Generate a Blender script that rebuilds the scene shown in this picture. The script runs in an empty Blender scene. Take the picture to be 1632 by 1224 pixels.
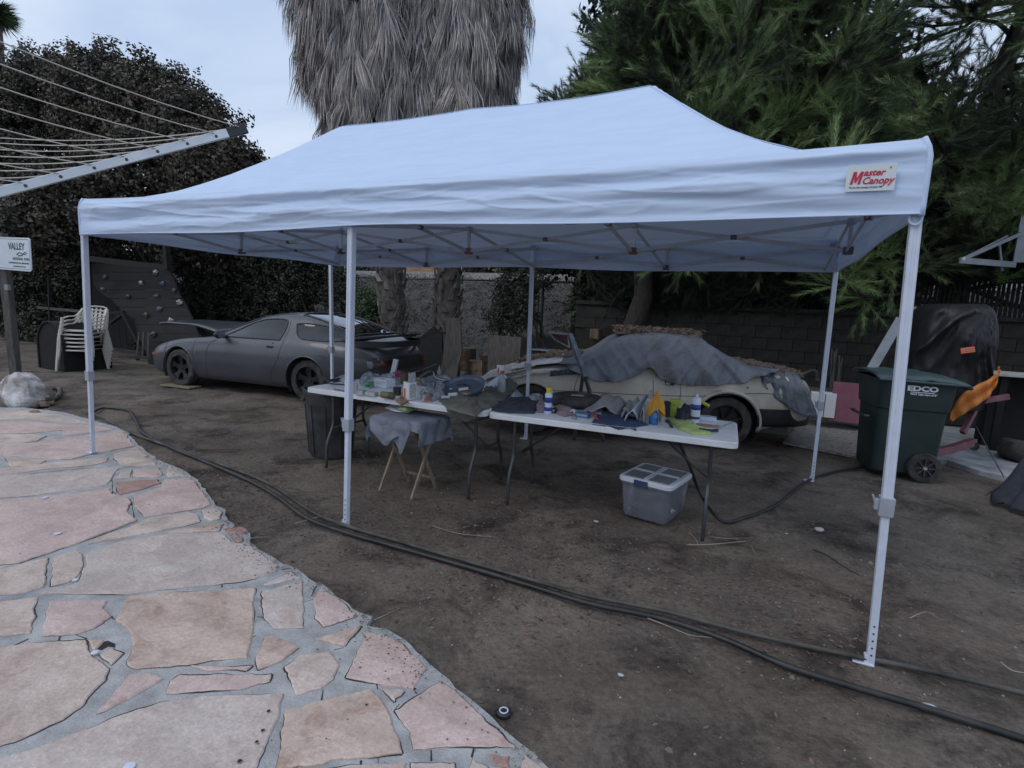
import bpy, math, random
import numpy as np
from mathutils import Vector, Matrix, noise as mn
random.seed(7)
RNG = np.random.default_rng(7)
R = math.radians
S = bpy.context.scene
COL = S.collection

# ------------------------------------------------------------------ camera
CF, CX, CY, CZ, CYAW, CPIT, CROL = 863.21, 2.46538, -2.77161, 1.53169, -0.43282, -0.141479, 0.045657
FWD = Vector((math.sin(CYAW)*math.cos(CPIT), math.cos(CYAW)*math.cos(CPIT), math.sin(CPIT)))
_r0 = Vector((math.cos(CYAW), -math.sin(CYAW), 0)); _u0 = _r0.cross(FWD)
RGT = _r0*math.cos(CROL) + _u0*math.sin(CROL); UPV = -_r0*math.sin(CROL) + _u0*math.cos(CROL)
CAM = Vector((CX, CY, CZ))
cd = bpy.data.cameras.new('camera'); cam = bpy.data.objects.new('camera', cd); COL.objects.link(cam)
cam.matrix_world = Matrix((( RGT.x, UPV.x, -FWD.x, CX), (RGT.y, UPV.y, -FWD.y, CY), (RGT.z, UPV.z, -FWD.z, CZ), (0,0,0,1)))
cd.sensor_width = 36; cd.lens = CF/1632*36; cd.clip_start = .05; cd.clip_end = 600
S.camera = cam

# ------------------------------------------------------------------ world: pale overcast sky
W = bpy.data.worlds.new('World'); S.world = W; W.use_nodes = True
nt = W.node_tree; nt.nodes.clear()
def N(t, **k):
    n = nt.nodes.new(t)
    for a, b in k.items(): setattr(n, a, b)
    return n
SUN_EL, SUN_AZ = R(48), R(215)
sky = N('ShaderNodeTexSky', sky_type='NISHITA', sun_disc=False, sun_elevation=SUN_EL, sun_rotation=SUN_AZ, air_density=1.2, dust_density=2.5)
tc = N('ShaderNodeTexCoord'); mp = N('ShaderNodeMapping'); mp.inputs['Scale'].default_value = (1, 1, 2.4)
nz = N('ShaderNodeTexNoise'); nz.inputs['Scale'].default_value = 2.1; nz.inputs['Detail'].default_value = 7; nz.inputs['Roughness'].default_value = .52; nz.inputs['Distortion'].default_value = .5
cr = N('ShaderNodeValToRGB'); e = cr.color_ramp.elements
e[0].position = .36; e[0].color = (.56, .70, .95, 1); e[1].position = .66; e[1].color = (.84, .94, 1.08, 1)
sc = N('ShaderNodeVectorMath', operation='SCALE'); sc.inputs['Scale'].default_value = 10.0
mx = N('ShaderNodeMix', data_type='RGBA'); mx.inputs['Factor'].default_value = .86
bg = N('ShaderNodeBackground'); bg.inputs['Strength'].default_value = .10; wo = N('ShaderNodeOutputWorld')
L = nt.links.new
L(tc.outputs['Generated'], mp.inputs[0]); L(mp.outputs[0], nz.inputs['Vector']); L(nz.outputs['Fac'], cr.inputs[0]); L(cr.outputs[0], sc.inputs[0])
L(sky.outputs[0], mx.inputs['A']); L(sc.outputs[0], mx.inputs['B']); L(mx.outputs['Result'], bg.inputs['Color']); L(bg.outputs[0], wo.inputs[0])
sd = bpy.data.lights.new('sun', 'SUN'); sd.energy = .5; sd.angle = R(25); sd.color = (1, .96, .9)
sun = bpy.data.objects.new('sun', sd); COL.objects.link(sun)
sdir = Vector((math.sin(SUN_AZ)*math.cos(SUN_EL), math.cos(SUN_AZ)*math.cos(SUN_EL), math.sin(SUN_EL)))
sun.rotation_euler = sdir.to_track_quat('Z', 'Y').to_euler(); sun.location = (0, 0, 20)
S.view_settings.view_transform = 'Standard'; S.view_settings.look = 'None'; S.view_settings.exposure = 0.0; S.view_settings.gamma = 1
S.view_settings.use_curve_mapping = False
S.render.engine = 'CYCLES'
S.cycles.max_bounces = 7; S.cycles.transparent_max_bounces = 8

# ------------------------------------------------------------------ helpers
def ray(u, v): return FWD + RGT*((u-816)/CF) + UPV*((612-v)/CF)
def spot(u, v, z=0.):                 # the place at height z seen at this photo pixel
    d = ray(u, v); return CAM + d*((z-CAM.z)/d.z)
def onY(u, v, y):                      # the place on the vertical plane Y = y
    d = ray(u, v); return CAM + d*((y-CAM.y)/d.y)
def crv(pts):                          # smooth monotone-ish interpolation
    xs = np.array([p[0] for p in pts], float); ys = np.array([p[1] for p in pts], float)
    h = np.diff(xs); d = np.diff(ys)/h; m = np.zeros(len(xs)); m[0] = d[0]; m[-1] = d[-1]
    for i in range(1, len(xs)-1):
        m[i] = 0 if d[i-1]*d[i] <= 0 else 2*d[i-1]*d[i]/(d[i-1]+d[i])
    def f(x):
        x = min(max(x, xs[0]), xs[-1]); i = min(int(np.searchsorted(xs, x, 'right'))-1, len(h)-1)
        t = (x-xs[i])/h[i]
        return float((2*t**3-3*t*t+1)*ys[i]+(t**3-2*t*t+t)*h[i]*m[i]+(-2*t**3+3*t*t)*ys[i+1]+(t**3-t*t)*h[i]*m[i+1])
    return f
def smooth(pts, n=6):
    P = [Vector(p) for p in pts]; out = []
    for i in range(len(P)-1):
        a, b, c, d = P[max(i-1, 0)], P[i], P[i+1], P[min(i+2, len(P)-1)]
        for k in range(n):
            t = k/n
            out.append(.5*((2*b)+(c-a)*t+(2*a-5*b+4*c-d)*t*t+(3*b-a-3*c+d)*t**3))
    out.append(P[-1]); return out

MATS = {}
def pm(name, c, rough=.6, metal=0., var=.15, scale=6., c2=None, bump=.15, bscale=60., spec=.5, trans=0., coat=0., stretch=None, lo=.35, hi=.65, detail=5, island=0., translucent=0., emit=None):
    m = bpy.data.materials.new(name); m.use_nodes = True; t = m.node_tree; b = t.nodes['Principled BSDF']
    c = tuple(c); b.inputs['Roughness'].default_value = rough; b.inputs['Metallic'].default_value = metal
    b.inputs['Specular IOR Level'].default_value = spec; b.inputs['Transmission Weight'].default_value = trans
    b.inputs['Coat Weight'].default_value = coat
    co = t.nodes.new('ShaderNodeTexCoord'); mpn = t.nodes.new('ShaderNodeMapping'); t.links.new(co.outputs['Object'], mpn.inputs[0])
    if stretch: mpn.inputs['Scale'].default_value = stretch
    last = None
    if var or c2:
        n = t.nodes.new('ShaderNodeTexNoise'); n.inputs['Scale'].default_value = scale; n.inputs['Detail'].default_value = detail; n.inputs['Roughness'].default_value = .62
        t.links.new(mpn.outputs[0], n.inputs['Vector'])
        r = t.nodes.new('ShaderNodeValToRGB'); el = r.color_ramp.elements
        el[0].position = lo; el[1].position = hi
        el[0].color = tuple(x*(1-var) for x in c)+(1,); el[1].color = (tuple(min(x*(1+var), 1) for x in (c2 or c)))+(1,)
        t.links.new(n.outputs['Fac'], r.inputs[0]); last = r.outputs[0]
    if island:
        g = t.nodes.new('ShaderNodeNewGeometry'); mr = t.nodes.new('ShaderNodeMapRange')
        mr.inputs[3].default_value = 1-island; mr.inputs[4].default_value = 1+island
        t.links.new(g.outputs['Random Per Island'], mr.inputs[0])
        vm = t.nodes.new('ShaderNodeVectorMath'); vm.operation = 'SCALE'
        if last: t.links.new(last, vm.inputs[0])
        else: vm.inputs[0].default_value = c
        t.links.new(mr.outputs[0], vm.inputs['Scale']); last = vm.outputs[0]
    if last: t.links.new(last, b.inputs['Base Color'])
    else: b.inputs['Base Color'].default_value = c+(1,)
    if bump:
        n2 = t.nodes.new('ShaderNodeTexNoise'); n2.inputs['Scale'].default_value = bscale; n2.inputs['Detail'].default_value = 4
        t.links.new(mpn.outputs[0], n2.inputs['Vector'])
        bp = t.nodes.new('ShaderNodeBump'); bp.inputs['Strength'].default_value = bump; bp.inputs['Distance'].default_value = .01
        t.links.new(n2.outputs['Fac'], bp.inputs['Height']); t.links.new(bp.outputs[0], b.inputs['Normal'])
    if translucent:
        tr = t.nodes.new('ShaderNodeBsdfTranslucent'); ms = t.nodes.new('ShaderNodeMixShader'); ms.inputs[0].default_value = translucent
        if last: t.links.new(last, tr.inputs[0])
        else: tr.inputs[0].default_value = c+(1,)
        t.links.new(b.outputs[0], ms.inputs[1]); t.links.new(tr.outputs[0], ms.inputs[2]); t.links.new(ms.outputs[0], t.nodes['Material Output'].inputs[0])
    MATS[name] = m; return m

def tag(o, label=None, cat=None, group=None, kind=None):
    if label: o['label'] = label
    if cat: o['category'] = cat
    if group: o['group'] = group
    if kind: o['kind'] = kind
    return o
def thing(name, label, cat, loc=(0, 0, 0), rz=0., group=None):
    o = bpy.data.objects.new(name, None); COL.objects.link(o); o.empty_display_size = .1
    o.location = loc; o.rotation_euler = (0, 0, rz); return tag(o, label, cat, group)
def root_m(o): return Matrix.Translation(o.location) @ o.rotation_euler.to_matrix().to_4x4()

class MB:
    def __init__(s): s.v = []; s.f = []
    def add(s, vs, fs):
        n = len(s.v); s.v += [tuple(v) for v in vs]; s.f += [tuple(i+n for i in f) for f in fs]; return s
    def box(s, c, d, rz=0., m=None):
        x, y, z = d[0]/2, d[1]/2, d[2]/2; M = Matrix.Translation(c) @ (m.to_4x4() if m else Matrix.Rotation(rz, 4, 'Z'))
        vs = [M @ Vector(p) for p in ((-x,-y,-z),(x,-y,-z),(x,y,-z),(-x,y,-z),(-x,-y,z),(x,-y,z),(x,y,z),(-x,y,z))]
        return s.add(vs, [(0,3,2,1),(4,5,6,7),(0,1,5,4),(1,2,6,5),(2,3,7,6),(3,0,4,7)])
    def bar(s, a, b, w, h, up=(0, 0, 1)):
        a, b = Vector(a), Vector(b); z = (b-a); l = z.length; z.normalize(); u = Vector(up)
        x = u.cross(z)
        if x.length < 1e-3: x = Vector((1, 0, 0)).cross(z)
        x.normalize(); y = z.cross(x); M = Matrix((x, y, z)).transposed()
        return s.box((a+b)/2, (w, h, l), m=M)
    def tube(s, pts, r, n=8, caps=True, flat=1.):
        P = [Vector(p) for p in pts]; k = len(P); rs = r if isinstance(r, (list, tuple)) else [r]*k
        t = (P[1]-P[0]).normalized(); u = Vector((0, 0, 1)) if abs(t.z) < .9 else Vector((1, 0, 0)); x = u.cross(t).normalized(); vs = []
        for i in range(k):
            t = (P[min(i+1, k-1)]-P[max(i-1, 0)])
            if t.length < 1e-9: t = Vector((0, 0, 1))
            t.normalize(); x = (x - t*x.dot(t)); x.normalize(); y = t.cross(x)
            for j in range(n):
                a = 2*math.pi*j/n; vs.append(P[i]+x*(math.cos(a)*rs[i])+y*(math.sin(a)*rs[i]*flat))
        fs = [(i*n+j, i*n+(j+1) % n, (i+1)*n+(j+1) % n, (i+1)*n+j) for i in range(k-1) for j in range(n)]
        if caps: fs += [tuple(range(n-1, -1, -1)), tuple((k-1)*n+j for j in range(n))]
        return s.add(vs, fs)
    def lathe(s, prof, c=(0, 0, 0), n=24, m=None):
        M = Matrix.Translation(c) @ (m.to_4x4() if m else Matrix.Identity(4)); vs = []
        for r, z in prof:
            for j in range(n):
                a = 2*math.pi*j/n; vs.append(M @ Vector((r*math.cos(a), r*math.sin(a), z)))
        k = len(prof)
        return s.add(vs, [(i*n+j, i*n+(j+1) % n, (i+1)*n+(j+1) % n, (i+1)*n+j) for i in range(k-1) for j in range(n)])
    def grid(s, rows):
        k, n = len(rows), len(rows[0]); vs = [p for r in rows for p in r]
        return s.add(vs, [(i*n+j, i*n+j+1, (i+1)*n+j+1, (i+1)*n+j) for i in range(k-1) for j in range(n-1)])
    def prism(s, poly, z0, z1):
        n = len(poly); vs = [(p[0], p[1], z0) for p in poly]+[(p[0], p[1], z1) for p in poly]
        return s.add(vs, [tuple(range(n-1, -1, -1)), tuple(range(n, 2*n))]+[(j, (j+1) % n, n+(j+1) % n, n+j) for j in range(n)])
    def xf(s, M): s.v = [tuple(M @ Vector(v)) for v in s.v]; return s
    def blob(s, c, r, n=12, k=8, j=.15, seed=0, f=1.6):
        vs = []; c = Vector(c); r = Vector(r if isinstance(r, (tuple, list)) else (r, r, r))
        for i in range(k+1):
            th = math.pi*i/k
            for q in range(n):
                a = 2*math.pi*q/n; d = Vector((math.sin(th)*math.cos(a), math.sin(th)*math.sin(a), math.cos(th)))
                w = 1+j*mn.noise(d*f+Vector((seed*3.1, seed, 0)))*2
                vs.append(c+Vector((d.x*r.x*w, d.y*r.y*w, d.z*r.z*w)))
        return s.add(vs, [(i*n+q, (i+1)*n+q, (i+1)*n+(q+1) % n, i*n+(q+1) % n) for i in range(k) for q in range(n)])
    def mesh(s, name, sm=False):
        me = bpy.data.meshes.new(name); me.from_pydata(s.v, [], s.f); me.validate(); me.update()
        if sm: me.polygons.foreach_set('use_smooth', [True]*len(me.polygons))
        return me
    def build(s, name, mat, parent=None, sm=False, bevel=0., world=False, label=None, angle=None, loc=None, subd=0, solid=0.):
        if world and parent is not None: s.xf(root_m(parent).inverted())
        if loc is not None: s.xf(Matrix.Translation(-Vector(loc)))
        me = s.mesh(name, sm)
        if mat: me.materials.append(MATS[mat] if isinstance(mat, str) else mat)
        o = bpy.data.objects.new(name, me); COL.objects.link(o)
        if loc is not None: o.location = loc
        if parent is not None: o.parent = parent
        if label: o['label'] = label
        if solid: md = o.modifiers.new('thick', 'SOLIDIFY'); md.thickness = solid; md.offset = 0
        if bevel: md = o.modifiers.new('bevel', 'BEVEL'); md.width = bevel; md.segments = 2; md.limit_method = 'ANGLE'; md.angle_limit = R(40)
        if subd: md = o.modifiers.new('sub', 'SUBSURF'); md.levels = md.render_levels = subd
        if angle: me.set_sharp_from_angle(angle=R(angle))
        return o
    def solo(s, name, mat, label, cat, group=None, **k):   # a thing that is one mesh; origin at its base
        a = np.array(s.v); b = Vector(((a[:, 0].min()+a[:, 0].max())/2, (a[:, 1].min()+a[:, 1].max())/2, a[:, 2].min()))
        return tag(s.build(name, mat, loc=b, **k), label, cat, group)
def copy_tree(o, parent=None):
    c = o.copy(); COL.objects.link(c); c.parent = parent
    for ch in [x for x in list(COL.objects) if x.parent == o]: copy_tree(ch, c)
    return c
def npmesh(name, V, F, mat, sm=False):              # fast mesh from numpy arrays (triangles or quads)
    me = bpy.data.meshes.new(name); V = np.asarray(V, np.float32); F = np.asarray(F, np.int32); k = F.shape[1]
    me.vertices.add(len(V)); me.vertices.foreach_set('co', V.ravel()); me.loops.add(F.size); me.loops.foreach_set('vertex_index', F.ravel())
    me.polygons.add(len(F)); me.polygons.foreach_set('loop_start', np.arange(0, F.size, k, dtype=np.int32)); me.polygons.foreach_set('loop_total', np.full(len(F), k, np.int32))
    me.update(calc_edges=True); me.materials.append(MATS[mat])
    o = bpy.data.objects.new(name, me); COL.objects.link(o); return o
def text(name, s, size, mat, M, parent, shear=0., bold=0., align='LEFT', depth=.0012, sx=1., font=None, spacing=1.):
    c = bpy.data.curves.new(name, 'FONT'); c.body = s; c.size = size; c.shear = shear; c.offset = bold; c.extrude = depth; c.align_x = align; c.resolution_u = 3; c.space_character = spacing
    t = bpy.data.objects.new('tmp', c); COL.objects.link(t); bpy.context.view_layer.update()
    me = bpy.data.meshes.new_from_object(t.evaluated_get(bpy.context.evaluated_depsgraph_get())); bpy.data.objects.remove(t); bpy.data.curves.remove(c)
    me.transform(M @ Matrix.Diagonal((sx, 1, 1, 1))); me.materials.clear(); me.materials.append(MATS[mat]); me.name = name
    o = bpy.data.objects.new(name, me); COL.objects.link(o); o.parent = parent; return o
def frame(o, x, up):                                  # matrix with local X along x, local Y along up
    x = Vector(x).normalized(); z = x.cross(Vector(up)).normalized(); y = z.cross(x)
    M = Matrix((x, y, z)).transposed().to_4x4(); M.translation = Vector(o); return M

# ------------------------------------------------------------------ materials
pm('canopy_cloth', (.63, .75, .95), .75, var=.03, scale=3, bump=.12, bscale=9, stretch=(1, 1, 6), translucent=.09)
pm('white_paint', (.66, .71, .82), .38, var=.05, scale=12, bump=.04)
pm('grey_plastic', (.36, .38, .43), .5, var=.1)
pm('dark_bracket', (.10, .10, .12), .5, var=.2)
pm('rust_bracket', (.19, .09, .07), .6, var=.3)
pm('label_white', (.70, .74, .76), .6, var=.02, bump=.03)
pm('red_print', (.55, .02, .05), .5, var=0, bump=0)
pm('dark_print', (.05, .06, .07), .5, var=0, bump=0)
pm('white_print', (.72, .76, .80), .5, var=.04, bump=0)
pm('mortar', (.40, .395, .39), .92, var=.16, scale=9, bump=.7, bscale=120, c2=(.45, .445, .44), detail=9)
pm('rubber', (.022, .022, .024), .75, var=.35, scale=9, bump=.2, c2=(.06, .055, .05))
pm('hose_black', (.015, .016, .018), .45, var=.3, scale=5, bump=.2, c2=(.034, .032, .031))
pm('hose_dusty', (.045, .042, .038), .65, var=.35, scale=4, bump=.3, c2=(.10, .088, .076))
pm('aluminium', (.60, .63, .68), .35, metal=.6, var=.05, bump=.03)
pm('cord', (.66, .62, .54), .7, var=.06, bump=0)
pm('black_plastic', (.025, .026, .03), .42, var=.2, bump=.06)
pm('bucket_black', (.040, .041, .045), .55, var=.4, scale=5, bump=.15, c2=(.055, .055, .058))
pm('primer_grey', (.066, .070, .082), .36, metal=.25, var=.14, scale=2.5, bump=.03, spec=.6, coat=.35)
pm('glass_dark', (.006, .0065, .008), .015, var=0, bump=0, spec=1.0, coat=.6)
pm('cream_paint', (.50, .46, .38), .42, var=.14, scale=3, bump=.05, c2=(.54, .50, .43))
pm('tail_red', (.05, .010, .009), .25, var=.1, bump=0)
pm('amber', (.45, .13, .03), .3, var=.1, bump=0)
pm('chrome', (.55, .57, .6), .2, metal=1, var=.05, bump=0)
pm('rim_black', (.03, .031, .034), .35, metal=.4, var=.2, bump=.05)
pm('rim_silver', (.30, .31, .33), .35, metal=.7, var=.2, bump=.05)
pm('tarp_grey', (.155, .17, .205), .55, var=.08, scale=3.4, bump=.8, bscale=30, c2=(.085, .075, .068), detail=9, lo=.50, hi=.72)
pm('debris', (.085, .062, .045), .95, var=.45, scale=14, bump=.8, bscale=60, c2=(.13, .10, .075))
pm('clod', (.15, .125, .105), .95, var=.4, scale=3, bump=.5, island=.4)
pm('dirt_pile', (.06, .05, .042), .95, var=.3, scale=10, bump=.8)
pm('white_sheet', (.50, .50, .50), .7, var=.22, scale=5, bump=.4, bscale=25)
pm('table_plastic', (.74, .75, .78), .45, var=.08, scale=5, bump=.08, c2=(.76, .77, .79))
pm('leg_grey', (.075, .078, .082), .4, metal=.4, var=.3, bump=.05)
pm('wood_pale', (.26, .20, .14), .7, var=.3, scale=5, bump=.3, stretch=(8, 8, 1))
pm('wood_grey', (.09, .08, .072), .85, var=.35, scale=4, bump=.5, stretch=(6, 6, 1))
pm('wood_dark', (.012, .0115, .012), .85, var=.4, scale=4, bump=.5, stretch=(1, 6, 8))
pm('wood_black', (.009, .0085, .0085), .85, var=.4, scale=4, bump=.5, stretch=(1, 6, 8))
pm('stump_wood', (.14, .095, .065), .9, var=.45, scale=9, bump=.6)
pm('cloth_blue_grey', (.20, .22, .27), .9, var=.15, scale=9, bump=.5, bscale=120)
pm('denim', (.05, .07, .115), .9, var=.22, scale=8, bump=.5, bscale=120)
pm('navy', (.035, .055, .12), .85, var=.2, bump=.3)
pm('charcoal_cloth', (.045, .052, .07), .9, var=.25, scale=8, bump=.5, bscale=90)
pm('khaki_cloth', (.15, .145, .12), .9, var=.2, scale=8, bump=.5, bscale=90)
pm('pink_cloth', (.33, .24, .25), .9, var=.2, scale=8, bump=.4)
pm('orange_cloth', (.60, .30, .045), .9, var=.12, scale=9, bump=.5, bscale=60)
pm('orange_sheet', (.58, .19, .035), .5, var=.12, scale=5, bump=.2)
pm('lime_cloth', (.45, .55, .20), .8, var=.12, scale=9, bump=.3)
pm('lime_plastic', (.42, .50, .07), .5, var=.1, bump=0)
pm('magenta', (.35, .03, .13), .5, var=.1, bump=0)
pm('paper', (.62, .63, .66), .8, var=.08, scale=10, bump=.1)
pm('paper_dull', (.38, .37, .34), .85, var=.2, scale=12, bump=.2)
pm('news_print', (.36, .34, .34), .85, var=.35, scale=60, bump=.1, stretch=(1, 4, 1))
pm('box_white', (.72, .74, .80), .6, var=.04, bump=.05)
pm('box_brown', (.13, .095, .06), .8, var=.2)
pm('box_grey_print', (.42, .43, .45), .6, var=.35, scale=50, bump=.05)
pm('orange_print', (.85, .16, .04), .5, var=.05, bump=0)
pm('green_glass', (.02, .30, .07), .12, var=.1, bump=0, coat=.6)
pm('olive_plastic', (.16, .17, .05), .35, var=.2, bump=.05)
pm('blue_liquid', (.02, .13, .36), .15, var=.1, bump=0, coat=.5)
pm('blue_box', (.05, .16, .33), .5, var=.15)
pm('blue_print', (.03, .05, .30), .4, var=.1, bump=0)
pm('red_plastic', (.50, .05, .03), .4, var=.1, bump=0)
pm('yellow_plastic', (.72, .52, .03), .4, var=.08, bump=0)
pm('clear_bottle', (.45, .48, .52), .25, var=.1, bump=.05, trans=.35)
pm('can_white', (.62, .68, .80), .3, var=.04, bump=0)
pm('grey_steel', (.20, .22, .26), .32, metal=.7, var=.25, scale=8, bump=.1)
pm('pan_blue', (.12, .145, .19), .35, metal=.3, var=.3, scale=7, bump=.1)
pm('clear_bag', (.34, .35, .39), .22, var=.4, scale=14, bump=.7, bscale=40, spec=.8)
pm('copper', (.35, .20, .14), .4, metal=.5, var=.3)
pm('tub_plastic', (.36, .38, .44), .22, var=.10, scale=4, bump=.04, trans=.62)
pm('tub_lid', (.70, .73, .80), .35, var=.06, bump=.04)
pm('bin_green', (.020, .036, .034), .48, var=.18, scale=4, bump=.1, bscale=120)
pm('bin_lid', (.055, .085, .088), .45, var=.25, scale=4, bump=.1)
pm('cover_black', (.010, .0105, .013), .5, var=.25, scale=4, bump=.3, bscale=25)
pm('hoist_red', (.23, .095, .115), .5, var=.25, scale=9, bump=.1)
pm('pink_board', (.28, .105, .15), .6, var=.12, scale=6, bump=.15)
pm('osb', (.24, .23, .215), .85, var=.45, scale=26, bump=.5, bscale=60)
pm('concrete', (.30, .31, .32), .9, var=.3, scale=3.5, bump=.4, c2=(.34, .35, .37))
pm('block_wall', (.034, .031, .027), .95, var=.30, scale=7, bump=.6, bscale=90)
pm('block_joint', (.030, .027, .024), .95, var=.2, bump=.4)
pm('picket', (.022, .020, .019), .85, var=.4, bump=.3)
pm('grey_metal', (.26, .28, .31), .5, metal=.3, var=.15)
pm('white_rail', (.42, .42, .41), .8, var=.2)
pm('sign_white', (.62, .68, .74), .45, var=.05, bump=.03)
pm('post_wood', (.10, .094, .088), .8, var=.4, scale=5, bump=.5, stretch=(6, 6, 1))
pm('rock', (.34, .29, .25), .9, var=.45, scale=4, bump=1, bscale=16, c2=(.58, .56, .56), detail=9)
pm('rock_brown', (.25, .19, .14), .9, var=.4, scale=5, bump=.6)
pm('chair_plastic', (.58, .55, .49), .5, var=.12, scale=6, bump=.05)
pm('hold_white', (.42, .42, .40), .6, var=.3, scale=20)
pm('hold_blue', (.10, .17, .24), .6, var=.2)
pm('hold_grey', (.13, .13, .125), .6, var=.3)
pm('bark_palm', (.105, .088, .076), .95, var=.4, scale=8, bump=.8)
pm('boot', (.10, .086, .075), .9, var=.45, scale=6, bump=.6, island=.5)
pm('boot_pale', (.26, .25, .235), .9, var=.3, scale=6, bump=.4)
pm('thatch', (.34, .33, .34), .9, var=.32, scale=2.2, bump=0, island=.6, c2=(.47, .41, .37), lo=.32, hi=.70)
pm('palm_green', (.05, .075, .03), .6, var=.3, bump=0, island=.4)
pm('pine_needle', (.038, .056, .031), .75, var=.3, scale=.75, bump=0, island=.4, c2=(.24, .33, .13), lo=.42, hi=.64)
pm('pine_dark', (.022, .032, .018), .8, var=.4, scale=1.2, bump=0, island=.35)
pm('bark', (.055, .046, .040), .95, var=.4, scale=8, bump=.8, stretch=(5, 5, 1))
pm('twig_pale', (.17, .15, .13), .9, var=.3, bump=.2)
pm('leaf_toyon', (.034, .036, .026), .75, var=.4, scale=1.1, bump=0, island=.45, c2=(.088, .074, .056), lo=.38, hi=.62)
pm('leaf_red', (.13, .045, .035), .6, var=.3, bump=0, island=.4)
pm('leaf_dark', (.028, .036, .020), .65, var=.4, scale=1.5, bump=0, island=.5)
pm('leaf_green', (.05, .085, .03), .6, var=.3, scale=2, bump=0, island=.4)
pm('straw', (.30, .25, .20), .9, var=.25, bump=.1, island=.4)
pm('gravel_slope', (.19, .175, .165), .95, var=.4, scale=5, bump=.9, bscale=30, c2=(.25, .23, .22))
pm('litter', (.16, .10, .085), .9, var=.3, bump=0, island=.6)
pm('pebble', (.28, .26, .24), .9, var=.3, bump=0, island=.6)

pm('crack_shade', (.035, .033, .032), .95, var=.3, scale=20, bump=.2)  # flat dark colour painted for shadowed cracks and the mortar hole
pm('truss_paint', (.46, .48, .54), .42, var=.08, scale=12, bump=.04)
pm('leaf_black', (.016, .021, .015), .85, var=.4, scale=1, bump=0, island=.5)
pm('brush_dry', (.075, .068, .055), .9, var=.5, scale=1, bump=0, island=.5, c2=(.13, .12, .10))
pm('stain', (.03, .022, .018), .7, var=.2, bump=0)

def glass_mat():
    m = bpy.data.materials.new('car_glass'); m.use_nodes = True; t = m.node_tree; t.nodes.clear(); lk = t.links.new
    o = t.nodes.new('ShaderNodeOutputMaterial'); g = t.nodes.new('ShaderNodeBsdfGlossy'); g.inputs['Roughness'].default_value = .02; g.inputs['Color'].default_value = (.9, .93, 1, 1)
    tr = t.nodes.new('ShaderNodeBsdfTransparent'); tr.inputs[0].default_value = (.30, .33, .34, 1); lw = t.nodes.new('ShaderNodeLayerWeight'); lw.inputs[0].default_value = .5; pw = t.nodes.new('ShaderNodeMath'); pw.operation = 'POWER'; pw.inputs[1].default_value = 3.2; lk(lw.outputs['Facing'], pw.inputs[0]); f = t.nodes.new('ShaderNodeMath'); f.operation = 'MULTIPLY_ADD'; f.inputs[1].default_value = .85; f.inputs[2].default_value = .045; lk(pw.outputs[0], f.inputs[0])
    mx = t.nodes.new('ShaderNodeMixShader'); lk(f.outputs[0], mx.inputs[0]); lk(tr.outputs[0], mx.inputs[1]); lk(g.outputs[0], mx.inputs[2]); lk(mx.outputs[0], o.inputs[0]); MATS['car_glass'] = m
glass_mat()
pm('seat_leather', (.05, .045, .04), .6, var=.2, bump=.1)
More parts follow.
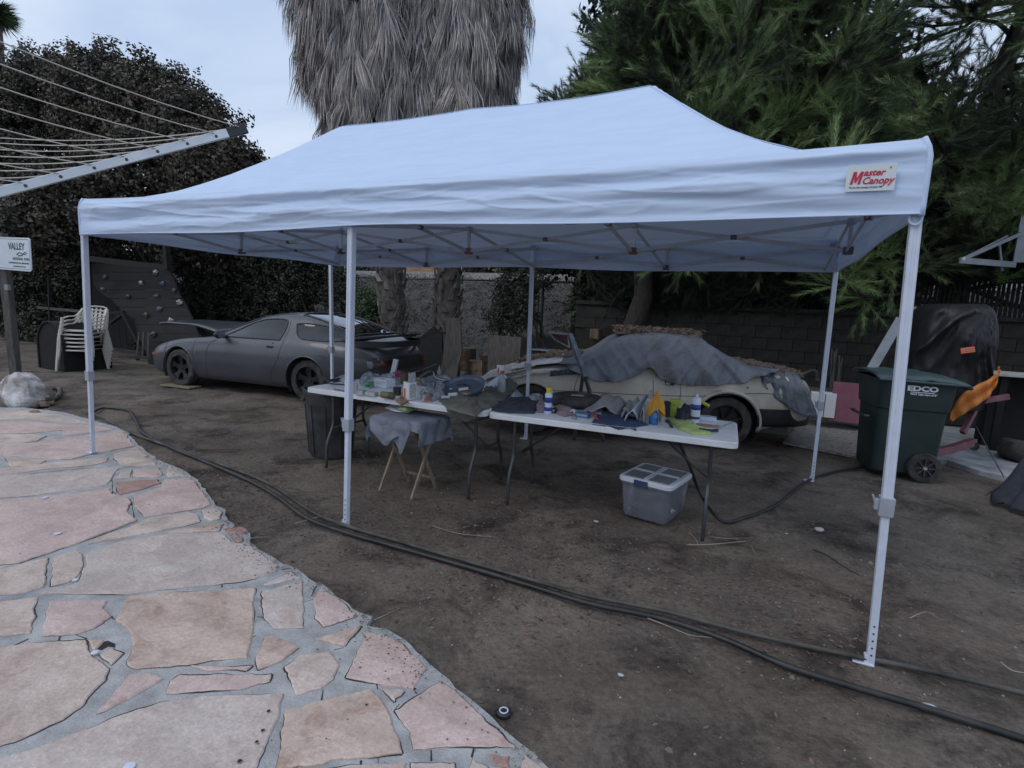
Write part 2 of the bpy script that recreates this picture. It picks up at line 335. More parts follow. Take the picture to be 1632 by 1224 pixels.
# ------------------------------------------------------------------ the ground
def dirt_mat():
    m = bpy.data.materials.new('dirt'); m.use_nodes = True; t = m.node_tree; b = t.nodes['Principled BSDF']; b.inputs['Roughness'].default_value = .95; b.inputs['Specular IOR Level'].default_value = .2
    co = t.nodes.new('ShaderNodeTexCoord'); lk = t.links.new
    def nz(s, d=6, r=.65, off=0, dist=0.):
        mpn = t.nodes.new('ShaderNodeMapping'); mpn.inputs['Location'].default_value = (off, off*.7, 0); lk(co.outputs['Object'], mpn.inputs[0])
        n = t.nodes.new('ShaderNodeTexNoise'); n.inputs['Scale'].default_value = s; n.inputs['Detail'].default_value = d; n.inputs['Roughness'].default_value = r; n.inputs['Distortion'].default_value = dist; lk(mpn.outputs[0], n.inputs['Vector']); return n
    def ramp(src, p0, c0, p1, c1):
        r = t.nodes.new('ShaderNodeValToRGB'); e = r.color_ramp.elements; e[0].position = p0; e[0].color = c0+(1,); e[1].position = p1; e[1].color = c1+(1,); lk(src, r.inputs[0]); return r.outputs[0]
    def mix(f, a, bb, mode='MIX'):
        x = t.nodes.new('ShaderNodeMix'); x.data_type = 'RGBA'; x.blend_type = mode
        if isinstance(f, float): x.inputs['Factor'].default_value = f
        else: lk(f, x.inputs['Factor'])
        for k, q in (('A', a), ('B', bb)):
            if isinstance(q, tuple): x.inputs[k].default_value = q+(1,)
            else: lk(q, x.inputs[k])
        return x.outputs['Result']
    base = ramp(nz(.9, 8, .7).outputs['Fac'], .34, (.100, .086, .074), .68, (.285, .240, .203))
    red = ramp(nz(.55, 6, .6, 31).outputs['Fac'], .52, (0, 0, 0), .68, (.55, .55, .55))
    c = mix(red, base, (.21, .148, .122))
    ol = ramp(nz(.7, 5, .6, 57).outputs['Fac'], .56, (0, 0, 0), .72, (.6, .6, .6))
    c = mix(ol, c, (.12, .112, .08))
    dark = ramp(nz(1.7, 8, .75, 13, .4).outputs['Fac'], .36, (.34, .34, .36), .51, (1, 1, 1))
    c = mix(1.0, c, dark, 'MULTIPLY')
    fine = ramp(nz(38, 8, .8).outputs['Fac'], .30, (.55, .55, .55), .72, (1.5, 1.45, 1.4))
    c = mix(1.0, c, fine, 'MULTIPLY')
    spk = ramp(nz(95, 3, .6, 5).outputs['Fac'], .69, (0, 0, 0), .74, (.8, .8, .8))
    c = mix(spk, c, (.34, .31, .28))
    # gravelly slope farther back
    sx = t.nodes.new('ShaderNodeSeparateXYZ'); lk(co.outputs['Object'], sx.inputs[0])
    ry = t.nodes.new('ShaderNodeMapRange'); ry.inputs[1].default_value = 8.2; ry.inputs[2].default_value = 9.6; lk(sx.outputs['Y'], ry.inputs[0])
    sl = ramp(nz(6, 9, .8, 3).outputs['Fac'], .38, (.040, .037, .034), .68, (.165, .150, .138))
    c = mix(ry.outputs[0], c, sl)
    rf = t.nodes.new('ShaderNodeMapRange'); rf.inputs[1].default_value = 17.5; rf.inputs[2].default_value = 20; lk(sx.outputs['Y'], rf.inputs[0])
    far = ramp(nz(1.6, 9, .8, 3).outputs['Fac'], .36, (.08, .08, .04), .62, (.34, .18, .11))
    c = mix(rf.outputs[0], c, far)
    lk(c, b.inputs['Base Color'])
    h1 = nz(9, 8, .75); h2 = nz(110, 5, .7)
    a = t.nodes.new('ShaderNodeMath'); a.operation = 'MULTIPLY_ADD'; a.inputs[1].default_value = .35; lk(h2.outputs['Fac'], a.inputs[0]); lk(h1.outputs['Fac'], a.inputs[2])
    bp = t.nodes.new('ShaderNodeBump'); bp.inputs['Strength'].default_value = .9; bp.inputs['Distance'].default_value = .035; lk(a.outputs[0], bp.inputs['Height']); lk(bp.outputs[0], b.inputs['Normal'])
    MATS['dirt'] = m
dirt_mat()
def sst(a, b, x): t = min(max((x-a)/(b-a), 0), 1); return t*t*(3-2*t)
def gz(x, y):                                          # height of the dirt
    v = Vector((x, y, 0))
    near = 1-sst(7, 12, math.hypot(x-1, y-1))
    h = -.012 + near*(.018*mn.noise(v*.8)+.014*mn.noise(v*2.6)+.010*mn.noise(v*7)-.006*abs(mn.noise(v*4)))
    h -= .02*sst(.4, -.6, y)*sst(1.0, 0, abs(x))*0
    if y > 8.3:
        h += 2.55*sst(8.3, 17.0, y) + .12*mn.noise(v*.6)*sst(8.3, 11, y)+.05*mn.noise(v*2)*sst(8.3, 11, y)
    if y > 19: h += 4.5*sst(19, 50, y)+.6*mn.noise(v*.15)
    return h
def axis(lo, hi, a, b, fine, coarse):
    xs = []; x = lo
    while x < hi:
        xs.append(x); d = 0 if a <= x <= b else min(abs(x-a), abs(x-b)); x += fine+d*coarse
    xs.append(hi); return xs
xs = axis(-90, 90, -5.5, 5.5, .045, .07); ys = axis(-30, 130, -2.6, 5.2, .045, .06)
g = MB(); g.grid([[(x, y, gz(x, y)) for x in xs] for y in ys])
tag(g.build('ground', 'dirt', sm=True), 'bare dark brown dirt of the yard running back to a gravelly slope', kind='structure')

# ------------------------------------------------------------------ flagstone patio
pat_px = [(-420,652),(38,651),(100,658),(150,672),(183,681),(208,690),(206,696),(220,710),(240,726),(253,735),(263,739),(291,750),(301,758),(315,767),(341,804),(358,814),(361,832),(372,838),(380,850),(397,852),(400,866),(412,877),(431,888),(448,900),(464,905),(484,918),(505,933),(514,934),(573,980),(594,986),(584,1000),(616,1006),(646,1022),(684,1063),(702,1078),(831,1190),(868,1222),(905,1262),(980,1400),(-420,1400)]
def rough(poly, step=.03, amp=.004, seed=0):
    out = []; n = len(poly)
    for i in range(n):
        a, b = Vector(poly[i]), Vector(poly[(i+1) % n]); l = (b-a).length; k = max(1, int(l/step)); nn = Vector((-(b-a).y, (b-a).x)).normalized() if l > 1e-6 else Vector((0, 0))
        for j in range(k):
            p = a.lerp(b, j/k); w = mn.noise(Vector((p.x*14, p.y*14, seed)))*amp*1.6+mn.noise(Vector((p.x*50, p.y*50, seed)))*amp
            out.append(p+nn*w)
    return out
def px2(poly, z): return [spot(u, v, z).xy for u, v in poly]
pb = MB().prism(rough(px2(pat_px, 0.0), .05, .01), -.06, .012)
patio = tag(pb.build('patio', 'mortar'), 'pale cement bed of the flagstone patio', kind='structure')
def stone_mat(name, c, c2, c3):
    m = pm(name, c, .8, var=.12, scale=2.2, bump=.35, bscale=28, c2=c2, stretch=(1, 2.2, 1), lo=.3, hi=.7, detail=8)
    t = m.node_tree; b = t.nodes['Principled BSDF']; src = b.inputs['Base Color'].links[0].from_socket
    co = t.nodes['Texture Coordinate']; n = t.nodes.new('ShaderNodeTexNoise'); n.inputs['Scale'].default_value = 5; n.inputs['Detail'].default_value = 10; n.inputs['Roughness'].default_value = .8; n.inputs['Distortion'].default_value = .6
    ob = t.nodes.new('ShaderNodeObjectInfo'); ad = t.nodes.new('ShaderNodeVectorMath'); ad.operation = 'ADD'; t.links.new(co.outputs['Object'], ad.inputs[0]); t.links.new(ob.outputs['Random'], ad.inputs[1]); t.links.new(ad.outputs[0], n.inputs['Vector'])
    r = t.nodes.new('ShaderNodeValToRGB'); e = r.color_ramp.elements; e[0].position = .46; e[0].color = (0, 0, 0, 1); e[1].position = .66; e[1].color = (.9, .9, .9, 1); t.links.new(n.outputs['Fac'], r.inputs[0])
    x = t.nodes.new('ShaderNodeMix'); x.data_type = 'RGBA'; t.links.new(r.outputs[0], x.inputs['Factor']); t.links.new(src, x.inputs['A']); x.inputs['B'].default_value = c3+(1,)
    n2 = t.nodes.new('ShaderNodeTexNoise'); n2.inputs['Scale'].default_value = 60; n2.inputs['Detail'].default_value = 6; n2.inputs['Roughness'].default_value = .8; t.links.new(co.outputs['Object'], n2.inputs['Vector'])
    r2 = t.nodes.new('ShaderNodeMapRange'); r2.inputs[1].default_value = .3; r2.inputs[2].default_value = .7; r2.inputs[3].default_value = .74; r2.inputs[4].default_value = 1.2; t.links.new(n2.outputs['Fac'], r2.inputs[0])
    v = t.nodes.new('ShaderNodeVectorMath'); v.operation = 'SCALE'; t.links.new(x.outputs['Result'], v.inputs[0]); t.links.new(r2.outputs[0], v.inputs['Scale'])
    t.links.new(v.outputs[0], b.inputs['Base Color'])
stone_mat('stone_tan', (.57, .455, .395), (.68, .55, .48), (.43, .31, .25))
stone_mat('stone_pink', (.57, .43, .385), (.67, .52, .465), (.47, .32, .28))
stone_mat('stone_grey', (.55, .46, .415), (.65, .55, .50), (.47, .35, .30))
stone_mat('stone_brown', (.56, .42, .35), (.65, .50, .42), (.36, .23, .17))
stone_mat('stone_red', (.42, .25, .21), (.48, .31, .27), (.30, .17, .14))
STONES = [
('grey',[(137,881),(188,863),(259,851),(350,848),(361,854),(371,864),(395,868),(412,878),(428,890),(444,901),(440,908),(407,921),(354,929),(259,938),(208,945),(161,946),(62,944),(76,937),(113,931),(126,921),(136,900)]),
('tan',[(86,886),(122,876),(133,883),(130,906),(121,920),(109,927),(80,933)]),
('tan',[(-300,925),(0,907),(76,888),(71,934),(30,945),(-300,965)]),
('tan',[(-260,975),(-40,960),(61,950),(49,1008),(-40,1015),(-260,1030)]),
('pink',[(80,957),(171,956),(163,969),(178,981),(152,1000),(119,1009),(65,1013)]),
('brown',[(206,949),(259,944),(407,936),(404,958),(405,988),(394,1047),(354,1050),(256,1063),(220,1064),(200,1057),(209,1038),(210,1012),(201,1000),(184,988),(192,970)]),
('tan',[(-220,1062),(-60,1040),(45,1022),(136,1018),(144,1037),(158,1052),(174,1064),(166,1082),(134,1119),(101,1145),(36,1175),(-30,1196),(-220,1290)]),
('brown',[(140,1018),(166,1020),(152,1035),(146,1034)]),
('tan',[(157,1041),(178,1032),(196,1039),(179,1058),(164,1049)]),
('pink',[(206,1072),(238,1073),(261,1080),(208,1112),(155,1136)]),
('pink',[(270,1083),(285,1074),(351,1072),(433,1072),(430,1085),(387,1095),(264,1105)]),
('pink',[(303,1059),(402,1059),(393,1067),(330,1067)]),
('grey',[(-120,1300),(-40,1222),(89,1178),(178,1144),(262,1116),(327,1108),(450,1104),(444,1134),(427,1181),(406,1224),(380,1300)]),
('brown',[(427,1012),(464,1024),(476,1031),(446,1052),(411,1066),(408,1050),(417,1024)]),
('grey',[(418,941),(483,924),(484,1000),(436,1001),(421,983),(417,955)]),
('grey',[(420,931),(464,908),(479,920)]),
('pink',[(512,937),(534,949),(569,980),(515,998),(502,984),(501,952)]),
('brown',[(502,1018),(578,996),(564,1012),(549,1028)]),
('tan',[(455,1062),(478,1043),(526,1037),(540,1059),(532,1081),(511,1095),(473,1106),(464,1093)]),
('pink',[(580,1007),(613,1010),(643,1025),(681,1064),(659,1096),(601,1087),(552,1078),(568,1044)]),
('brown',[(456,1131),(515,1115),(591,1098),(606,1114),(623,1142),(641,1199),(564,1207),(487,1220),(442,1224),(447,1185)]),
('pink',[(703,1082),(729,1103),(825,1190),(748,1188),(659,1193),(652,1166),(629,1131),(663,1106)]),
('tan',[(610,1098),(643,1100),(627,1118)]),
('tan',[(440,1300),(446,1234),(560,1218),(647,1213),(640,1300)]),
('grey',[(654,1214),(726,1213),(728,1300),(650,1300)]),
('grey',[(752,1208),(777,1219),(800,1262),(740,1270)]),
('red',[(779,1201),(812,1203),(812,1222),(788,1218)]),
('tan',[(837,1201),(862,1221),(895,1262),(820,1250)]),
('tan',[(-420,653),(38,654),(98,661),(145,674),(106,673),(50,668),(-420,668)]),
('pink',[(-420,672),(52,672),(103,677),(150,678),(182,684),(120,692),(102,693),(99,685),(50,690),(-420,692)]),
('tan',[(-420,696),(50,692),(75,694),(60,702),(30,706),(-420,709)]),
('pink',[(-420,713),(60,705),(102,698),(190,687),(205,692),(203,697),(216,710),(190,715),(150,722),(115,731),(80,730),(0,725),(-420,727)]),
('brown',[(7,729),(74,733),(62,740),(20,743)]),
('tan',[(-420,748),(20,745),(80,736),(173,728),(170,735),(150,740),(90,745),(30,753),(-420,768)]),
('tan',[(180,722),(219,712),(237,726),(230,728),(249,735),(249,740),(210,742),(192,740),(182,731)]),
('grey',[(-420,774),(60,755),(150,746),(188,746),(175,765),(172,772),(110,780),(50,789),(-420,822)]),
('pink',[(-420,828),(60,792),(130,784),(172,777),(180,786),(205,794),(208,800),(203,815),(218,828),(178,844),(120,866),(30,896),(-420,945)]),
('grey',[(184,762),(192,750),(210,748),(209,760)]),
('pink',[(212,748),(254,746),(260,757),(250,759),(212,760)]),
('red',[(182,768),(250,763),(256,769),(235,777),(190,788)]),
('pink',[(262,763),(304,761),(312,768),(337,803),(320,809),(270,817),(231,823),(214,804),(213,791),(235,783),(258,775)]),
('grey',[(264,748),(271,741),(289,752),(297,757),(267,759)]),
('tan',[(236,827),(300,816),(316,822),(320,831),(290,839),(190,857),(140,866),(155,857),(200,842)]),
('tan',[(322,813),(345,809),(353,815),(351,826),(338,829),(328,826)]),
('brown',[(262,848),(310,839),(335,833),(356,834),(350,845),(300,847)]),
('red',[(358,842),(384,838),(395,845),(388,850),(362,850)]),
('red',[(368,855),(388,855),(386,862),(377,863)]),
]
crack = MB()
for k, (kind, poly) in enumerate(STONES):
    P = rough(px2(poly, .02), .018, .0055, k*3.7); n = len(P)
    if sum(P[i].x*P[(i+1) % n].y-P[(i+1) % n].x*P[i].y for i in range(n)) < 0: P.reverse()
    ins = []
    for i in range(n):
        e1 = (P[i]-P[i-1]); e2 = (P[(i+1) % n]-P[i]); nn = Vector((-(e1+e2).y, (e1+e2).x))
        ins.append(P[i]+(nn.normalized() if nn.length > 1e-9 else nn)*.006)
    top = .020+random.uniform(-.003, .004); cxy = sum((Vector(p) for p in P), Vector((0, 0)))/n
    m = MB(); vs = [(p.x, p.y, .004) for p in P]+[(p.x, p.y, top-.005) for p in P]+[(p.x, p.y, top+mn.noise(Vector((p.x*3, p.y*3, k)))*.0015) for p in ins]
    m.add(vs, [(j, (j+1) % n, n+(j+1) % n, n+j) for j in range(n)]+[(n+j, n+(j+1) % n, 2*n+(j+1) % n, 2*n+j) for j in range(n)]+[tuple(range(2*n, 3*n))])
    m.build('stone', 'stone_'+kind, patio, loc=(cxy.x, cxy.y, 0))
    for i in range(n):                                   # flat dark strip painting the shadow line of the crack, width varying
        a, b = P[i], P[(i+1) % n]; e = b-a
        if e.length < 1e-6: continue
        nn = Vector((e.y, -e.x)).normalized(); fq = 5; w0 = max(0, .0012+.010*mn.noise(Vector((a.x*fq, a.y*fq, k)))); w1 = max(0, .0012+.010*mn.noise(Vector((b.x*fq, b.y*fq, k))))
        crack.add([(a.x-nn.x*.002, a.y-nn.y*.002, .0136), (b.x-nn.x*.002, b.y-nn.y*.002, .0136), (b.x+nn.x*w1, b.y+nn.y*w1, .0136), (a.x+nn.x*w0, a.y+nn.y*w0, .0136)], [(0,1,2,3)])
for k, px_ in enumerate([[(178,981),(183,988)],[(163,969),(170,957)],[(216,953),(221,949)],[(96,1008),(95,1020)],[(354,930),(354,936)],[(410,983),(419,984)],[(407,1013),(399,1016)],[(484,960),(499,955)],[(515,1098),(512,1116)],[(600,1088),(603,1098)],[(532,1036),(548,1032)],[(560,1012),(566,1016)],[(575,1212),(576,1222)],[(602,1208),(603,1216)],[(687,1195),(687,1212)],[(755,1190),(752,1207)],[(449,908),(462,905)],[(505,934),(496,950)],[(250,866),(262,861)],[(210,801),(215,830)],[(45,1018),(20,1030)],[(396,850),(372,848)],[(657,1096),(664,1106)],[(636,1122),(629,1131)],[(137,1018),(120,1010)],[(0,768),(60,753),(150,745)],[(30,898),(113,870),(225,830)],[(178,765),(180,784),(208,800)]]):
    Q = [p for q in zip([spot(u, v, .0136) for u, v in px_][:-1], [spot(u, v, .0136) for u, v in px_][1:]) for p in [q[0].lerp(q[1], t/5) for t in range(6)]]
    for a, b in zip(Q, Q[1:]):
        if (b-a).length < 1e-5: continue
        s_ = Vector((-(b-a).y, (b-a).x, 0)).normalized()*(.0022+.0012*math.sin(a.x*60)); j = Vector((mn.noise(a*25), mn.noise(a*25+Vector((5, 0, 0))), 0))*.004; j2 = Vector((mn.noise(b*25), mn.noise(b*25+Vector((5, 0, 0))), 0))*.004
        crack.add([a-s_+j, b-s_+j2, b+s_+j2, a+s_+j], [(0,1,2,3)])
tag(crack.build('crack_shade', 'crack_shade', patio), kind='stuff')
# small stones stuck beside the patio edge, bottle caps and coins of paint on it
for u, v, r, c in ((72,793,.02,'white_paint'),(92,850,.02,'white_paint'),(151,1040,.014,'white_paint'),(120,924,.014,'white_paint'),(206,1222,.018,'white_paint')):
    p = spot(u, v, .026); m = MB(); m.lathe([(0, 0), (r, 0), (r*.95, .003), (0, .004)], p, 14)
    m.solo('bottle_cap', c, {72:'white scrap on the grey stone behind the long pink slab', 92:'white chip on the long pink slab of the patio', 151:'round white cap beside the hole in the patio', 120:'pale cap beside the small cracked stone', 206:'round white cap at the bottom edge of the grey slab'}[u], 'cap')
hm = MB(); hc = [spot(u, v, .0142) for u, v in ((153,1034),(160,1024),(172,1021),(184,1026),(183,1032),(172,1030),(162,1036))]
hm.add(hc, [tuple(range(len(hc)))]).build('mortar_hole', 'crack_shade', patio)
for u, v, r in ((428,1133,.007),(419,1164,.007),(409,1182,.006),(382,1213,.008),(584,1123,.005),(554,1146,.003),(520,1177,.003),(525,1179,.002),(433,1180,.003),(412,1186,.003),(661,1098,.006),(614,1054,.003),(626,1050,.003),(636,1048,.003),(652,1040,.003),(660,1050,.003),(619,1082,.004),(642,1070,.004),(654,1071,.003),(607,1045,.002),(629,1036,.003),(668,1045,.003),(592,1028,.002)):
    p = spot(u, v, .0255); k_ = 9; MB().add([(p.x+r*math.cos(i*6.283/k_)*(1+.3*math.sin(i*2.3+u)), p.y+r*math.sin(i*6.283/k_), .0262) for i in range(k_)], [tuple(range(k_))]).build('dark_spot', 'stain', patio)
# ------------------------------------------------------------------ loose stuff on the dirt
def in_patio(x, y, P=[tuple(p) for p in px2(pat_px, 0)]):
    c = False; n = len(P); j = n-1
    for i in range(n):
        if (P[i][1] > y) != (P[j][1] > y) and x < (P[j][0]-P[i][0])*(y-P[i][1])/(P[j][1]-P[i][1])+P[i][0]: c = not c
        j = i
    return c
def scatter(n, rad, test=None, lo=(-7, -2.5), hi=(6, 7)):
    o = []
    while len(o) < n:
        x = random.uniform(lo[0], hi[0]); y = random.uniform(lo[1], hi[1])
        if in_patio(x, y): continue
        if test and random.random() > test(x, y): continue
        o.append((x, y))
    return o
peb = MB()
for x, y in scatter(2600, 0, lambda x, y: 1 if y < 1.5 else .25):
    r = random.uniform(.002, .006)*(2.0 if random.random() < .04 else 1); z = gz(x, y); a = random.random()*6
    vs = [(x+r*math.cos(a+i*1.57)*random.uniform(.7, 1.3), y+r*math.sin(a+i*1.57), z-.001) for i in range(4)]+[(x+r*.2, y, z+r*.9)]
    peb.add(vs, [(0,1,4),(1,2,4),(2,3,4),(3,0,4)])
tag(peb.build('gravel', 'pebble'), 'small pale pebbles scattered over the dirt', 'gravel', kind='stuff')
lit = MB()
spots = [(-.6,-.05,.35), (.25,.2,.5), (.9,.35,.55), (1.5,.1,.6), (2.0,.45,.4), (2.6,.2,.5), (1.2,-.3,.4), (-1.5,.1,.5)]
def littest(x, y): return max([math.exp(-((x-a)**2+(y-b)**2)/(r*r)) for a, b, r in spots]+[.05])
for x, y in scatter(4200, 0, littest, (-5, -2), (5, 4)):
    l = random.uniform(.006, .02); w = l*random.uniform(.25, .6); a = random.random()*6.3; z = gz(x, y)+.002; t = random.uniform(-.3, .3)
    ca, sa = math.cos(a), math.sin(a)
    lit.add([(x+ca*l-sa*0, y+sa*l, z+t*l+.002), (x-sa*w, y+ca*w, z), (x-ca*l, y-sa*l, z+.002), (x+sa*w, y-ca*w, z+.003)], [(0,1,2,3)])
tag(lit.build('leaf_litter', 'litter'), 'reddish leaf litter strewn on the dirt along the hoses', 'leaf litter', kind='stuff')
cl2 = MB()
def clodt(x, y): return min(1, .25+max(0, mn.noise(Vector((x*1.1, y*1.1, 9)))*2.2))*(1 if y < 2.5 else .35)
for x, y in scatter(5200, 0, clodt, (-6.5, -2.6), (5.5, 6)):
    r = random.uniform(.003, .009)*(2.2 if random.random() < .05 else 1); z = gz(x, y); a = random.random()*6
    vs = [(x+r*math.cos(a+i*1.257)*random.uniform(.7, 1.3), y+r*math.sin(a+i*1.257)*random.uniform(.7, 1.3), z-.001) for i in range(5)]+[(x+r*.3*math.cos(a), y+r*.3*math.sin(a), z+r*.75), (x-r*.3*math.cos(a), y-r*.3*math.sin(a), z+r*.65)]
    cl2.add(vs, [(0,1,5),(1,2,6,5),(2,3,6),(3,4,6),(4,0,5,6)])
tag(cl2.build('dirt_clods', 'clod'), 'small crumbs and clods of dry dirt lying over the yard', 'clods', kind='stuff')
EP = px2(pat_px, 0)[1:-3]; cr_ = MB()
for k in range(1500):
    i = random.randrange(len(EP)-1); a, b = EP[i], EP[i+1]; p = a.lerp(b, random.random()); nn = Vector((-(b-a).y, (b-a).x)).normalized(); q = p-nn*random.expovariate(1/.05)*(1 if random.random() < .9 else 4)
    if not in_patio(q.x, q.y): continue
    r = random.uniform(.0015, .006); a0_ = random.random()*6; z = .0215
    cr_.add([(q.x+r*math.cos(a0_+j*1.57)*random.uniform(.6, 1.3), q.y+r*math.sin(a0_+j*1.57)*random.uniform(.6, 1.3), z) for j in range(4)]+[(q.x, q.y, z+r*.6)], [(0,1,4),(1,2,4),(2,3,4),(3,0,4)])
tag(cr_.build('dirt_crumbs', 'clod'), 'crumbs of dirt spilt over the edge of the flagstones', 'dirt crumbs', kind='stuff')
def stick(px, r, label, mat='straw', z=.01, name='stick', cat='stick'):
    P = smooth([spot(u, v, z) for u, v in px], 4); k = len(P)
    MB().tube(P, [r*(1-.6*i/k) for i in range(k)], 6, flat=.6).solo(name, mat, label, cat, sm=True)
stick([(1297,876),(1320,886),(1345,903),(1370,917)], .008, 'dark forked twig lying on open dirt between the two right canopy legs', 'bark')
stick([(1234,800),(1240,815),(1250,830)], .007, 'short dark twig where the hanging hose meets the ground', 'twig_pale')
stick([(1095,868),(1140,867),(1190,862)], .007, 'long pale palm splinter near the table leg foot')
stick([(1130,855),(1160,858),(1200,857)], .004, 'thin pale straw beside the table leg foot', 'straw')
stick([(1188,860),(1198,872),(1204,884)], .006, 'short curved brown splinter right of the pale palm splinter', 'twig_pale')
stick([(1098,849),(1108,858),(1114,870)], .004, 'thin crooked straw under the end of the table')
stick([(1032,985),(1070,1000),(1100,1012),(1135,1016)], .004, 'thin curved straw lying below the front hose')
stick([(596,988),(618,978),(630,972)], .003, 'tiny straw beside the tip of the patio edge')
stick([(470,834),(500,826),(540,815)], .005, 'pale straw beside the middle front canopy leg')
stick([(690,838),(730,850),(790,856)], .004, 'pale straw lying behind the hoses right of the middle leg')
stick([(398,858),(415,856),(433,856)], .004, 'pale straw sticking out from the red edge stones')
stick([(1450,985),(1475,975),(1495,985)], .004, 'thin straw on the dirt right of the tallest canopy leg')
stick([(1595,1055),(1612,1068),(1632,1072)], .006, 'dry curled leaf by the right edge of the yard', 'straw')
for u, v, r, lab, mt in ((1305,846,.022,'pale oblong stone on the dirt near the right legs','rock'),(1480,1130,.018,'small white pebble below the two hoses','white_sheet'),(989,1077,.009,'tiny white pebble in the foreground dirt','white_sheet'),(950,832,.012,'white chip on the dirt left of the storage tub','white_sheet'),(1253,851,.007,'tiny white chip left of the oblong stone','white_sheet')):
    p = spot(u, v, .0); MB().blob((p.x, p.y, r*.5), (r*1.6, r, r*.6), 10, 7, .25, u).solo('pebble', mt, lab, 'stone', sm=True)
p = spot(803, 1130, .0); t = thing('sprinkler_head', 'round dark pop-up sprinkler cap with pale ring set in dirt by the patio', 'sprinkler', (p.x, p.y, gz(p.x, p.y)))
MB().lathe([(0, .0), (.03, 0), (.03, .012), (.026, .016), (0, .014)], n=20).build('cap', 'black_plastic', t, sm=True)
MB().lathe([(.014, .0185), (.018, .0185), (.018, .012), (.014, .012), (.014, .0185)], n=16).build('ring', 'white_print', t)

# hoses
def hose(px, r, mat, label, z=.015, n=8, name='hose'):
    P = smooth([Vector(q) if len(q) == 3 and isinstance(q, Vector) else spot(q[0], q[1], q[2] if len(q) > 2 else z) for q in px], n)
    MB().tube(P, r, 10).solo(name, mat, label, 'hose', sm=True)
A = [(185,651),(206,655),(218,672),(228,690),(270,712),(330,737),(395,765),(440,790),(490,826),(552,849),(640,874),(760,908),(840,932),(940,962),(1050,985),(1150,1017),(1250,1060),(1360,1095),(1480,1130),(1632,1178),(1760,1222)]
hose(A, .0150, 'hose_black', 'thick black irrigation hose crossing the dirt in front of the canopy')
B2 = [(130,655),(160,664),(205,688),(260,708),(330,733),(398,757),(445,780),(498,816),(555,839),(640,864),(760,899),(840,922),(940,950),(1060,974),(1180,1006),(1300,1033),(1400,1053),(1500,1074),(1632,1105),(1760,1140)]
hose(B2, .0125, 'hose_dusty', 'dusty grey hose running behind the thick black hose under the canopy leg', z=.014)
hose([(185,651),(165,650),(150,656),(145,664)], .014, 'hose_black', 'short black hose end curling behind the left canopy leg')
hose([(60,640),(78,622),(95,620),(92,632),(70,642),(55,648)], .03, 'hose_dusty', 'curled grey pipe lying beside the white rock', z=.02)
hose([(1062,671,.76),(1068,676,.765),(1080,700,.62),(1100,745,.36),(1118,790,.12),(1150,830,.012),(1190,824,.012),(1235,806,.012),(1262,785,.012),(1290,765,.012),(1330,752,.012),(1375,745,.012)], .012, 'hose_black', 'black hose hanging from the table top and running to the green bin')
# ------------------------------------------------------------------ pop-up canopy
CAN = thing('canopy_tent', 'white rectangular pop-up canopy with six legs shading the work tables', 'canopy', (0, 1.5, 0))
X0, X1, Y0, Y1, ZE, ZV, ZR = -2.875, 2.955, -.02, 3.02, 2.27, 1.975, 3.19
def edge_z(x, y):
    c = (abs(x)/2.95)**2; return ZE-.03*math.cos(x*math.pi/2.95)**2*0-.035*(1-abs(math.cos(x*math.pi/2.95)))
def roof_z(x, y):
    tx = max(0, (abs(x-.04)-1.5)/1.415); ty = abs(y-1.5)/1.52
    t = (tx**7+ty**7)**(1/7); t = min(t, 1); s = 1-t
    zr = ZR-.022*abs(math.sin(2*math.pi*min(1, max(0, (x+1.5)/3))))*(1 if abs(x) < 1.5 else 0)
    # folds
    w = .006*mn.noise(Vector((x*.8, y*3, 1)))+.004*mn.noise(Vector((x*2, y*9, 4)))
    e = ZE-.022*(1-min(1, abs(x-.04)/2.915, abs(y-1.5)/1.52)**4)
    return e+(zr-e)*(s**1.38)+w*min(1, s*6)
nx, ny = 120, 60
m = MB(); m.grid([[(X0+(X1-X0)*i/nx, Y0+(Y1-Y0)*j/ny, roof_z(X0+(X1-X0)*i/nx, Y0+(Y1-Y0)*j/ny)) for i in range(nx+1)] for j in range(ny+1)])
m.build('roof_cloth', 'canopy_cloth', CAN, sm=True, world=True)
def val_pt(px, py, nx_, ny_, t, s, corner):           # t 0 top .. 1 bottom
    zt = ZE+.001-.022*(1-corner**4); zb = ZV+.018*math.sin(s*1.9+1)*(1-corner)+(.0 if nx_ else 0)
    z = zt+(zb-zt)*t
    f = (.013*math.sin(t*11+mn.noise(Vector((s*.9, 0, 2)))*4+s*.7)+.011*mn.noise(Vector((s*.7, t*5.5, 7)))*2+.008*mn.noise(Vector((s*2.3, t*9-s*.8, 3)))+.0055*max(0, 1-7*abs(mn.noise(Vector((s*1.3+t*1.2, t*3.2-s*.9, 13)))))+.0045*max(0, 1-6*abs(mn.noise(Vector((s*2.1-t*.8, t*4.5+s*.6, 23))))))*math.sin(math.pi*min(1, t*1.0))**.6*min(1, (1-corner)*9+.25)
    b = .008*t+.024*min(1, t*7)
    ex = b*corner**14; tx_ = 0 if nx_ else math.copysign(ex, px); ty_ = 0 if ny_ else math.copysign(ex, py-1.5)
    return (px+nx_*(f+b)+tx_, py+ny_*(f+b)+ty_, z)
def valance(a, b, nrm, n, name):
    m = MB(); rows = []
    for j in range(47):
        t = j/46; r = []
        for i in range(n+1):
            k = i/n; x = a[0]+(b[0]-a[0])*k; y = a[1]+(b[1]-a[1])*k; r.append(val_pt(x, y, nrm[0], nrm[1], t, (x*1.0+y*1.3), abs(2*k-1)))
        rows.append(r)
    m.grid(rows); return m.build(name, 'canopy_cloth', CAN, sm=True, world=True)
valance((X0, Y0), (X1, Y0), (0, -1), 520, 'valance'); valance((X0, Y1), (X1, Y1), (0, 1), 150, 'valance')
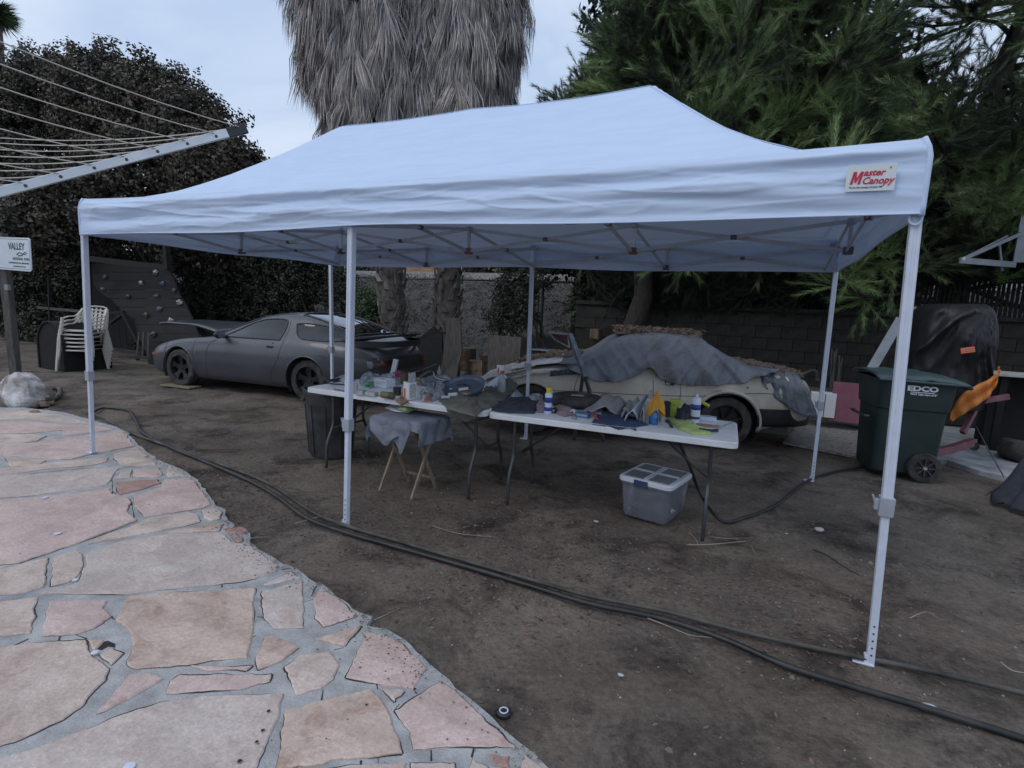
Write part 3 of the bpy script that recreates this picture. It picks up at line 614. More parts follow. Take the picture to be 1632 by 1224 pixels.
valance((X0, Y0), (X0, Y1), (-1, 0), 110, 'valance'); valance((X1, Y0), (X1, Y1), (1, 0), 110, 'valance')
# seams: thin raised piping along the four hips, the ridge, the eave and the valance hem
def rz_(x, y, d=.004): return (x, y, roof_z(x, y)+d)
sm_ = []
for sx in (-1, 1):
    for ye in (Y0, Y1):
        sm_.append([rz_(.02*0+sx*1.5+(( X1 if sx > 0 else X0)-sx*1.5)*k/20, 1.5+(ye-1.5)*k/20) for k in range(21)])
sm_.append([rz_(-1.5+3*k/24, 1.5) for k in range(25)])
def eave_pts(o):
    a, b, c, d = (X0+o, Y0+o), (X1-o, Y0+o), (X1-o, Y1-o), (X0+o, Y1-o); out = []
    for p, q in ((a, b), (b, c), (c, d), (d, a)): out += [rz_(p[0]+(q[0]-p[0])*k/60, p[1]+(q[1]-p[1])*k/60, .0005) for k in range(61)]
    return out
sm_ += [eave_pts(.10), eave_pts(.115)]
for P in sm_: MB().tube(P, .0028, 5, flat=.8).build('seam', 'canopy_cloth', CAN, sm=True, world=True)
hem = MB()
hem.tube([Vector(val_pt(X0+(X1-X0)*k/150, Y0, 0, -1, 1, X0+(X1-X0)*k/150+Y0*1.3, abs(2*k/150-1))) for k in range(151)], .004, 5)
hem.tube([Vector(val_pt(X1, Y0+(Y1-Y0)*k/60, 1, 0, 1, X1+1.3*(Y0+(Y1-Y0)*k/60), abs(2*k/60-1))) for k in range(61)], .004, 5)
hem.tube([Vector(val_pt(X0, Y0+(Y1-Y0)*k/60, -1, 0, 1, X0+1.3*(Y0+(Y1-Y0)*k/60), abs(2*k/60-1))) for k in range(61)], .004, 5)
hem.build('hem', 'canopy_cloth', CAN, sm=True, world=True)
for cx, cy in ((X0, Y0), (X1, Y0), (X1, Y1), (X0, Y1)):     # corner piping
    MB().tube([(cx+math.copysign(.004+.022*min(1, k/1.5), cx), cy+(-1 if cy < 1 else 1)*(.004+.022*min(1, k/1.5)), ZE+.003-(ZE-ZV+.01)*k/8) for k in range(9)], .011, 8).build('corner_piping', 'canopy_cloth', CAN, sm=True, world=True)
MB().tube([(X1-.01+.022*math.cos(a)+.02, Y0-.012, ZV-.015+.026*math.sin(a)) for a in np.linspace(1.2, 6.9, 14)], .005, 6).build('corner_loop', 'canopy_cloth', CAN, sm=True, world=True)
# label on the valance
lb = onY(1346, 306, Y0-.052); lr = onY(1425, 303, Y0-.052); lt = onY(1352, 264, Y0-.052)
LX, LZ = lb.x, lb.z; lw = (lr-lb).length; lh = lt.z-lb.z
LM = frame((LX, Y0-.053, LZ), (1, 0, .0), (0, 0, 1))
lab = MB().box((lw/2, lh/2, -.001), (lw, lh, .0016)).xf(LM).build('maker_label', 'label_white', CAN, world=True)
inv = root_m(CAN).inverted()
def ltext(s, x, y, size, mat, **k): return text('lettering', s, size, mat, inv @ LM @ Matrix.Translation((x*lw, y*lh, .0006)), CAN, **k)
MP = [(0,0),(.26,0),(.26,.62),(.42,.12),(.58,.12),(.80,.64),(.78,0),(1.04,0),(1.06,1),(.74,1),(.52,.46),(.34,1),(0,1)]
mm_ = MB(); q_ = [((.085+(.20*x+.055*y))*lw, (.27+.47*y)*lh) for x, y in MP]
mm_.prism(q_, .0004, .0018).xf(LM).build('lettering', 'red_print', CAN, world=True)
ltext('aster', .345, .58, lh*.34, 'red_print', shear=.28, bold=.0008, sx=1.0)
ltext('Canopy', .325, .27, lh*.36, 'red_print', shear=.28, bold=.0008, sx=.92)
ltext('To be the canopy of your life', .07, .12, lh*.095, 'dark_print', shear=.3)
ltext('R', .86, .82, lh*.09, 'dark_print')

# legs: px of foot and of the point where the leg passes the valance
def leg(base, top, slx, sz, label, plate=(-1, 0)):
    base = Vector(base); top = Vector(top); d = (top-base); full = base+d*((1.985-base.z)/d.z); upp = Vector((max(X0+.028, min(X1-.028, full.x)), max(Y0+.024, min(Y1-.024, full.y)), 2.21))
    L_ = thing('leg', None, None, (0, 0, 0)); L_.parent = CAN; L_.location = (0, 0, 0)
    L_['label'] = label
    def P(z): return base+d*((z-base.z)/d.z) if z < 1.99 else full.lerp(upp, (z-1.985)/(2.21-1.985))
    def bb(m, name, mat, bev=.002):
        m.xf(inv); return m.build(name, mat, L_, bevel=bev)
    w = .040; m = MB().bar(P(slx), full, w, w, (0, 1, 0))
    for s in (-1, 1):
        m.bar(P(slx)+Vector((s*.011, -w/2-.0015, 0)), full+Vector((s*.011, -w/2-.0015, 0)), .010, .003, (0, 1, 0))
    m.bar(full, upp, w*.98, w*.98, (0, 1, 0)); bb(m, 'outer_tube', 'white_paint')
    m = MB().bar(P(base.z+.004), P(slx), .031, .031, (0, 1, 0))
    for s in (-1, 1): m.bar(P(base.z+.02)+Vector((s*.009, -.0165, 0)), P(slx)+Vector((s*.009, -.0165, 0)), .006, .002, (0, 1, 0))
    bb(m, 'inner_tube', 'white_paint')
    c = P(slx); m = MB().box(c, (.056, .056, .085)); m.box(c+Vector((-.036, 0, .004)), (.018, .03, .05)); m.box(c+Vector((-.046, 0, .02)), (.008, .026, .05), m=Matrix.Rotation(-.35, 3, 'Y')); bb(m, 'height_clamp', 'grey_plastic', .004)
    b = P(base.z); m = MB().box(b+Vector((plate[0]*.028, plate[1]*.028, .004)), (.085 if plate[0] else .05, .05 if plate[0] else .085, .007)); m.box(b+Vector((plate[0]*.02, 0, .025)), (.012, .030, .04)); bb(m, 'foot_plate', 'white_paint', .002)
    m = MB()
    for k in range(5):
        q = P(base.z+.05+k*.035)+Vector((0, -.0158, 0)); bb(MB().lathe([(0, -.001), (.0045, -.001), (.0045, .001), (0, .001)], q, 8, Matrix.Rotation(R(90), 3, 'X')), 'pin_hole', 'dark_print', 0)
    s = P(sz); bb(MB().box(s+Vector((0, .01 if base.y < 1 else -.01, 0)), (.05, .06, .05)).box(s+Vector((0, .045 if base.y < 1 else -.045, 0)), (.03, .04, .04)), 'slider', 'white_paint', .004)
    s = P(2.20); bb(MB().box(s, (.046, .046, .06)), 'top_joint', 'grey_plastic', .004)
    return L_
SLZ = 2.03
leg(spot(148, 722, .022), onY(134.5, 375, 0), .745, SLZ, 'front leg standing on the flagstone patio')
leg(spot(552, 838, -.01), onY(561, 371, 0), .70, SLZ, 'middle front leg standing on the dirt beside the hoses')
leg(spot(1386, 1058, -.01), onY(1460, 346, 0), .74, SLZ, 'nearest front leg with the grey height clamp in plain view')
leg(spot(1294, 767, -.01), onY(1332, 434, 3), .74, SLZ, 'back leg standing between the plywood sheet and the green bin')
leg(spot(838, 700, -.01), onY(848, 429, 3), .85, SLZ, 'middle back leg seen behind the two tables')
leg(spot(530, 662, -.01), onY(527, 411, 3), .85, SLZ, 'back leg in front of the grey car')
# scissor trusses
ZT, ZB, ZMB, ZMT = 2.20, 2.04, 1.865, 2.07
NODES = set()
def node(x, y):
    if (round(x, 2), round(y, 2)) in NODES: return
    NODES.add((round(x, 2), round(y, 2))); inner = 1.4 < y < 1.6
    MB().box((x, y, ZB), (.058, .058, .05)).build('joint_bracket', 'rust_bracket' if inner and -.2 < x < 1.7 else 'dark_bracket', CAN, world=True, bevel=.004)
    MB().box((x, y, ZT), (.05, .05, .04)).build('joint_bracket', 'grey_plastic', CAN, world=True, bevel=.004)
    MB().bar((x, y, ZB), (x, y, ZT), .022, .022).build('link_post', 'truss_paint', CAN, world=True)
def truss(a, b):
    a = Vector(a); b = Vector(b); n = Vector((-(b-a).y, (b-a).x, 0)).normalized()*.011
    MB().bar((a.x+n.x, a.y+n.y, ZT), (b.x+n.x, b.y+n.y, ZB), .012, .026, (0, 0, 1)).build('scissor_bar', 'truss_paint', CAN, world=True)
    MB().bar((a.x-n.x, a.y-n.y, ZB), (b.x-n.x, b.y-n.y, ZT), .012, .026, (0, 0, 1)).build('scissor_bar', 'truss_paint', CAN, world=True)
    c = (a+b)/2; MB().box((c.x, c.y, (ZT+ZB)/2), (.042, .042, .032)).build('pivot', 'dark_bracket', CAN, world=True, bevel=.003)
ZT, ZB = 2.19, 2.0
XN = [-2.87, -1.45, 0.01, 1.47, 2.90]
for y in (0.0, 1.5, 3.0):
    for x, x2 in zip(XN, XN[1:]): truss((x, y), (x2, y))
for x in XN:
    for y in (0.0, 1.5): truss((x, y), (x, y+1.5))
for x in XN:
    for y in (0.0, 1.5, 3.0):
        if y == 1.5 or x in (XN[1], XN[3]): node(x, y)
for x in (XN[1], XN[3]):
    MB().bar((x, 1.5, ZB), (x, 1.5, roof_z(x, 1.5)-.02), .028, .028).build('centre_pole', 'white_paint', CAN, world=True)

# ------------------------------------------------------------------ rotary clothes dryer, one arm reaching into view
DC = Vector((-.829, -1.673, 1.822)); DR, DSL, DAZ = 1.352, .428, .927
D = thing('clothes_dryer', 'rotary clothes dryer with metal arms and cream lines above the patio', 'clothes dryer', (DC.x, DC.y, .02))
ddir = lambda k: DAZ+(0, R(99), R(186), -R(93))[k]
def dp(k, r, dz=0):
    a = ddir(k); return DC+Vector((r*math.cos(DSL)*math.cos(a), r*math.cos(DSL)*math.sin(a), r*math.sin(DSL)+dz))
MB().tube([(DC.x, DC.y, .02), (DC.x, DC.y, DC.z+.15)], .025, 14).build('post', 'aluminium', D, sm=True, world=True, angle=40)
MB().lathe([(.0, -.07), (.06, -.07), (.06, .07), (0, .07)], DC, 16).build('hub', 'black_plastic', D, world=True)
HR = [DR-.02]+[DR-.145-.14*i for i in range(8)]
for k in range(4):
    am = MB().bar(dp(k, .05), dp(k, DR-.085), .018, .042).build('arm', 'aluminium', D, world=True, bevel=.003)
    c = MB().bar(dp(k, DR-.087), dp(k, DR+.01), .022, .048); c.build('end_cap', 'black_plastic', D, world=True, bevel=.003)
    for r in HR[1:]:
        q = dp(k, r, -.002); a = ddir(k); MB().lathe([(0, -.014), (.007, -.014), (.007, .014), (0, .014)], q, 8, Matrix.Rotation(a, 3, 'Z') @ Matrix.Rotation(R(90), 3, 'X')).build('line_eyelet', 'dark_print', D, world=True)
for k in range(4):
    for r in HR:
        a, b = dp(k, r, .012), dp((k+1) % 4 if k < 3 else 0, r, .012); P = [a.lerp(b, t/8)+Vector((0, 0, -.10*r*(1-(2*t/8-1)**2)*.35)) for t in range(9)]
        MB().tube(P, .0026, 5).build('line', 'cord', D, sm=True, world=True)

# ------------------------------------------------------------------ folding tables
def table(name, label, c, L_, Wd, rz, zt, legs=(1, 1)):
    t = thing(name, label, 'folding table', (c[0], c[1], 0), rz, 'white folding tables under the canopy')
    # rounded-corner top with rim
    def rr(l, w, r, z): return [(sx*(l/2-r)+r*math.cos(a), sy*(w/2-r)+r*math.sin(a), z) for sx, sy, a0 in ((1, 1, 0), (-1, 1, 90), (-1, -1, 180), (1, -1, 270)) for a in [R(a0+q*18) for q in range(6)]]
    m = MB(); rings = [rr(L_-.012, Wd-.012, .05, zt), rr(L_, Wd, .055, zt-.007), rr(L_, Wd, .055, zt-.042), rr(L_-.02, Wd-.02, .05, zt-.046)]; n = len(rings[0])
    for r in rings: m.v += r
    m.f = [tuple(range(n))]+[(i*n+j, (i+1)*n+j, (i+1)*n+(j+1) % n, i*n+(j+1) % n) for i in range(3) for j in range(n)]+[tuple(range(4*n-1, 3*n-1, -1))]
    m.build('tabletop', 'table_plastic', t)
    for s in (-1, 1):
        x = s*(L_/2-.16)
        for sy in (-1, 1):
            y0 = sy*.20; y1 = sy*.28
            P = smooth([(x, y0, zt-.05), (x, y0, zt-.30), (x, sy*.215, zt-.38), (x, y1, .22), (x, y1+sy*.01, .01)], 5)
            MB().tube(P, .0135, 10).build('leg', 'leg_grey', t, sm=True)
        MB().tube([(x, -.215, zt-.38), (x, .215, zt-.38)], .010, 8).build('crossbar', 'leg_grey', t, sm=True)
        MB().tube([(x, -.2, zt-.12), (x, .2, zt-.12)], .010, 8).build('crossbar', 'leg_grey', t, sm=True)
        MB().tube([(x, 0, zt-.37), (x-s*.42, 0, zt-.05)], .009, 8).build('brace', 'leg_grey', t, sm=True)
    return t
T1Z, T2Z = .745, .735
TB1 = table('folding_table', 'white folding table beside the trash can with the round pan and khaki cloth on it', (-.285, 1.14), 1.80, .76, R(0), T1Z)
TB2 = table('folding_table', 'white folding table with the storage tub under its end and yellow-capped can on it', (1.475, 1.235), 1.76, .76, R(3.6), T2Z)

# ------------------------------------------------------------------ things on the tables
def T(u, v, z=T1Z): return spot(u, v, z+.002)
def cloth(name, px, z, h, mat, label, cat='cloth', seed=0, n=26, hang=None, folds=1.):
    """a crumpled cloth: a polygon footprint filled with a bumpy sheet that dips at its rim"""
    P = [spot(u, v, z) for u, v in px]; c = sum(P, Vector())/len(P); rows = []; m = MB(); k = len(P)*6; ring = [P[i//6].lerp(P[(i//6+1) % len(P)], (i % 6)/6) for i in range(k)]
    NR = 9
    for j in range(NR+1):
        s = j/NR; r = []
        for q in ring:
            p = c.lerp(q, s); e = (1-s**4)
            w = mn.noise(Vector((p.x*9*folds, p.y*9*folds, seed)))+.6*mn.noise(Vector((p.x*24*folds, p.y*24*folds, seed+5)))
            jit = 1+.05*mn.noise(Vector((p.x*20, p.y*20, seed+9)))*s
            r.append((c.x+(p.x-c.x)*jit, c.y+(p.y-c.y)*jit, z+.004+max(0, h*(.55+.75*w))*e+(.004 if s < 1 else 0)))
        r.append(r[0]); rows.append(r)
    m.grid(rows)
    if hang:                                            # flap over the front edge: list of (u,v_bottom) replacing part of rim
        pass
    o = m.solo(name, mat, label, cat, sm=True); md = o.modifiers.new('thick', 'SOLIDIFY'); md.thickness = .003; return o
def can(u, v, z, prof, mat, label, name='spray_can', cat='can', cap=None, capmat=None, tilt=None, n=20, stripes=None):
    p = spot(u, v, z); t = thing(name, label, cat, (p.x, p.y, z+.002)); 
    MB().lathe([(0, 0)]+prof, n=n).build('body', mat, t, sm=True, angle=35)
    if cap: MB().lathe(cap, n=n).build('cap', capmat, t, sm=True, angle=35)
    for k, (z0, z1, r, mt) in enumerate(stripes or []): MB().lathe([(r, z0), (r+.0006, z0), (r+.0006, z1), (r, z1)], n=n).build('label_print', mt, t, sm=True)
    if tilt: t.rotation_euler = tilt
    return t
def carton(u, v, z, d, mat, label, rz=0., name='box', cat='box', parts=None, tilt=(0, 0), hollow=False):
    p = spot(u, v, z); t = thing(name, label, cat, (p.x, p.y, z+.002), rz)
    if hollow:
        w = .003; m = MB().box((0, 0, .002), (d[0], d[1], .004))
        for s in (-1, 1): m.box((s*(d[0]/2-w/2), 0, d[2]/2), (w, d[1], d[2])); m.box((0, s*(d[1]/2-w/2), d[2]/2), (d[0]-2*w, w, d[2]))
        m.build('carton_body', mat, t)
    else: MB().box((0, 0, d[2]/2), d).build('carton_body', mat, t, bevel=.002)
    for nm, c, dd, mt in parts or []: MB().box(c, dd).build(nm, mt, t, bevel=.001)
    t.rotation_euler = (tilt[0], tilt[1], rz); return t
# --- table one, from its left end
def tool(px, z, r, mat, label, name='tool', cat='tool', head=None, headmat=None, flat=1.):
    P = [spot(u, v, z+dz) for u, v, dz in px]; t = thing(name, label, cat, P[0])
    MB().tube(smooth(P, 3), r, 8, flat=flat).build('shaft', mat, t, sm=True, world=True)
    if head: MB().blob(P[-1], head, 12, 8, .1, 1).build('head', headmat or mat, t, sm=True, world=True)
    return t
tool([(515,601,.02),(527,611,.02),(548,613,.02),(560,618,.02)], T1Z, .008, 'black_plastic', 'black bent pry bar at the left end of the table', 'pry_bar', 'tool')
tool([(526,606,.015),(545,603,.015),(560,601,.02)], T1Z, .011, 'charcoal_cloth', 'dark handled wrench behind the black pry bar', 'wrench', 'wrench', (.018,.012,.01))
tool([(532,620,.012),(545,622,.012),(556,624,.012)], T1Z, .007, 'grey_steel', 'short steel wrench near the front rim, left of the middle canopy leg', 'wrench', 'wrench', (.012,.012,.008))
tool([(520,606,.01),(512,610,.01),(538,606,.012)], T1Z, .006, 'leg_grey', 'thin dark screwdriver at the table corner', 'screwdriver', 'screwdriver')
cloth('plastic_bag', [(532,604),(545,600),(562,600),(566,607),(548,610)], T1Z, .03, 'clear_bag', 'small crumpled grey bag left of the middle canopy leg', 'bag', 3, folds=1.6)
cloth('plastic_bag', [(572,607),(578,600),(592,598),(606,601),(606,612),(590,620),(576,618)], T1Z, .075, 'clear_bag', 'crumpled clear plastic bag around the green bottle', 'bag', 4, folds=1.5)
cloth('plastic_bag', [(602,600),(628,596),(645,600),(642,612),(620,616)], T1Z, .05, 'clear_bag', 'crumpled grey plastic bag behind the white carton', 'bag', 8, folds=1.5)
can(586, 617, T1Z, [(.026, .004), (.031, .02), (.030, .05), (.018, .075), (.011, .085), (0, .09)], 'green_glass', 'shiny green bottle lying in a clear bag', 'green_bottle', 'bottle', tilt=(R(50), R(30), .4))
carton(566, 622, T1Z, (.05, .02, .055), 'paper_dull', 'small cream tag standing against the middle canopy leg', .1, 'paper_tag', 'tag')
carton(574, 629, T1Z, (.10, .05, .04), 'clear_bag', 'clear plastic case with nails by the front rim', .0, 'plastic_case', 'case')
carton(592, 631, T1Z, (.10, .055, .032), 'box_grey_print', 'grey printed packet on the front rim', .06, 'packet', 'packet')
t = carton(613, 617, T1Z, (.15, .12, .075), 'box_white', 'open white carton with folded flaps behind the olive jar', -.12, 'open_carton', 'carton', hollow=True, parts=[('flap', (0, -.085, .065), (.15, .055, .003), 'box_white'), ('flap', (-.095, 0, .075), (.045, .11, .003), 'box_white'), ('inner_tray', (0, 0, .055), (.135, .105, .004), 'paper')])
t = carton(626, 597, T1Z, (.05, .04, .17), 'box_white', 'tall narrow white spray head box leaning behind the white carton', .3, 'white_carton', 'carton', tilt=(0, R(12)))
carton(636, 606, T1Z, (.07, .05, .09), 'magenta', 'magenta carton behind the open white one', .05, 'magenta_carton', 'carton')
carton(646, 612, T1Z, (.055, .08, .11), 'box_brown', 'brown carton next to the magenta one', .0, 'brown_carton', 'carton', hollow=True)
p = spot(618, 630, T1Z+.03); t = thing('olive_jar', 'olive green plastic jar lying on its side', 'jar', (p.x, p.y, T1Z+.002))
MB().lathe([(0, -.06), (.026, -.06), (.028, -.05), (.028, .05), (.022, .058), (0, .058)], (0, 0, .029), 18, Matrix.Rotation(R(90), 3, 'Y')).build('body', 'olive_plastic', t, sm=True, angle=35)
MB().lathe([(.0285, .02), (.030, .02), (.030, .055), (.0285, .055)], (0, 0, .029), 18, Matrix.Rotation(R(90), 3, 'Y')).build('lid', 'dark_print', t)
carton(633, 630, T1Z, (.05, .05, .07), 'black_plastic', 'small black box between the olive jar and the orange-labelled carton', .1, 'black_box', 'box')
t = carton(653, 637, T1Z, (.075, .075, .145), 'box_white', 'tall white carton with orange print and open flap on the table rim', -.28, 'orange_label_carton', 'carton', hollow=True, parts=[('orange_label', (-.018, -.0385, .05), (.026, .001, .085), 'orange_print'), ('side_print', (.0385, 0, .072), (.001, .065, .12), 'box_grey_print'), ('flap', (.036, -.01, .185), (.003, .07, .08), 'box_grey_print')])
p = spot(643, 636, T1Z); MB().tube([(p.x+.02*math.cos(a), p.y, T1Z+.035+.03*math.sin(a)) for a in np.linspace(0, 6.3, 14)], .005, 6, caps=False).solo('cup_handle', 'pink_cloth', 'pale ring handle beside the orange-labelled carton', 'ring', sm=True)
cloth('rag', [(630,640),(640,632),(652,642),(640,648)], T1Z, .02, 'copper', 'small crumpled brown scrap at the rim before the orange-labelled carton', 'rag', 5, folds=2)
cloth('plastic_bag', [(668,628),(682,615),(700,612),(716,618),(712,634),(690,640),(672,640)], T1Z, .07, 'clear_bag', 'large crumpled clear bag left of the round pan', 'bag', 11, folds=1.7)
cloth('crumpled_foil', [(672,632),(680,628),(692,634),(688,641),(676,641)], T1Z, .045, 'copper', 'crumpled copper coloured foil in front of the clear bag', 'foil', 12, folds=2.2)
cloth('blue_cloth', [(668,608),(690,598),(712,598),(722,606),(700,614),(676,616)], T1Z, .035, 'pan_blue', 'blue-grey folded sheet behind the pan handle', 'cloth', 13, folds=.8)
# long thin tool with handle, rear left
tool([(640,598,.07),(665,592,.10),(695,581,.12)], T1Z, .0055, 'grey_steel', 'long thin steel rod slanting up behind the cartons', 'steel_rod', 'rod', (.012,.01,.01))
can(700, 597, T1Z, [(.018, .0), (.024, .01), (.024, .03), (.012, .06), (.006, .09), (.006, .1), (0, .1)], 'clear_bottle', 'small pale glue bottle with narrow nozzle behind the pan', 'glue_bottle', 'bottle')
tool([(666,604,.09),(680,594,.12),(690,592,.12),(694,602,.1),(712,606,.09)], T1Z, .006, 'chrome', 'bent bright metal bar behind the round pan', 'bent_bar', 'bar')
# the round pan leaning on the pile
p = spot(741, 622, T1Z+.05); t = thing('round_pan', 'round blue-grey metal pan lying tilted with a white tag in it', 'pan', (p.x, p.y, T1Z+.062))
MB().lathe([(0, .0), (.150, .002), (.162, .012), (.170, .038), (.178, .040), (.178, .034), (.168, .004), (.150, -.006), (0, -.006)], n=40).build('dish', 'pan_blue', t, sm=True, angle=45)
MB().box((-.01, -.01, .006), (.085, .045, .002), rz=.3).build('tag', 'paper', t)
MB().tube([(-.09, .05, .008), (-.03, .07, .01), (.03, .03, .008)], .008, 6, flat=.3).build('wiper_blade', 'dark_print', t, sm=True)
t.rotation_euler = (R(24), R(-4), .2)
MB().lathe([(0, 0), (.09, 0), (.09, .02), (.085, .045), (0, .045)], (p.x+.02, p.y-.03, T1Z+.002), 24).solo('tin', 'copper', 'shallow copper tin under the round pan', 'tin', sm=True, angle=35)
cloth('khaki_cloth', [(700,640),(708,630),(726,634),(760,628),(792,620),(812,630),(808,640),(790,648),(772,654),(757,664),(735,660),(712,652)], T1Z, .05, 'khaki_cloth', 'khaki cloth heaped along the front rim below the round pan', 'cloth', 14)
m = MB(); rows = []
for j in range(6):
    rows.append([onY(712+(760-712)*i/14, 650+12*i/14+(5+1.5*math.sin(i*.9)+9*math.sin(math.pi*i/14))*j/5, .755-.004*math.sin(i)) for i in range(15)])
m.grid(rows).solo('khaki_flap', 'khaki_cloth', 'khaki cloth edge hanging over the table rim', 'cloth', sm=True)
for u, v, lab in ((722,632,'white paper roll lying in front of the round pan'), (715,625,'white paper roll behind the first one')):
    p = spot(u, v, T1Z+.02); MB().lathe([(0, -.04), (.018, -.04), (.018, .04), (0, .04)], (p.x, p.y, T1Z+.035), 16, Matrix.Rotation(R(80), 3, 'Y')).solo('paper_roll', 'paper', lab, 'roll', sm=True, angle=40)
carton(710, 637, T1Z, (.07, .03, .03), 'paper', 'small torn white packet left of the paper rolls', .5, 'packet', 'packet')
# leaning white jug with blue cap
p = spot(779, 622, T1Z); t = thing('white_jug', 'white plastic jug with a dark blue cap leaning on the khaki cloth', 'jug', (p.x, p.y, T1Z+.02))
MB().lathe([(0, 0), (.04, 0), (.045, .02), (.045, .14), (.022, .18), (.02, .2), (0, .2)], n=18).build('body', 'can_white', t, sm=True, angle=45)
MB().lathe([(0, -.028), (.024, -.028), (.024, 0), (0, 0)], n=18).build('cap', 'blue_print', t, sm=True, angle=40)
t.rotation_euler = (R(-20), R(52), R(20))
cloth('khaki_cloth', [(770,622),(790,608),(812,606),(826,616),(816,630),(790,632)], T1Z, .08, 'khaki_cloth', 'khaki cloth heap behind the spray bottle', 'cloth', 15)
# spray bottle with red trigger
def sprayer(u, v, z, label, h=.19, body='clear_bottle', trig='red_plastic', head='white_paint', liquid=None, scale=1.):
    p = spot(u, v, z); t = thing('spray_bottle', label, 'spray bottle', (p.x, p.y, z+.002)); r = .036*scale
    MB().lathe([(0, 0), (r, 0), (r*1.04, .01), (r*1.04, h*.55), (r*.8, h*.75), (r*.42, h*.95), (r*.38, h)], n=20).build('body', body, t, sm=True, angle=45)
    if liquid: MB().lathe([(0, .003), (r*1.06, .003), (r*1.06, h*.42), (0, h*.42)], n=20).build('liquid', liquid, t, sm=True, angle=45)
    MB().lathe([(0, h-.01), (r*.48, h-.01), (r*.48, h+.018), (0, h+.018)], n=16).build('collar', trig, t, sm=True, angle=40)
    m = MB().box((-.008, 0, h+.045), (.035, .022, .05)); m.box((-.03, 0, h+.058), (.05, .02, .024)); m.build('head', head, t, bevel=.004)
    m = MB().box((-.052, 0, h+.058), (.016, .018, .02)).tube([(-.03, 0, h+.045), (-.042, 0, h+.02), (-.040, 0, h-.005)], .006, 6); m.build('trigger', trig, t, bevel=.002)
    return t
sprayer(799, 628, T1Z, 'clear spray bottle with red trigger standing behind the dark cloth')
# --- table two
cloth('dark_cloth', [(782,655),(784,646),(806,636),(838,634),(862,636),(858,650),(852,660),(810,659)], T2Z, .045, 'charcoal_cloth', 'dark blue-grey cloth folded at the left end of the table', 'cloth', 21)
cloth('plastic_bag', [(812,636),(820,626),(834,630),(830,640)], T2Z, .06, 'clear_bag', 'small crumpled clear bag behind the dark cloth', 'bag', 22, folds=1.6)
cloth('grey_rag', [(838,634),(850,630),(866,632),(864,642),(846,642)], T2Z, .04, 'clear_bag', 'grey plastic wrap between the dark cloth and the yellow-capped can', 'wrap', 23, folds=1.6)
cloth('pink_rag', [(853,648),(858,640),(872,642),(872,658),(856,658)], T2Z, .035, 'pink_cloth', 'dull pink rag left of the yellow-capped can', 'rag', 24)
can(873, 659, T2Z, [(.027, 0), (.0285, .004), (.0285, .145), (.024, .158), (.014, .162), (0, .162)], 'can_white', 'white spray can with yellow cap standing on the front of the table', cap=[(.012, .16), (.02, .162), (.02, .185), (.024, .186), (.024, .2), (0, .2)], capmat='yellow_plastic', stripes=[(.02, .05, .0288, 'blue_print'), (.085, .125, .0288, 'blue_print')])
cloth('pink_rag', [(882,652),(892,644),(912,650),(918,662),(900,665),(886,660)], T2Z, .035, 'pink_cloth', 'dull pink rag right of the yellow-capped can', 'rag', 25)
for u, v, mt, lab in ((883,658,'black_plastic','small black film can lying right of the yellow-capped can'), (913,661,'paper','white tape roll lying on end beside the pink rag')):
    p = spot(u, v, T2Z); t = thing('roll', lab, 'roll', (p.x, p.y, T2Z+.022))
    MB().lathe([(0, -.02), (.02, -.02), (.02, .02), (0, .02)], n=18, m=Matrix.Rotation(R(90), 3, 'X')).build('body', mt, t, sm=True, angle=40)
    MB().lathe([(0, .0205), (.010, .0205), (.010, .0215), (0, .0215)], n=14, m=Matrix.Rotation(R(90), 3, 'X')).build('core', 'paper_dull' if mt != 'paper' else 'blue_print', t)
carton(915, 668, T2Z, (.04, .02, .015), 'pink_cloth', 'tiny white and pink card at the rim beside the tape roll', .1, 'card', 'card')
carton(929, 665, T2Z, (.10, .06, .035), 'blue_box', 'flat blue box at the rim of the table', -.1, 'blue_box', 'box', parts=[('lid_strip', (0, -.0305, .018), (.09, .001, .012), 'paper_dull')])
tool([(936,655,.03),(945,661,.025),(952,668,.02)], T2Z, .008, 'red_plastic', 'red screwdriver handle lying on the blue box', 'screwdriver', 'screwdriver')
p = spot(918, 648, T2Z); t = thing('tyre', 'small black tyre lying flat on the table', 'tyre', (p.x-.02, p.y+.05, T2Z+.002))
MB().lathe([(.12, .0), (.20, .004), (.225, .03), (.225, .06), (.20, .085), (.13, .088), (.115, .06), (.115, .02), (.12, 0)], n=36).build('tread', 'rubber', t, sm=True)
MB().lathe([(0, .03), (.115, .03), (.115, .055), (0, .05)], n=24).build('rim', 'rim_black', t, sm=True)
MB().box((.02, -.03, .09), (.1, .05, .006), rz=.2).build('grey_strip', 'paper_dull', t)
# newspapers / sheets
def sheet(px, z, h, mat, label, name, cat, seed, curl=.03):
    P = [spot(u, v, z) for u, v in px]; rows = []
    for j in range(9):
        a = P[0].lerp(P[3], j/8); b = P[1].lerp(P[2], j/8)
        rows.append([a.lerp(b, i/14)+Vector((0, 0, h*math.sin(math.pi*i/14)**.8+.5*curl*math.sin(i*.8+j*.5+seed)+curl*mn.noise(Vector((i*.35, j*.4, seed)))+.012+h*.6*(j/8))) for i in range(15)])
    o = MB().grid(rows).solo(name, mat, label, cat, sm=True); md = o.modifiers.new('t', 'SOLIDIFY'); md.thickness = .002; return o
sheet([(925,664),(985,664),(998,652),(948,644)], T2Z, .055, 'news_print', 'creased grey newspaper humped over the tools', 'newspaper', 'newspaper', 1)
cloth('magazine', [(955,648),(972,640),(992,640),(1004,644),(990,654),(966,656)], T2Z, .055, 'paper_dull', 'curled magazine behind the newspaper', 'magazine', 33, folds=.7)
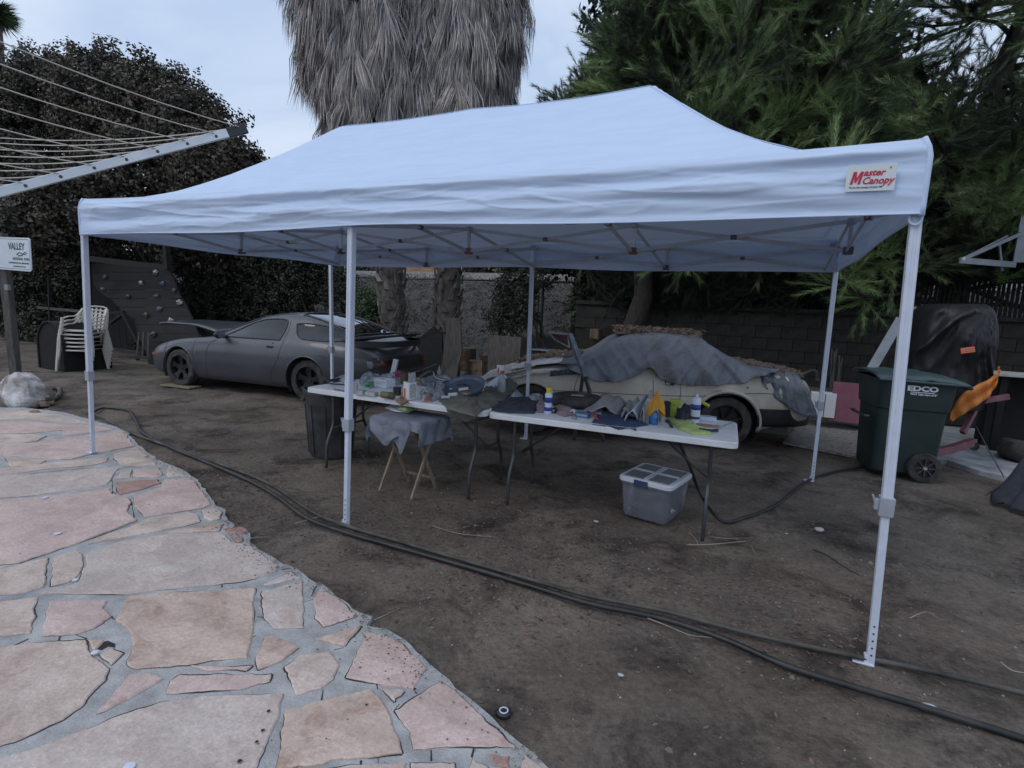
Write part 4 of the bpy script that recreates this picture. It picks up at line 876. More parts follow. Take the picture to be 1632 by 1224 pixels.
cloth('white_gloves', [(944,658),(952,650),(962,654),(958,664)], T2Z, .04, 'can_white', 'small white and teal packets under the newspaper', 'packets', 32, folds=2)
cloth('navy_cloth', [(942,674),(952,662),(985,662),(1016,668),(1034,678),(1012,682),(968,678)], T2Z, .02, 'navy', 'navy blue cloth spread on the front rim', 'cloth', 34)
m = MB().grid([[onY(944+(1014-944)*i/12, 676+7*i/12+(3+2*math.sin(i*1.1))*j/4, .862) for i in range(13)] for j in range(5)])
m.solo('navy_flap', 'navy', 'navy cloth edge hanging over the rim', 'cloth', sm=True)
sheet([(986,670),(1018,672),(1028,654),(1000,650)], T2Z, .05, 'paper_dull', 'folded pale sheet standing right of the newspaper', 'folded_sheet', 'paper', 4)
sheet([(994,674),(1016,674),(1034,656),(1024,652)], T2Z, .075, 'can_white', 'folded white plastic sleeve in front of the folded sheet', 'plastic_sleeve', 'sleeve', 6, .015)
sheet([(1018,676),(1026,677),(1038,654),(1032,652)], T2Z, .10, 'paper_dull', 'long pale strip of card standing beside the blue bottle', 'card_strip', 'card', 9, .01)
t = sprayer(1041, 676, T2Z, 'blue cleaner bottle with an orange cloth over its trigger', h=.11, body='blue_liquid', trig='paper_dull', head='paper_dull', liquid='blue_liquid', scale=.9)
p = spot(1041, 676, T2Z)
rows = []
for j in range(10):
    s = j/9; rows.append([(p.x+.012+(.006+.050*min(1,(s*1.8)**.5)*(.6+.4*s))*math.cos(a)*(1+.25*math.sin(a*4+1))*(.7 if j < 3 else 1), p.y+(.006+.034*min(1,(s*1.8)**.5)*(.6+.4*s))*math.sin(a)*(1+.2*math.sin(a*5)), T2Z+.245-.155*s-.03*s*math.sin(a*2.0+.6)) for a in np.linspace(0, 2*math.pi, 33)])
o = MB().grid(rows).solo('orange_cloth', 'orange_cloth', 'bright orange cloth draped over the blue bottle', 'cloth', sm=True)
tool([(1041,640,.0),(1041,606,.0)], T2Z+.10, .004, 'grey_steel', 'thin grey rod standing up behind the orange cloth', 'rod', 'rod')
can(1054, 672, T2Z, [(.02, 0), (.021, .08), (.016, .1), (0, .1)], 'paper_dull', 'pale small bottle right of the blue cleaner', 'small_bottle', 'bottle')
carton(1062, 664, T2Z, (.05, .06, .12), 'black_plastic', 'black battery pack right of the orange cloth', .1, 'battery_pack', 'tool')
t = carton(1072, 664, T2Z, (.05, .05, .10), 'lime_plastic', 'lime green power tool body with black grip', .2, 'power_drill', 'drill', parts=[('grip', (.03, 0, .03), (.03, .04, .08), 'black_plastic'), ('chuck', (-.045, 0, .085), (.05, .03, .03), 'black_plastic'), ('motor_housing', (.01, 0, .115), (.09, .05, .045), 'lime_plastic')])
cloth('work_gloves', [(1074,668),(1084,656),(1098,652),(1106,662),(1100,676),(1084,676)], T2Z, .09, 'charcoal_cloth', 'black and grey work gloves heaped left of the white spray can', 'gloves', 36, folds=1.3)
can(1107, 674, T2Z, [(.031, 0), (.033, .004), (.033, .175), (.028, .19), (.010, .198), (.008, .215), (0, .217)], 'can_white', 'tall white spray can with blue print standing behind the lime cloth', stripes=[(.10, .14, .0333, 'blue_print'), (.03, .05, .0333, 'dark_print')])
p = spot(1117, 660, T2Z); t = thing('hose_gun', 'lime and black nozzle behind the tall white can', 'nozzle', (p.x, p.y, T2Z+.05))
MB().tube([(-.05, 0, .03), (0, 0, .05), (.06, .0, .02)], .014, 8).build('barrel', 'lime_plastic', t, sm=True); MB().tube([(-.03, 0, .03), (-.035, 0, -.04)], .014, 8).build('grip', 'black_plastic', t, sm=True)
cloth('lime_cloth', [(1062,668),(1078,665),(1100,671),(1104,680),(1124,684),(1136,688),(1134,694),(1104,693),(1082,685)], T2Z, .022, 'lime_cloth', 'lime green cloth spread over the front rim', 'cloth', 38, folds=.8)
carton(1127, 670, T2Z, (.13, .07, .03), 'can_white', 'flat pale blue-white case near the right end of the table', .12, 'flat_case', 'case', parts=[('clasp', (0, 0, .034), (.05, .03, .008), 'paper_dull')])
tool([(1110,676,.012),(1128,678,.014),(1148,680,.014)], T2Z, .009, 'copper', 'brown wooden brush handle in front of the flat case', 'brush', 'brush', (.02,.012,.01), 'paper_dull')
tool([(1114,684,.012),(1130,686,.014),(1142,686,.02)], T2Z, .010, 'black_plastic', 'black flashlight by the lime cloth', 'flashlight', 'flashlight', (.016,.014,.012))
tool([(1148,680,.01),(1160,676,.01),(1168,672,.03),(1162,668,.0)], T2Z, .0022, 'dark_print', 'thin black cable hanging near the right end of the table', 'cable', 'cable')

# ------------------------------------------------------------------ trash can
p = (spot(472, 728, 0)+spot(546, 730, 0))/2; bc = Vector((p.x, p.y+.16, 0))
t = thing('trash_can', 'round black plastic trash can without lid at the end of the folding table', 'trash can', bc)
prof = [(0, .01), (.185, .01), (.19, .0), (.20, .02), (.243, .60), (.246, .62), (.262, .625), (.264, .66), (.255, .668), (.245, .66), (.236, .60), (.190, .03), (0, .03)]
MB().lathe(prof, n=40).build('body', 'bucket_black', t, sm=True, angle=35)
for k in range(10):
    a = k*math.tau/10+.2; MB().bar((.203*math.cos(a), .203*math.sin(a), .03), (.238*math.cos(a), .238*math.sin(a), .52), .012, .02, (math.cos(a), math.sin(a), 0)).build('rib', 'bucket_black', t)
for a in (R(205), R(25)):
    c = Vector((math.cos(a), math.sin(a), 0)); s = Vector((-c.y, c.x, 0))
    MB().tube([c*.245+s*(-.06)+Vector((0, 0, .55)), c*.275+s*(-.055)+Vector((0, 0, .545)), c*.275+s*.055+Vector((0, 0, .545)), c*.245+s*.06+Vector((0, 0, .55))], .011, 6).build('handle', 'bucket_black', t)
# ------------------------------------------------------------------ folding wooden stool with a cloth
f1, f2 = spot(600, 783, 0), spot(652, 797, 0); sc_ = Vector(((f1.x+f2.x)/2+.03, f1.y+.17, 0))
t = thing('wooden_stand', 'small folding wooden tray stand with crossed legs in front of the table', 'stand', sc_, R(-4))
sx_, sy_ = .165, .17
for s in (-1, 1):
    x = s*sx_
    MB().bar((x, -sy_, 0.0), (x, sy_*.85, .60), .028, .017, (1, 0, 0)).build('leg', 'wood_pale', t, bevel=.002)
    MB().bar((x-s*.022, sy_, 0.0), (x-s*.022, -sy_*.85, .60), .028, .017, (1, 0, 0)).build('leg', 'wood_pale', t, bevel=.002)
MB().bar((-sx_, sy_*.75, .10), (sx_, sy_*.75, .10), .02, .02).build('rung', 'wood_pale', t)
MB().box((0, 0, .612), (.44, .36, .016)).build('top', 'wood_pale', t, bevel=.003)
# cloth over it
rows = []; hw, hd = .235, .19; nn_ = 16
def st_pt(a, b):                                        # a,b in [-1,1]*ext
    ex, ey = a*.42, b*.36; x = max(-hw, min(hw, ex)); y = max(-hd, min(hd, ey)); over = math.hypot(ex-x, ey-y)
    over = abs(ex-x)+abs(ey-y); z = .624-over*.95
    w = .014*math.sin(a*9+b*5)+.012*math.sin(b*11-a*3)
    if over > 0:
        if abs(ex-x) > 0: x += math.copysign(.012+abs(w), ex)
        if abs(ey-y) > 0: y += math.copysign(.012+abs(w), ey)
    else: z += .004+.003*mn.noise(Vector((ex*20, ey*20, 0)))
    if b < -.6 and a < -.05: z += .02*math.sin(a*6)
    return (x, y, z)
for j in range(41):
    b = -1+2*j/40; rows.append([st_pt(-1+2*i/48, b*(.72 if (-1+2*i/48) > .35 or (-1+2*i/48) < -.55 else 1.0-.12*math.sin((-1+2*i/48)*9)) if b < 0 else b*.75) for i in range(49)])
m = MB().grid(rows); M = root_m(t); m.xf(M); o = m.solo('draped_cloth', 'cloth_blue_grey', 'blue-grey cloth draped over the small wooden stand', 'cloth', sm=True)
cl = smooth([(-.12, -.205, .52), (.02, -.22, .44), (.08, -.225, .36), (.12, -.21, .45), (.17, -.205, .54)], 3)
m = MB().grid([[(q.x, -.207-.008*math.sin(i*1.3), .62+(q.z-.62)*j/6) for i, q in enumerate(cl)] for j in range(7)]).xf(M)
m.solo('cloth_corner', 'cloth_blue_grey', 'pointed corner of the blue-grey cloth hanging at the front of the stand', 'cloth', sm=True)
cloth('bread_bag', [(614,651),(628,643),(645,643),(664,645),(668,652),(650,658),(630,657)], .635, .035, 'paper', 'crumpled white wrapper lying on the cloth of the wooden stand', 'wrapper', 41, folds=1.4)
cloth('printed_wrapper', [(634,652),(640,645),(658,645),(662,652),(648,656)], .662, .02, 'lime_cloth', 'pale yellow and purple printed part of the wrapper', 'wrapper', 42, folds=1.4)
# ------------------------------------------------------------------ storage tub
b1, b2, b3 = spot(990, 822, 0), spot(1063, 843, 0), spot(1098, 800, 0)
ang = math.atan2((b2-b1).y, (b2-b1).x); w = .40; dpt = .46
c = b2+Vector((math.cos(ang)*-w/2, math.sin(ang)*-w/2, 0))+Vector((-math.sin(ang), math.cos(ang), 0))*dpt/2
t = thing('storage_tub', 'cloudy plastic storage tub with pale lid and dark latch under the table end', 'storage tub', (c.x, c.y, 0), ang); t.scale = (1, 1, 1.07)
def rrect(l, w, r, z): return [(sx*(l/2-r)+r*math.cos(a), sy*(w/2-r)+r*math.sin(a), z) for sx, sy, a0 in ((1, 1, 0), (-1, 1, 90), (-1, -1, 180), (1, -1, 270)) for a in [R(a0+q*22.5) for q in range(5)]]
def rings(m, rs, cap0=True, cap1=True):
    n = len(rs[0]); b = len(m.v)
    for r in rs: m.v += r
    m.f += [(b+i*n+j, b+i*n+(j+1) % n, b+(i+1)*n+(j+1) % n, b+(i+1)*n+j) for i in range(len(rs)-1) for j in range(n)]
    if cap0: m.f.append(tuple(b+j for j in range(n-1, -1, -1)))
    if cap1: m.f.append(tuple(b+(len(rs)-1)*n+j for j in range(n)))
    return m
rings(MB(), [rrect(w-.075, dpt-.075, .03, .004), rrect(w-.05, dpt-.05, .045, .02), rrect(w-.015, dpt-.015, .045, .245), rrect(w+.012, dpt+.012, .05, .248), rrect(w+.014, dpt+.014, .05, .268)], True, False).build('tub_body', 'tub_plastic', t, sm=True, angle=35)
rings(MB(), [rrect(w+.018, dpt+.018, .05, .262), rrect(w+.020, dpt+.020, .05, .285), rrect(w+.004, dpt+.004, .045, .293)], True, True).build('lid', 'tub_lid', t, sm=True, angle=35)
for sx in (-1, 1):
    for sy in (-1, 1): MB().box((sx*w*.235, sy*dpt*.235, .294), (w*.40, dpt*.40, .005)).build('lid_panel', 'tub_plastic', t, bevel=.003)
    MB().bar((sx*.012, -dpt*.43, .299), (sx*.012, dpt*.43, .299), .006, .008).build('lid_rib', 'tub_lid', t); MB().bar((-w*.44, sx*.008, .3), (w*.44, sx*.008, .3), .008, .006).build('lid_rib', 'tub_lid', t)
MB().box((-.02, -dpt/2-.016, .268), (.105, .014, .045)).build('latch', 'navy', t, bevel=.003); MB().box((-.02, dpt/2+.016, .268), (.105, .014, .045)).build('latch', 'navy', t, bevel=.003)
cl_ = MB(); cl_.blob((-.06, -.13, .1), (.1, .05, .03), 12, 8, .4, 3, 3).xf(root_m(t)); cl_.solo('bagged_parts', 'paper', 'pale plastic fittings seen inside the cloudy storage tub', 'fittings', sm=True)
cl_ = MB(); cl_.blob((.09, -.10, .10), (.08, .09, .08), 14, 10, .4, 5, 3).xf(root_m(t)); cl_.solo('plastic_wrap', 'clear_bag', 'crumpled clear wrap inside the storage tub', 'wrap', sm=True)
# ------------------------------------------------------------------ cars
class Car:
    def __init__(s, P): s.P = {k: (crv(v) if isinstance(v, list) else v) for k, v in P.items()}; s.cache = {}
    def sec(s, x):
        x = round(x, 4)
        if x in s.cache: return s.cache[x]
        P = s.P; wm, zb, zl, zt, wr, wb = (P[k](x) for k in ('w', 'zb', 'zl', 'zt', 'wr', 'wb'))
        h = zb-zl; zre = zb+(zt-zb)*P.get('rk', lambda x: .84)(x)
        pts = [(wm*.90, zl), (wm*.965, zl+h*.10), (wm*.995, zl+h*.34), (wm, zl+h*.56), (wm*.985, zl+h*.80), (wb, zb), ((wb*.42+wr*.58), zb+(zre-zb)*.55), (wr, zre), (wr*.80, zb+(zt-zb)*.955 if zt > zb else zt), (wr*.42, zt-.004), (0, zt)]
        q = [Vector((a, b, 0)) for a, b in pts]; o = smooth(q, 5); s.cache[x] = o; return o
    def y_at(s, x, z):
        o = s.sec(x); 
        for a, b in zip(o, o[1:]):
            if a.y <= z <= b.y: return a.x+(b.x-a.x)*((z-a.y)/max(1e-6, b.y-a.y))
        return o[0].x if z < o[0].y else 0.
    def z_at(s, x, y):
        o = s.sec(x); y = abs(y); best = o[-1].y
        for a, b in zip(o[::-1], o[::-1][1:]):
            if a.x <= y <= b.x+1e-9: return a.y+(b.y-a.y)*((y-a.x)/max(1e-6, b.x-a.x))
        return best
    def body(s, xs, arches, n=44, hole=None):
        m = MB(); rows = []
        for x in xs:
            o = s.sec(x); zlo = o[0].y
            for cx, cz, r in arches:
                if abs(x-cx) < r: zlo = max(zlo, cz+math.sqrt(r*r-(x-cx)**2))
            # arc-length resample above zlo
            pts = [p for p in o if p.y > zlo+1e-4 or p.x < .3]; pts = [Vector((s.y_at(x, zlo), zlo, 0))]+pts if zlo > o[0].y else list(o)
            d = [0]
            for a, b in zip(pts, pts[1:]): d.append(d[-1]+(b-a).length)
            r_ = []
            for k in range(n+1):
                q = d[-1]*k/n; i = min(max(int(np.searchsorted(d, q))-1, 0), len(pts)-2); f = (q-d[i])/max(1e-9, d[i+1]-d[i]); p = pts[i].lerp(pts[i+1], f); r_.append(p)
            rows.append([(x, -p.x, p.y) for p in r_]+[(x, p.x, p.y) for p in reversed(r_[:-1])])
        m.grid(rows)
        if hole: m.f = [f for f in m.f if not hole(*[sum(m.v[i][c] for i in f)/4 for c in range(3)])]
        k = len(rows[0]); m.f.append(tuple(range(k))); b = (len(rows)-1)*k; m.f.append(tuple(range(b+k-1, b-1, -1))); return m
    def patch(s, zlo, zhi, x0, x1, side=-1, off=.005, nx=26, nz=8):
        rows = []
        for i in range(nx+1):
            x = x0+(x1-x0)*i/nx; a, b = zlo(x), zhi(x); b = max(a+.002, b)
            rows.append([(x, side*(s.y_at(x, a+(b-a)*j/nz)+off), a+(b-a)*j/nz) for j in range(nz+1)])
        return MB().grid(rows)
    def top(s, x0, x1, hw, off=.006, nx=20, ny=14):
        return MB().grid([[(x0+(x1-x0)*i/nx, hw(x0+(x1-x0)*i/nx)*(2*j/ny-1), s.z_at(x0+(x1-x0)*i/nx, hw(x0+(x1-x0)*i/nx)*(2*j/ny-1))+off) for j in range(ny+1)] for i in range(nx+1)])
    def line(s, pts, r=.004, side=-1, off=.001):
        P = smooth([(x, 0, z) for x, z in pts], 6); return MB().tube([(p.x, side*(s.y_at(p.x, p.z)+off), p.z) for p in P], r, 5)
def wheel(parent, x, y, r, w, rimmat, spokes, side):
    wt = thing('wheel', None, None, (x, y, r)); wt.parent = parent; M = Matrix.Rotation(R(90)*(-side), 3, 'X') if 0 else Matrix.Rotation(R(90), 3, 'X')
    k = 1 if side < 0 else -1                           # outward = +z of local lathe after rotation for side -1
    def lt(prof, name, mat, n=36, **kw):
        p = [(a, b*k) for a, b in prof]; return MB().lathe(p, n=n, m=M).build(name, mat, wt, sm=True, angle=40, **kw)
    h = w/2
    lt([(r*.66, -h), (r*.90, -h), (r*.98, -h*.82), (r, -h*.5), (r, h*.5), (r*.98, h*.82), (r*.90, h), (r*.68, h*.96), (r*.655, h*.8), (r*.655, -h)], 'tyre', 'rubber', 44)
    lt([(r*.655, h*.80), (r*.63, h*.85), (r*.61, h*.6), (r*.58, h*.1), (0, h*.05)], 'rim', rimmat)
    lt([(0, h*.60), (r*.14, h*.60), (r*.17, h*.45), (r*.17, 0)], 'hub', rimmat, 20)
    for q in range(spokes):
        a = q*math.tau/spokes+.3; c = Vector((math.cos(a), math.sin(a), 0)); t_ = Vector((-c.y, c.x, 0)); zz = h*.5*k
        m = MB(); w0, w1 = (r*.13, r*.20) if spokes == 5 else (r*.05, r*.05)
        vs = []
        for rr_, ww, z1 in ((r*.14, w0, h*.55*k), (r*.38, w0*.8, h*.62*k), (r*.63, w1, h*.74*k)):
            for sg in (-1, 1): vs.append(c*rr_+t_*(ww*sg)+Vector((0, 0, z1)))
            for sg in (-1, 1): vs.append(c*rr_+t_*(ww*sg)+Vector((0, 0, z1-.03*k)))
        m.add(vs, [(0,1,5,4),(4,5,9,8),(0,4,6,2),(4,8,10,6),(1,3,7,5),(5,7,11,9)]); m.xf(M.to_4x4()); m.build('spoke', rimmat, wt)
    return wt

# --- the grey coupe
GA = R(5.4); G = thing('sports_car', 'matte grey vintage coupe with raised hood and black spoiler before the palms', 'car', (-7.16, 3.63, 0), GA)
g = Car(dict(
  w=[(.05,.52),(.14,.66),(.3,.76),(.6,.83),(1.0,.87),(2,.885),(3,.90),(3.55,.915),(4.1,.875),(4.45,.78),(4.62,.66),(4.70,.50)],
  zl=[(.05,.34),(.15,.22),(.5,.17),(1,.17),(3.6,.18),(4.2,.26),(4.5,.34),(4.70,.42)],
  zb=[(.05,.50),(.15,.55),(.35,.625),(.6,.70),(1.0,.775),(1.5,.82),(2,.845),(3,.865),(3.6,.885),(4.1,.86),(4.4,.80),(4.6,.72),(4.70,.64)],
  wb=[(.05,.46),(.14,.60),(.3,.69),(.6,.75),(1.0,.78),(1.7,.80),(2.5,.815),(3.5,.84),(4.1,.80),(4.45,.71),(4.62,.60),(4.7,.44)],
  zt=[(.05,.52),(.15,.575),(.35,.65),(.6,.715),(1.0,.785),(1.45,.85),(1.75,.935),(2.05,1.07),(2.35,1.20),(2.6,1.265),(2.9,1.295),(3.2,1.285),(3.5,1.235),(3.8,1.15),(4.1,1.035),(4.35,.94),(4.5,.86),(4.62,.76),(4.70,.66)],
  wr=[(.05,.40),(.3,.56),(1.0,.62),(1.5,.66),(1.8,.655),(2.2,.60),(2.6,.575),(3.1,.57),(3.5,.57),(3.9,.57),(4.2,.58),(4.5,.58),(4.7,.38)]))
FA, RA = (.98, .315, .345), (3.53, .315, .365)
xs = sorted(set([round(v, 3) for v in list(np.linspace(.05, 4.70, 90))+list(np.linspace(FA[0]-FA[2], FA[0]+FA[2], 41))+list(np.linspace(RA[0]-RA[2], RA[0]+RA[2], 41))+[.06,.08,4.68]]))
dw = crv([(1.86,.868),(2.2,.872),(3.0,.885)])
dh = crv([(1.86,.872),(2.1,.995),(2.4,1.125),(2.6,1.17),(2.85,1.185),(2.97,1.165),(3.0,1.10)])
qh = crv([(3.17,1.13),(3.35,1.145),(3.6,1.13),(3.9,1.07),(4.12,.985)])
ql = crv([(3.17,1.115),(3.25,1.0),(3.4,.925),(3.7,.915),(4.12,.93)])
hatw = lambda x: .50+.06*(x-3.18)
winw = lambda x: .64-.08*(x-1.6)
def hole(x, y, z):
    if 1.90 < x < 2.98 and dw(x)+.006 < z < dh(x)-.012 and abs(y) > .3: return True
    if 3.20 < x < 4.09 and ql(x)+.010 < z < qh(x)-.012 and abs(y) > .3: return True
    if 3.20 < x < 4.12 and abs(y) < hatw(x)-.03 and z > 1.0 and z > g.z_at(x, y)-.03: return True
    if 1.66 < x < 2.36 and abs(y) < winw(x)-.05 and z > .88 and z > g.z_at(x, y)-.03: return True
    return False
xs = sorted(set(xs+[round(v, 3) for v in np.linspace(1.60, 4.2, 150)]))
g.body(xs, [FA, RA], 96, hole).build('body', 'primer_grey', G, sm=True, angle=50)
for sy in (-.36, .36):
    MB().box((2.62, sy, .55), (.50, .46, .16)).build('seat', 'seat_leather', G, bevel=.04)
    st = MB().box((0, 0, 0), (.14, .44, .62), m=Matrix.Rotation(.32, 3, 'Y')).xf(Matrix.Translation((2.93, sy, .78))).build('seat_back', 'seat_leather', G, bevel=.04)
    MB().box((3.05, sy, 1.10), (.09, .24, .14)).build('headrest', 'seat_leather', G, bevel=.03)
MB().box((1.95, 0, .76), (.35, 1.36, .18)).build('dashboard', 'seat_leather', G, bevel=.03)
MB().tube([(2.22+.06*math.cos(a), -.36+.19*math.sin(a), .87+.17*math.cos(a)) for a in np.linspace(0, 6.283, 25)], .014, 6, caps=False).build('steering_wheel', 'black_plastic', G, sm=True)
MB().box((3.65, 0, .74), (.9, 1.3, .04)).build('parcel_shelf', 'seat_leather', G)
MB().grid([[(x, y, .44) for x in (1.7, 4.2)] for y in (-.7, .7)]).build('cabin_floor', 'dark_print', G)
MB().grid([[(x, y, .44+.36*t) for y in (-.7, .7)] for x, t in ((1.62, 0), (1.70, 1))]).build('firewall', 'dark_print', G)
def band(f, w=.026):                                     # flat black frame round a window outline given on the car's side
    P = smooth([(x, 0, z) for x, z in f], 3); c = sum(P, Vector())/len(P)
    return P, c
MB().box((2.35, 0, .30), (3.9, 1.3, .26)).build('underbody', 'dark_print', G)
for cx, cz, r in (FA, RA):
    for s in (-1, 1):
        MB().tube([(cx+r*math.cos(a), s*(g.y_at(cx+r*math.cos(a), max(.19, cz+r*math.sin(a)))-.002), max(.19, cz+r*math.sin(a))) for a in np.linspace(-.2, math.pi+.2, 26)], .012, 6).build('arch_lip', 'primer_grey', G, sm=True)
        MB().grid([[(cx+(r+.01)*math.cos(a), s*y, cz+(r+.01)*math.sin(a)) for a in np.linspace(-.5, math.pi+.5, 16)] for y in (.52, .86)]).build('wheel_well', 'dark_print', G)
for cx, r in ((FA[0], .305), (RA[0], .315)):
    for s in (-1, 1): wheel(G, cx, s*.755, r, .215, 'rim_black', 5, s)
# windows, from the photograph's outline
for s in (-1, 1):
    g.patch(dw, dh, 1.87, 2.995, s, .002).build('door_window', 'car_glass', G, sm=True)
    P = [(1.85,.864)]+[(x, dh(x)) for x in np.linspace(1.9, 2.97, 14)]+[(3.0,1.06),(3.0,.90)]+[(x, dw(x)) for x in np.linspace(2.95, 1.86, 8)]
    g.line(P, .013, s, .001).build('window_trim', 'black_plastic', G, sm=True)
    g.patch(ql, qh, 3.17, 4.12, s, .002).build('quarter_window', 'car_glass', G, sm=True)
    g.line([(x, qh(x)) for x in np.linspace(3.17, 4.12, 12)]+[(x, ql(x)) for x in np.linspace(4.10, 3.17, 12)], .013, s, .001).build('window_trim', 'black_plastic', G, sm=True)
    g.line([(1.78,.84),(1.66,.76),(1.60,.62),(1.58,.40),(1.58,.22)], .0035, s).build('door_seam', 'dark_print', G, sm=True)
    g.line([(3.03,1.17),(3.07,1.0),(3.07,.80),(3.02,.60),(2.90,.42),(2.86,.22)], .0035, s).build('door_seam', 'dark_print', G, sm=True)
    g.line([(.62,.60),(.9,.69),(1.2,.735),(1.6,.77),(1.78,.80)], .003, s).build('fender_seam', 'dark_print', G, sm=True)
    MB().box((2.86, s*(g.y_at(2.86, .775)+.004), .775), (.12, .014, .035)).build('door_handle', 'black_plastic', G, bevel=.004)
    MB().lathe([(0, 0), (.011, 0), (.011, .006), (0, .006)], (2.90, s*(g.y_at(2.9, .83)), .83), 10, Matrix.Rotation(R(90), 3, 'X')).build('lock', 'dark_print', G)
    mr = MB().blob((1.93, s*.93, .905), (.055, .09, .062), 14, 10, .02, 2).build('mirror', 'black_plastic', G, sm=True)
    MB().bar((1.95, s*.80, .86), (1.93, s*.90, .88), .03, .05).build('mirror_stalk', 'black_plastic', mr)
    MB().grid([[(1.985, s*.93+.065*a, .905+.042*b) for a in (-1, 1)] for b in (-1, 1)]).build('mirror_glass', 'chrome', mr)
    MB().box((.30, s*(g.y_at(.30, .49)+.002), .49), (.085, .012, .04)).build('side_marker', 'amber', G, bevel=.003)
g.top(3.18, 4.15, hatw, .003).build('hatch_glass', 'car_glass', G, sm=True)
g.top(1.62, 2.40, winw, .003).build('windshield', 'car_glass', G, sm=True)
P = [(x, .50+.06*(x-3.18)) for x in np.linspace(3.18, 4.15, 10)]
MB().tube([(x, -w, g.z_at(x, w)+.004) for x, w in P]+[(4.16, y, g.z_at(4.16, y)+.008) for y in (-.4, -.2, 0, .2, .4)]+[(x, w, g.z_at(x, w)+.008) for x, w in P[::-1]]+[(3.17, y, g.z_at(3.17, y)+.008) for y in (.4, .2, 0, -.2, -.45)], .017, 6).build('hatch_trim', 'black_plastic', G, sm=True)
MB().tube([(x, sy_*winw(x), g.z_at(x, winw(x))+.003) for sy_ in (-1,) for x in np.linspace(1.64, 2.4, 8)]+[(2.41, y, g.z_at(2.41, y)+.003) for y in (-.4, 0, .4)]+[(x, winw(x), g.z_at(x, winw(x))+.003) for x in np.linspace(2.4, 1.64, 8)], .016, 6).build('windshield_trim', 'black_plastic', G, sm=True)
MB().tube([(3.35, .1, g.z_at(3.35, .1)+.02), (3.7, .2, g.z_at(3.7, .2)+.025), (4.05, .05, g.z_at(4.05, .05)+.03)], .009, 6).build('wiper', 'black_plastic', G, sm=True)
# spoiler: a flat black lip wrapped round the tail
sp = [(3.98,-.70,.93),(4.2,-.74,.965),(4.45,-.70,1.0),(4.64,-.50,1.03),(4.72,0,1.04),(4.64,.50,1.03),(4.45,.70,1.0),(4.2,.74,.965),(3.98,.70,.93)]
P = smooth(sp, 5); c0 = Vector((4.1, 0, .96)); rows = []
for k, p in enumerate(P):
    d = (p-c0); d.z = 0; d.normalize(); q = p-d*(.16*math.sin(math.pi*k/(len(P)-1))**.5+.02)
    q.z -= .035; rows.append([p+Vector((0, 0, .008)), q+Vector((0, 0, .016)), q-Vector((0, 0, .012)), p-Vector((0, 0, .008)), p+Vector((0, 0, .008))])
MB().grid(rows).build('spoiler', 'black_plastic', G, sm=True, angle=50)
MB().grid([[(p.x-.02*0, p.y*.97, zz) for p in P] for zz in (.86, .95)]).build('spoiler_base', 'black_plastic', G, sm=True)
def rear(y, z, dx=.0):                                  # x on the tail surface
    for x in np.linspace(4.70, 4.0, 80):
        if g.y_at(x, z) >= abs(y) : return x+dx
    return 4.1
for s in (-1, 1):
    m = MB().grid([[(rear(s*y, z, .012), s*y, z) for y in (.35, .45, .55, .62, .68, .72)] for z in (.56, .60, .64, .68)]); m.build('tail_light', 'tail_red', G, sm=True)
    m = MB().grid([[(rear(s*y, z, .016), s*y, z) for y in (.72, .735, .75, .762)] for z in (.57, .62, .67)]); m.build('reverse_light', 'grey_steel', G, sm=True)
m = MB().grid([[(rear(y, z, .008), y, z) for y in np.linspace(-.74, .74, 25)] for z in (.52, .60, .66, .72)]); m.build('rear_panel', 'black_plastic', G, sm=True)
# raised hood
hr = []
for i in range(15):
    x = .10+1.50*i/14; wdt = crv([(.1,.50),(.3,.60),(1,.64),(1.6,.66)])(x); hr.append([(x, wdt*(2*j/12-1), 1.005-.10*max(0, (x-1.0)/.6)**1.5+.035*(1-(2*j/12-1)**2)-.05*max(0, (.45-x)/.35)**2) for j in range(13)])
hd_ = MB().grid(hr).build('raised_hood', 'primer_grey', G, sm=True, solid=.022)
MB().grid([[(x, y, .70+.06*(x-.4)) for y in (-.55, 0, .55)] for x in (.45, 1.0, 1.5)]).build('engine_bay', 'dark_print', G)
for s in (-1, 1): MB().tube([(1.45, s*.5, .83), (1.0, s*.52, .99)], .008, 6).build('hood_strut', 'black_plastic', G)
q = root_m(G) @ Vector((.98, -.83, 0)); MB().box((q.x+.02, q.y-.03, .012), (.62, .24, .02), rz=.12).solo('wood_board', 'wood_pale', 'thin pale board under the front tyre of the grey car', 'board', bevel=.002)

# --- the cream coupe under the tarp
BA = R(17); B_ = thing('covered_car', 'cream vintage coupe half hidden under a grey tarp behind the tables', 'car', (-1.05, 3.78, 0), BA)
b = Car(dict(
  w=[(.05,.55),(.15,.68),(.4,.78),(.9,.83),(2,.82),(2.6,.83),(3.1,.865),(3.5,.83),(3.85,.76),(4.02,.66),(4.10,.50)],
  zl=[(.05,.36),(.2,.22),(.6,.19),(3.3,.20),(3.7,.30),(4.10,.36)],
  zb=[(.05,.56),(.2,.64),(.5,.72),(1.0,.80),(1.5,.83),(2.5,.85),(3.1,.87),(3.6,.87),(3.9,.82),(4.10,.72)],
  wb=[(.05,.48),(.15,.60),(.4,.70),(.9,.76),(2,.76),(3,.78),(3.5,.76),(3.85,.70),(4.02,.60),(4.1,.44)],
  zt=[(.05,.58),(.2,.66),(.5,.75),(1.0,.84),(1.3,.88),(1.6,1.05),(1.85,1.20),(2.2,1.265),(2.5,1.27),(2.8,1.22),(3.1,1.07),(3.4,.96),(3.7,.92),(3.95,.86),(4.1,.74)],
  wr=[(.05,.42),(.4,.60),(1.2,.64),(1.6,.60),(2.0,.56),(2.5,.55),(3,.55),(3.4,.60),(4.0,.56),(4.1,.38)]))
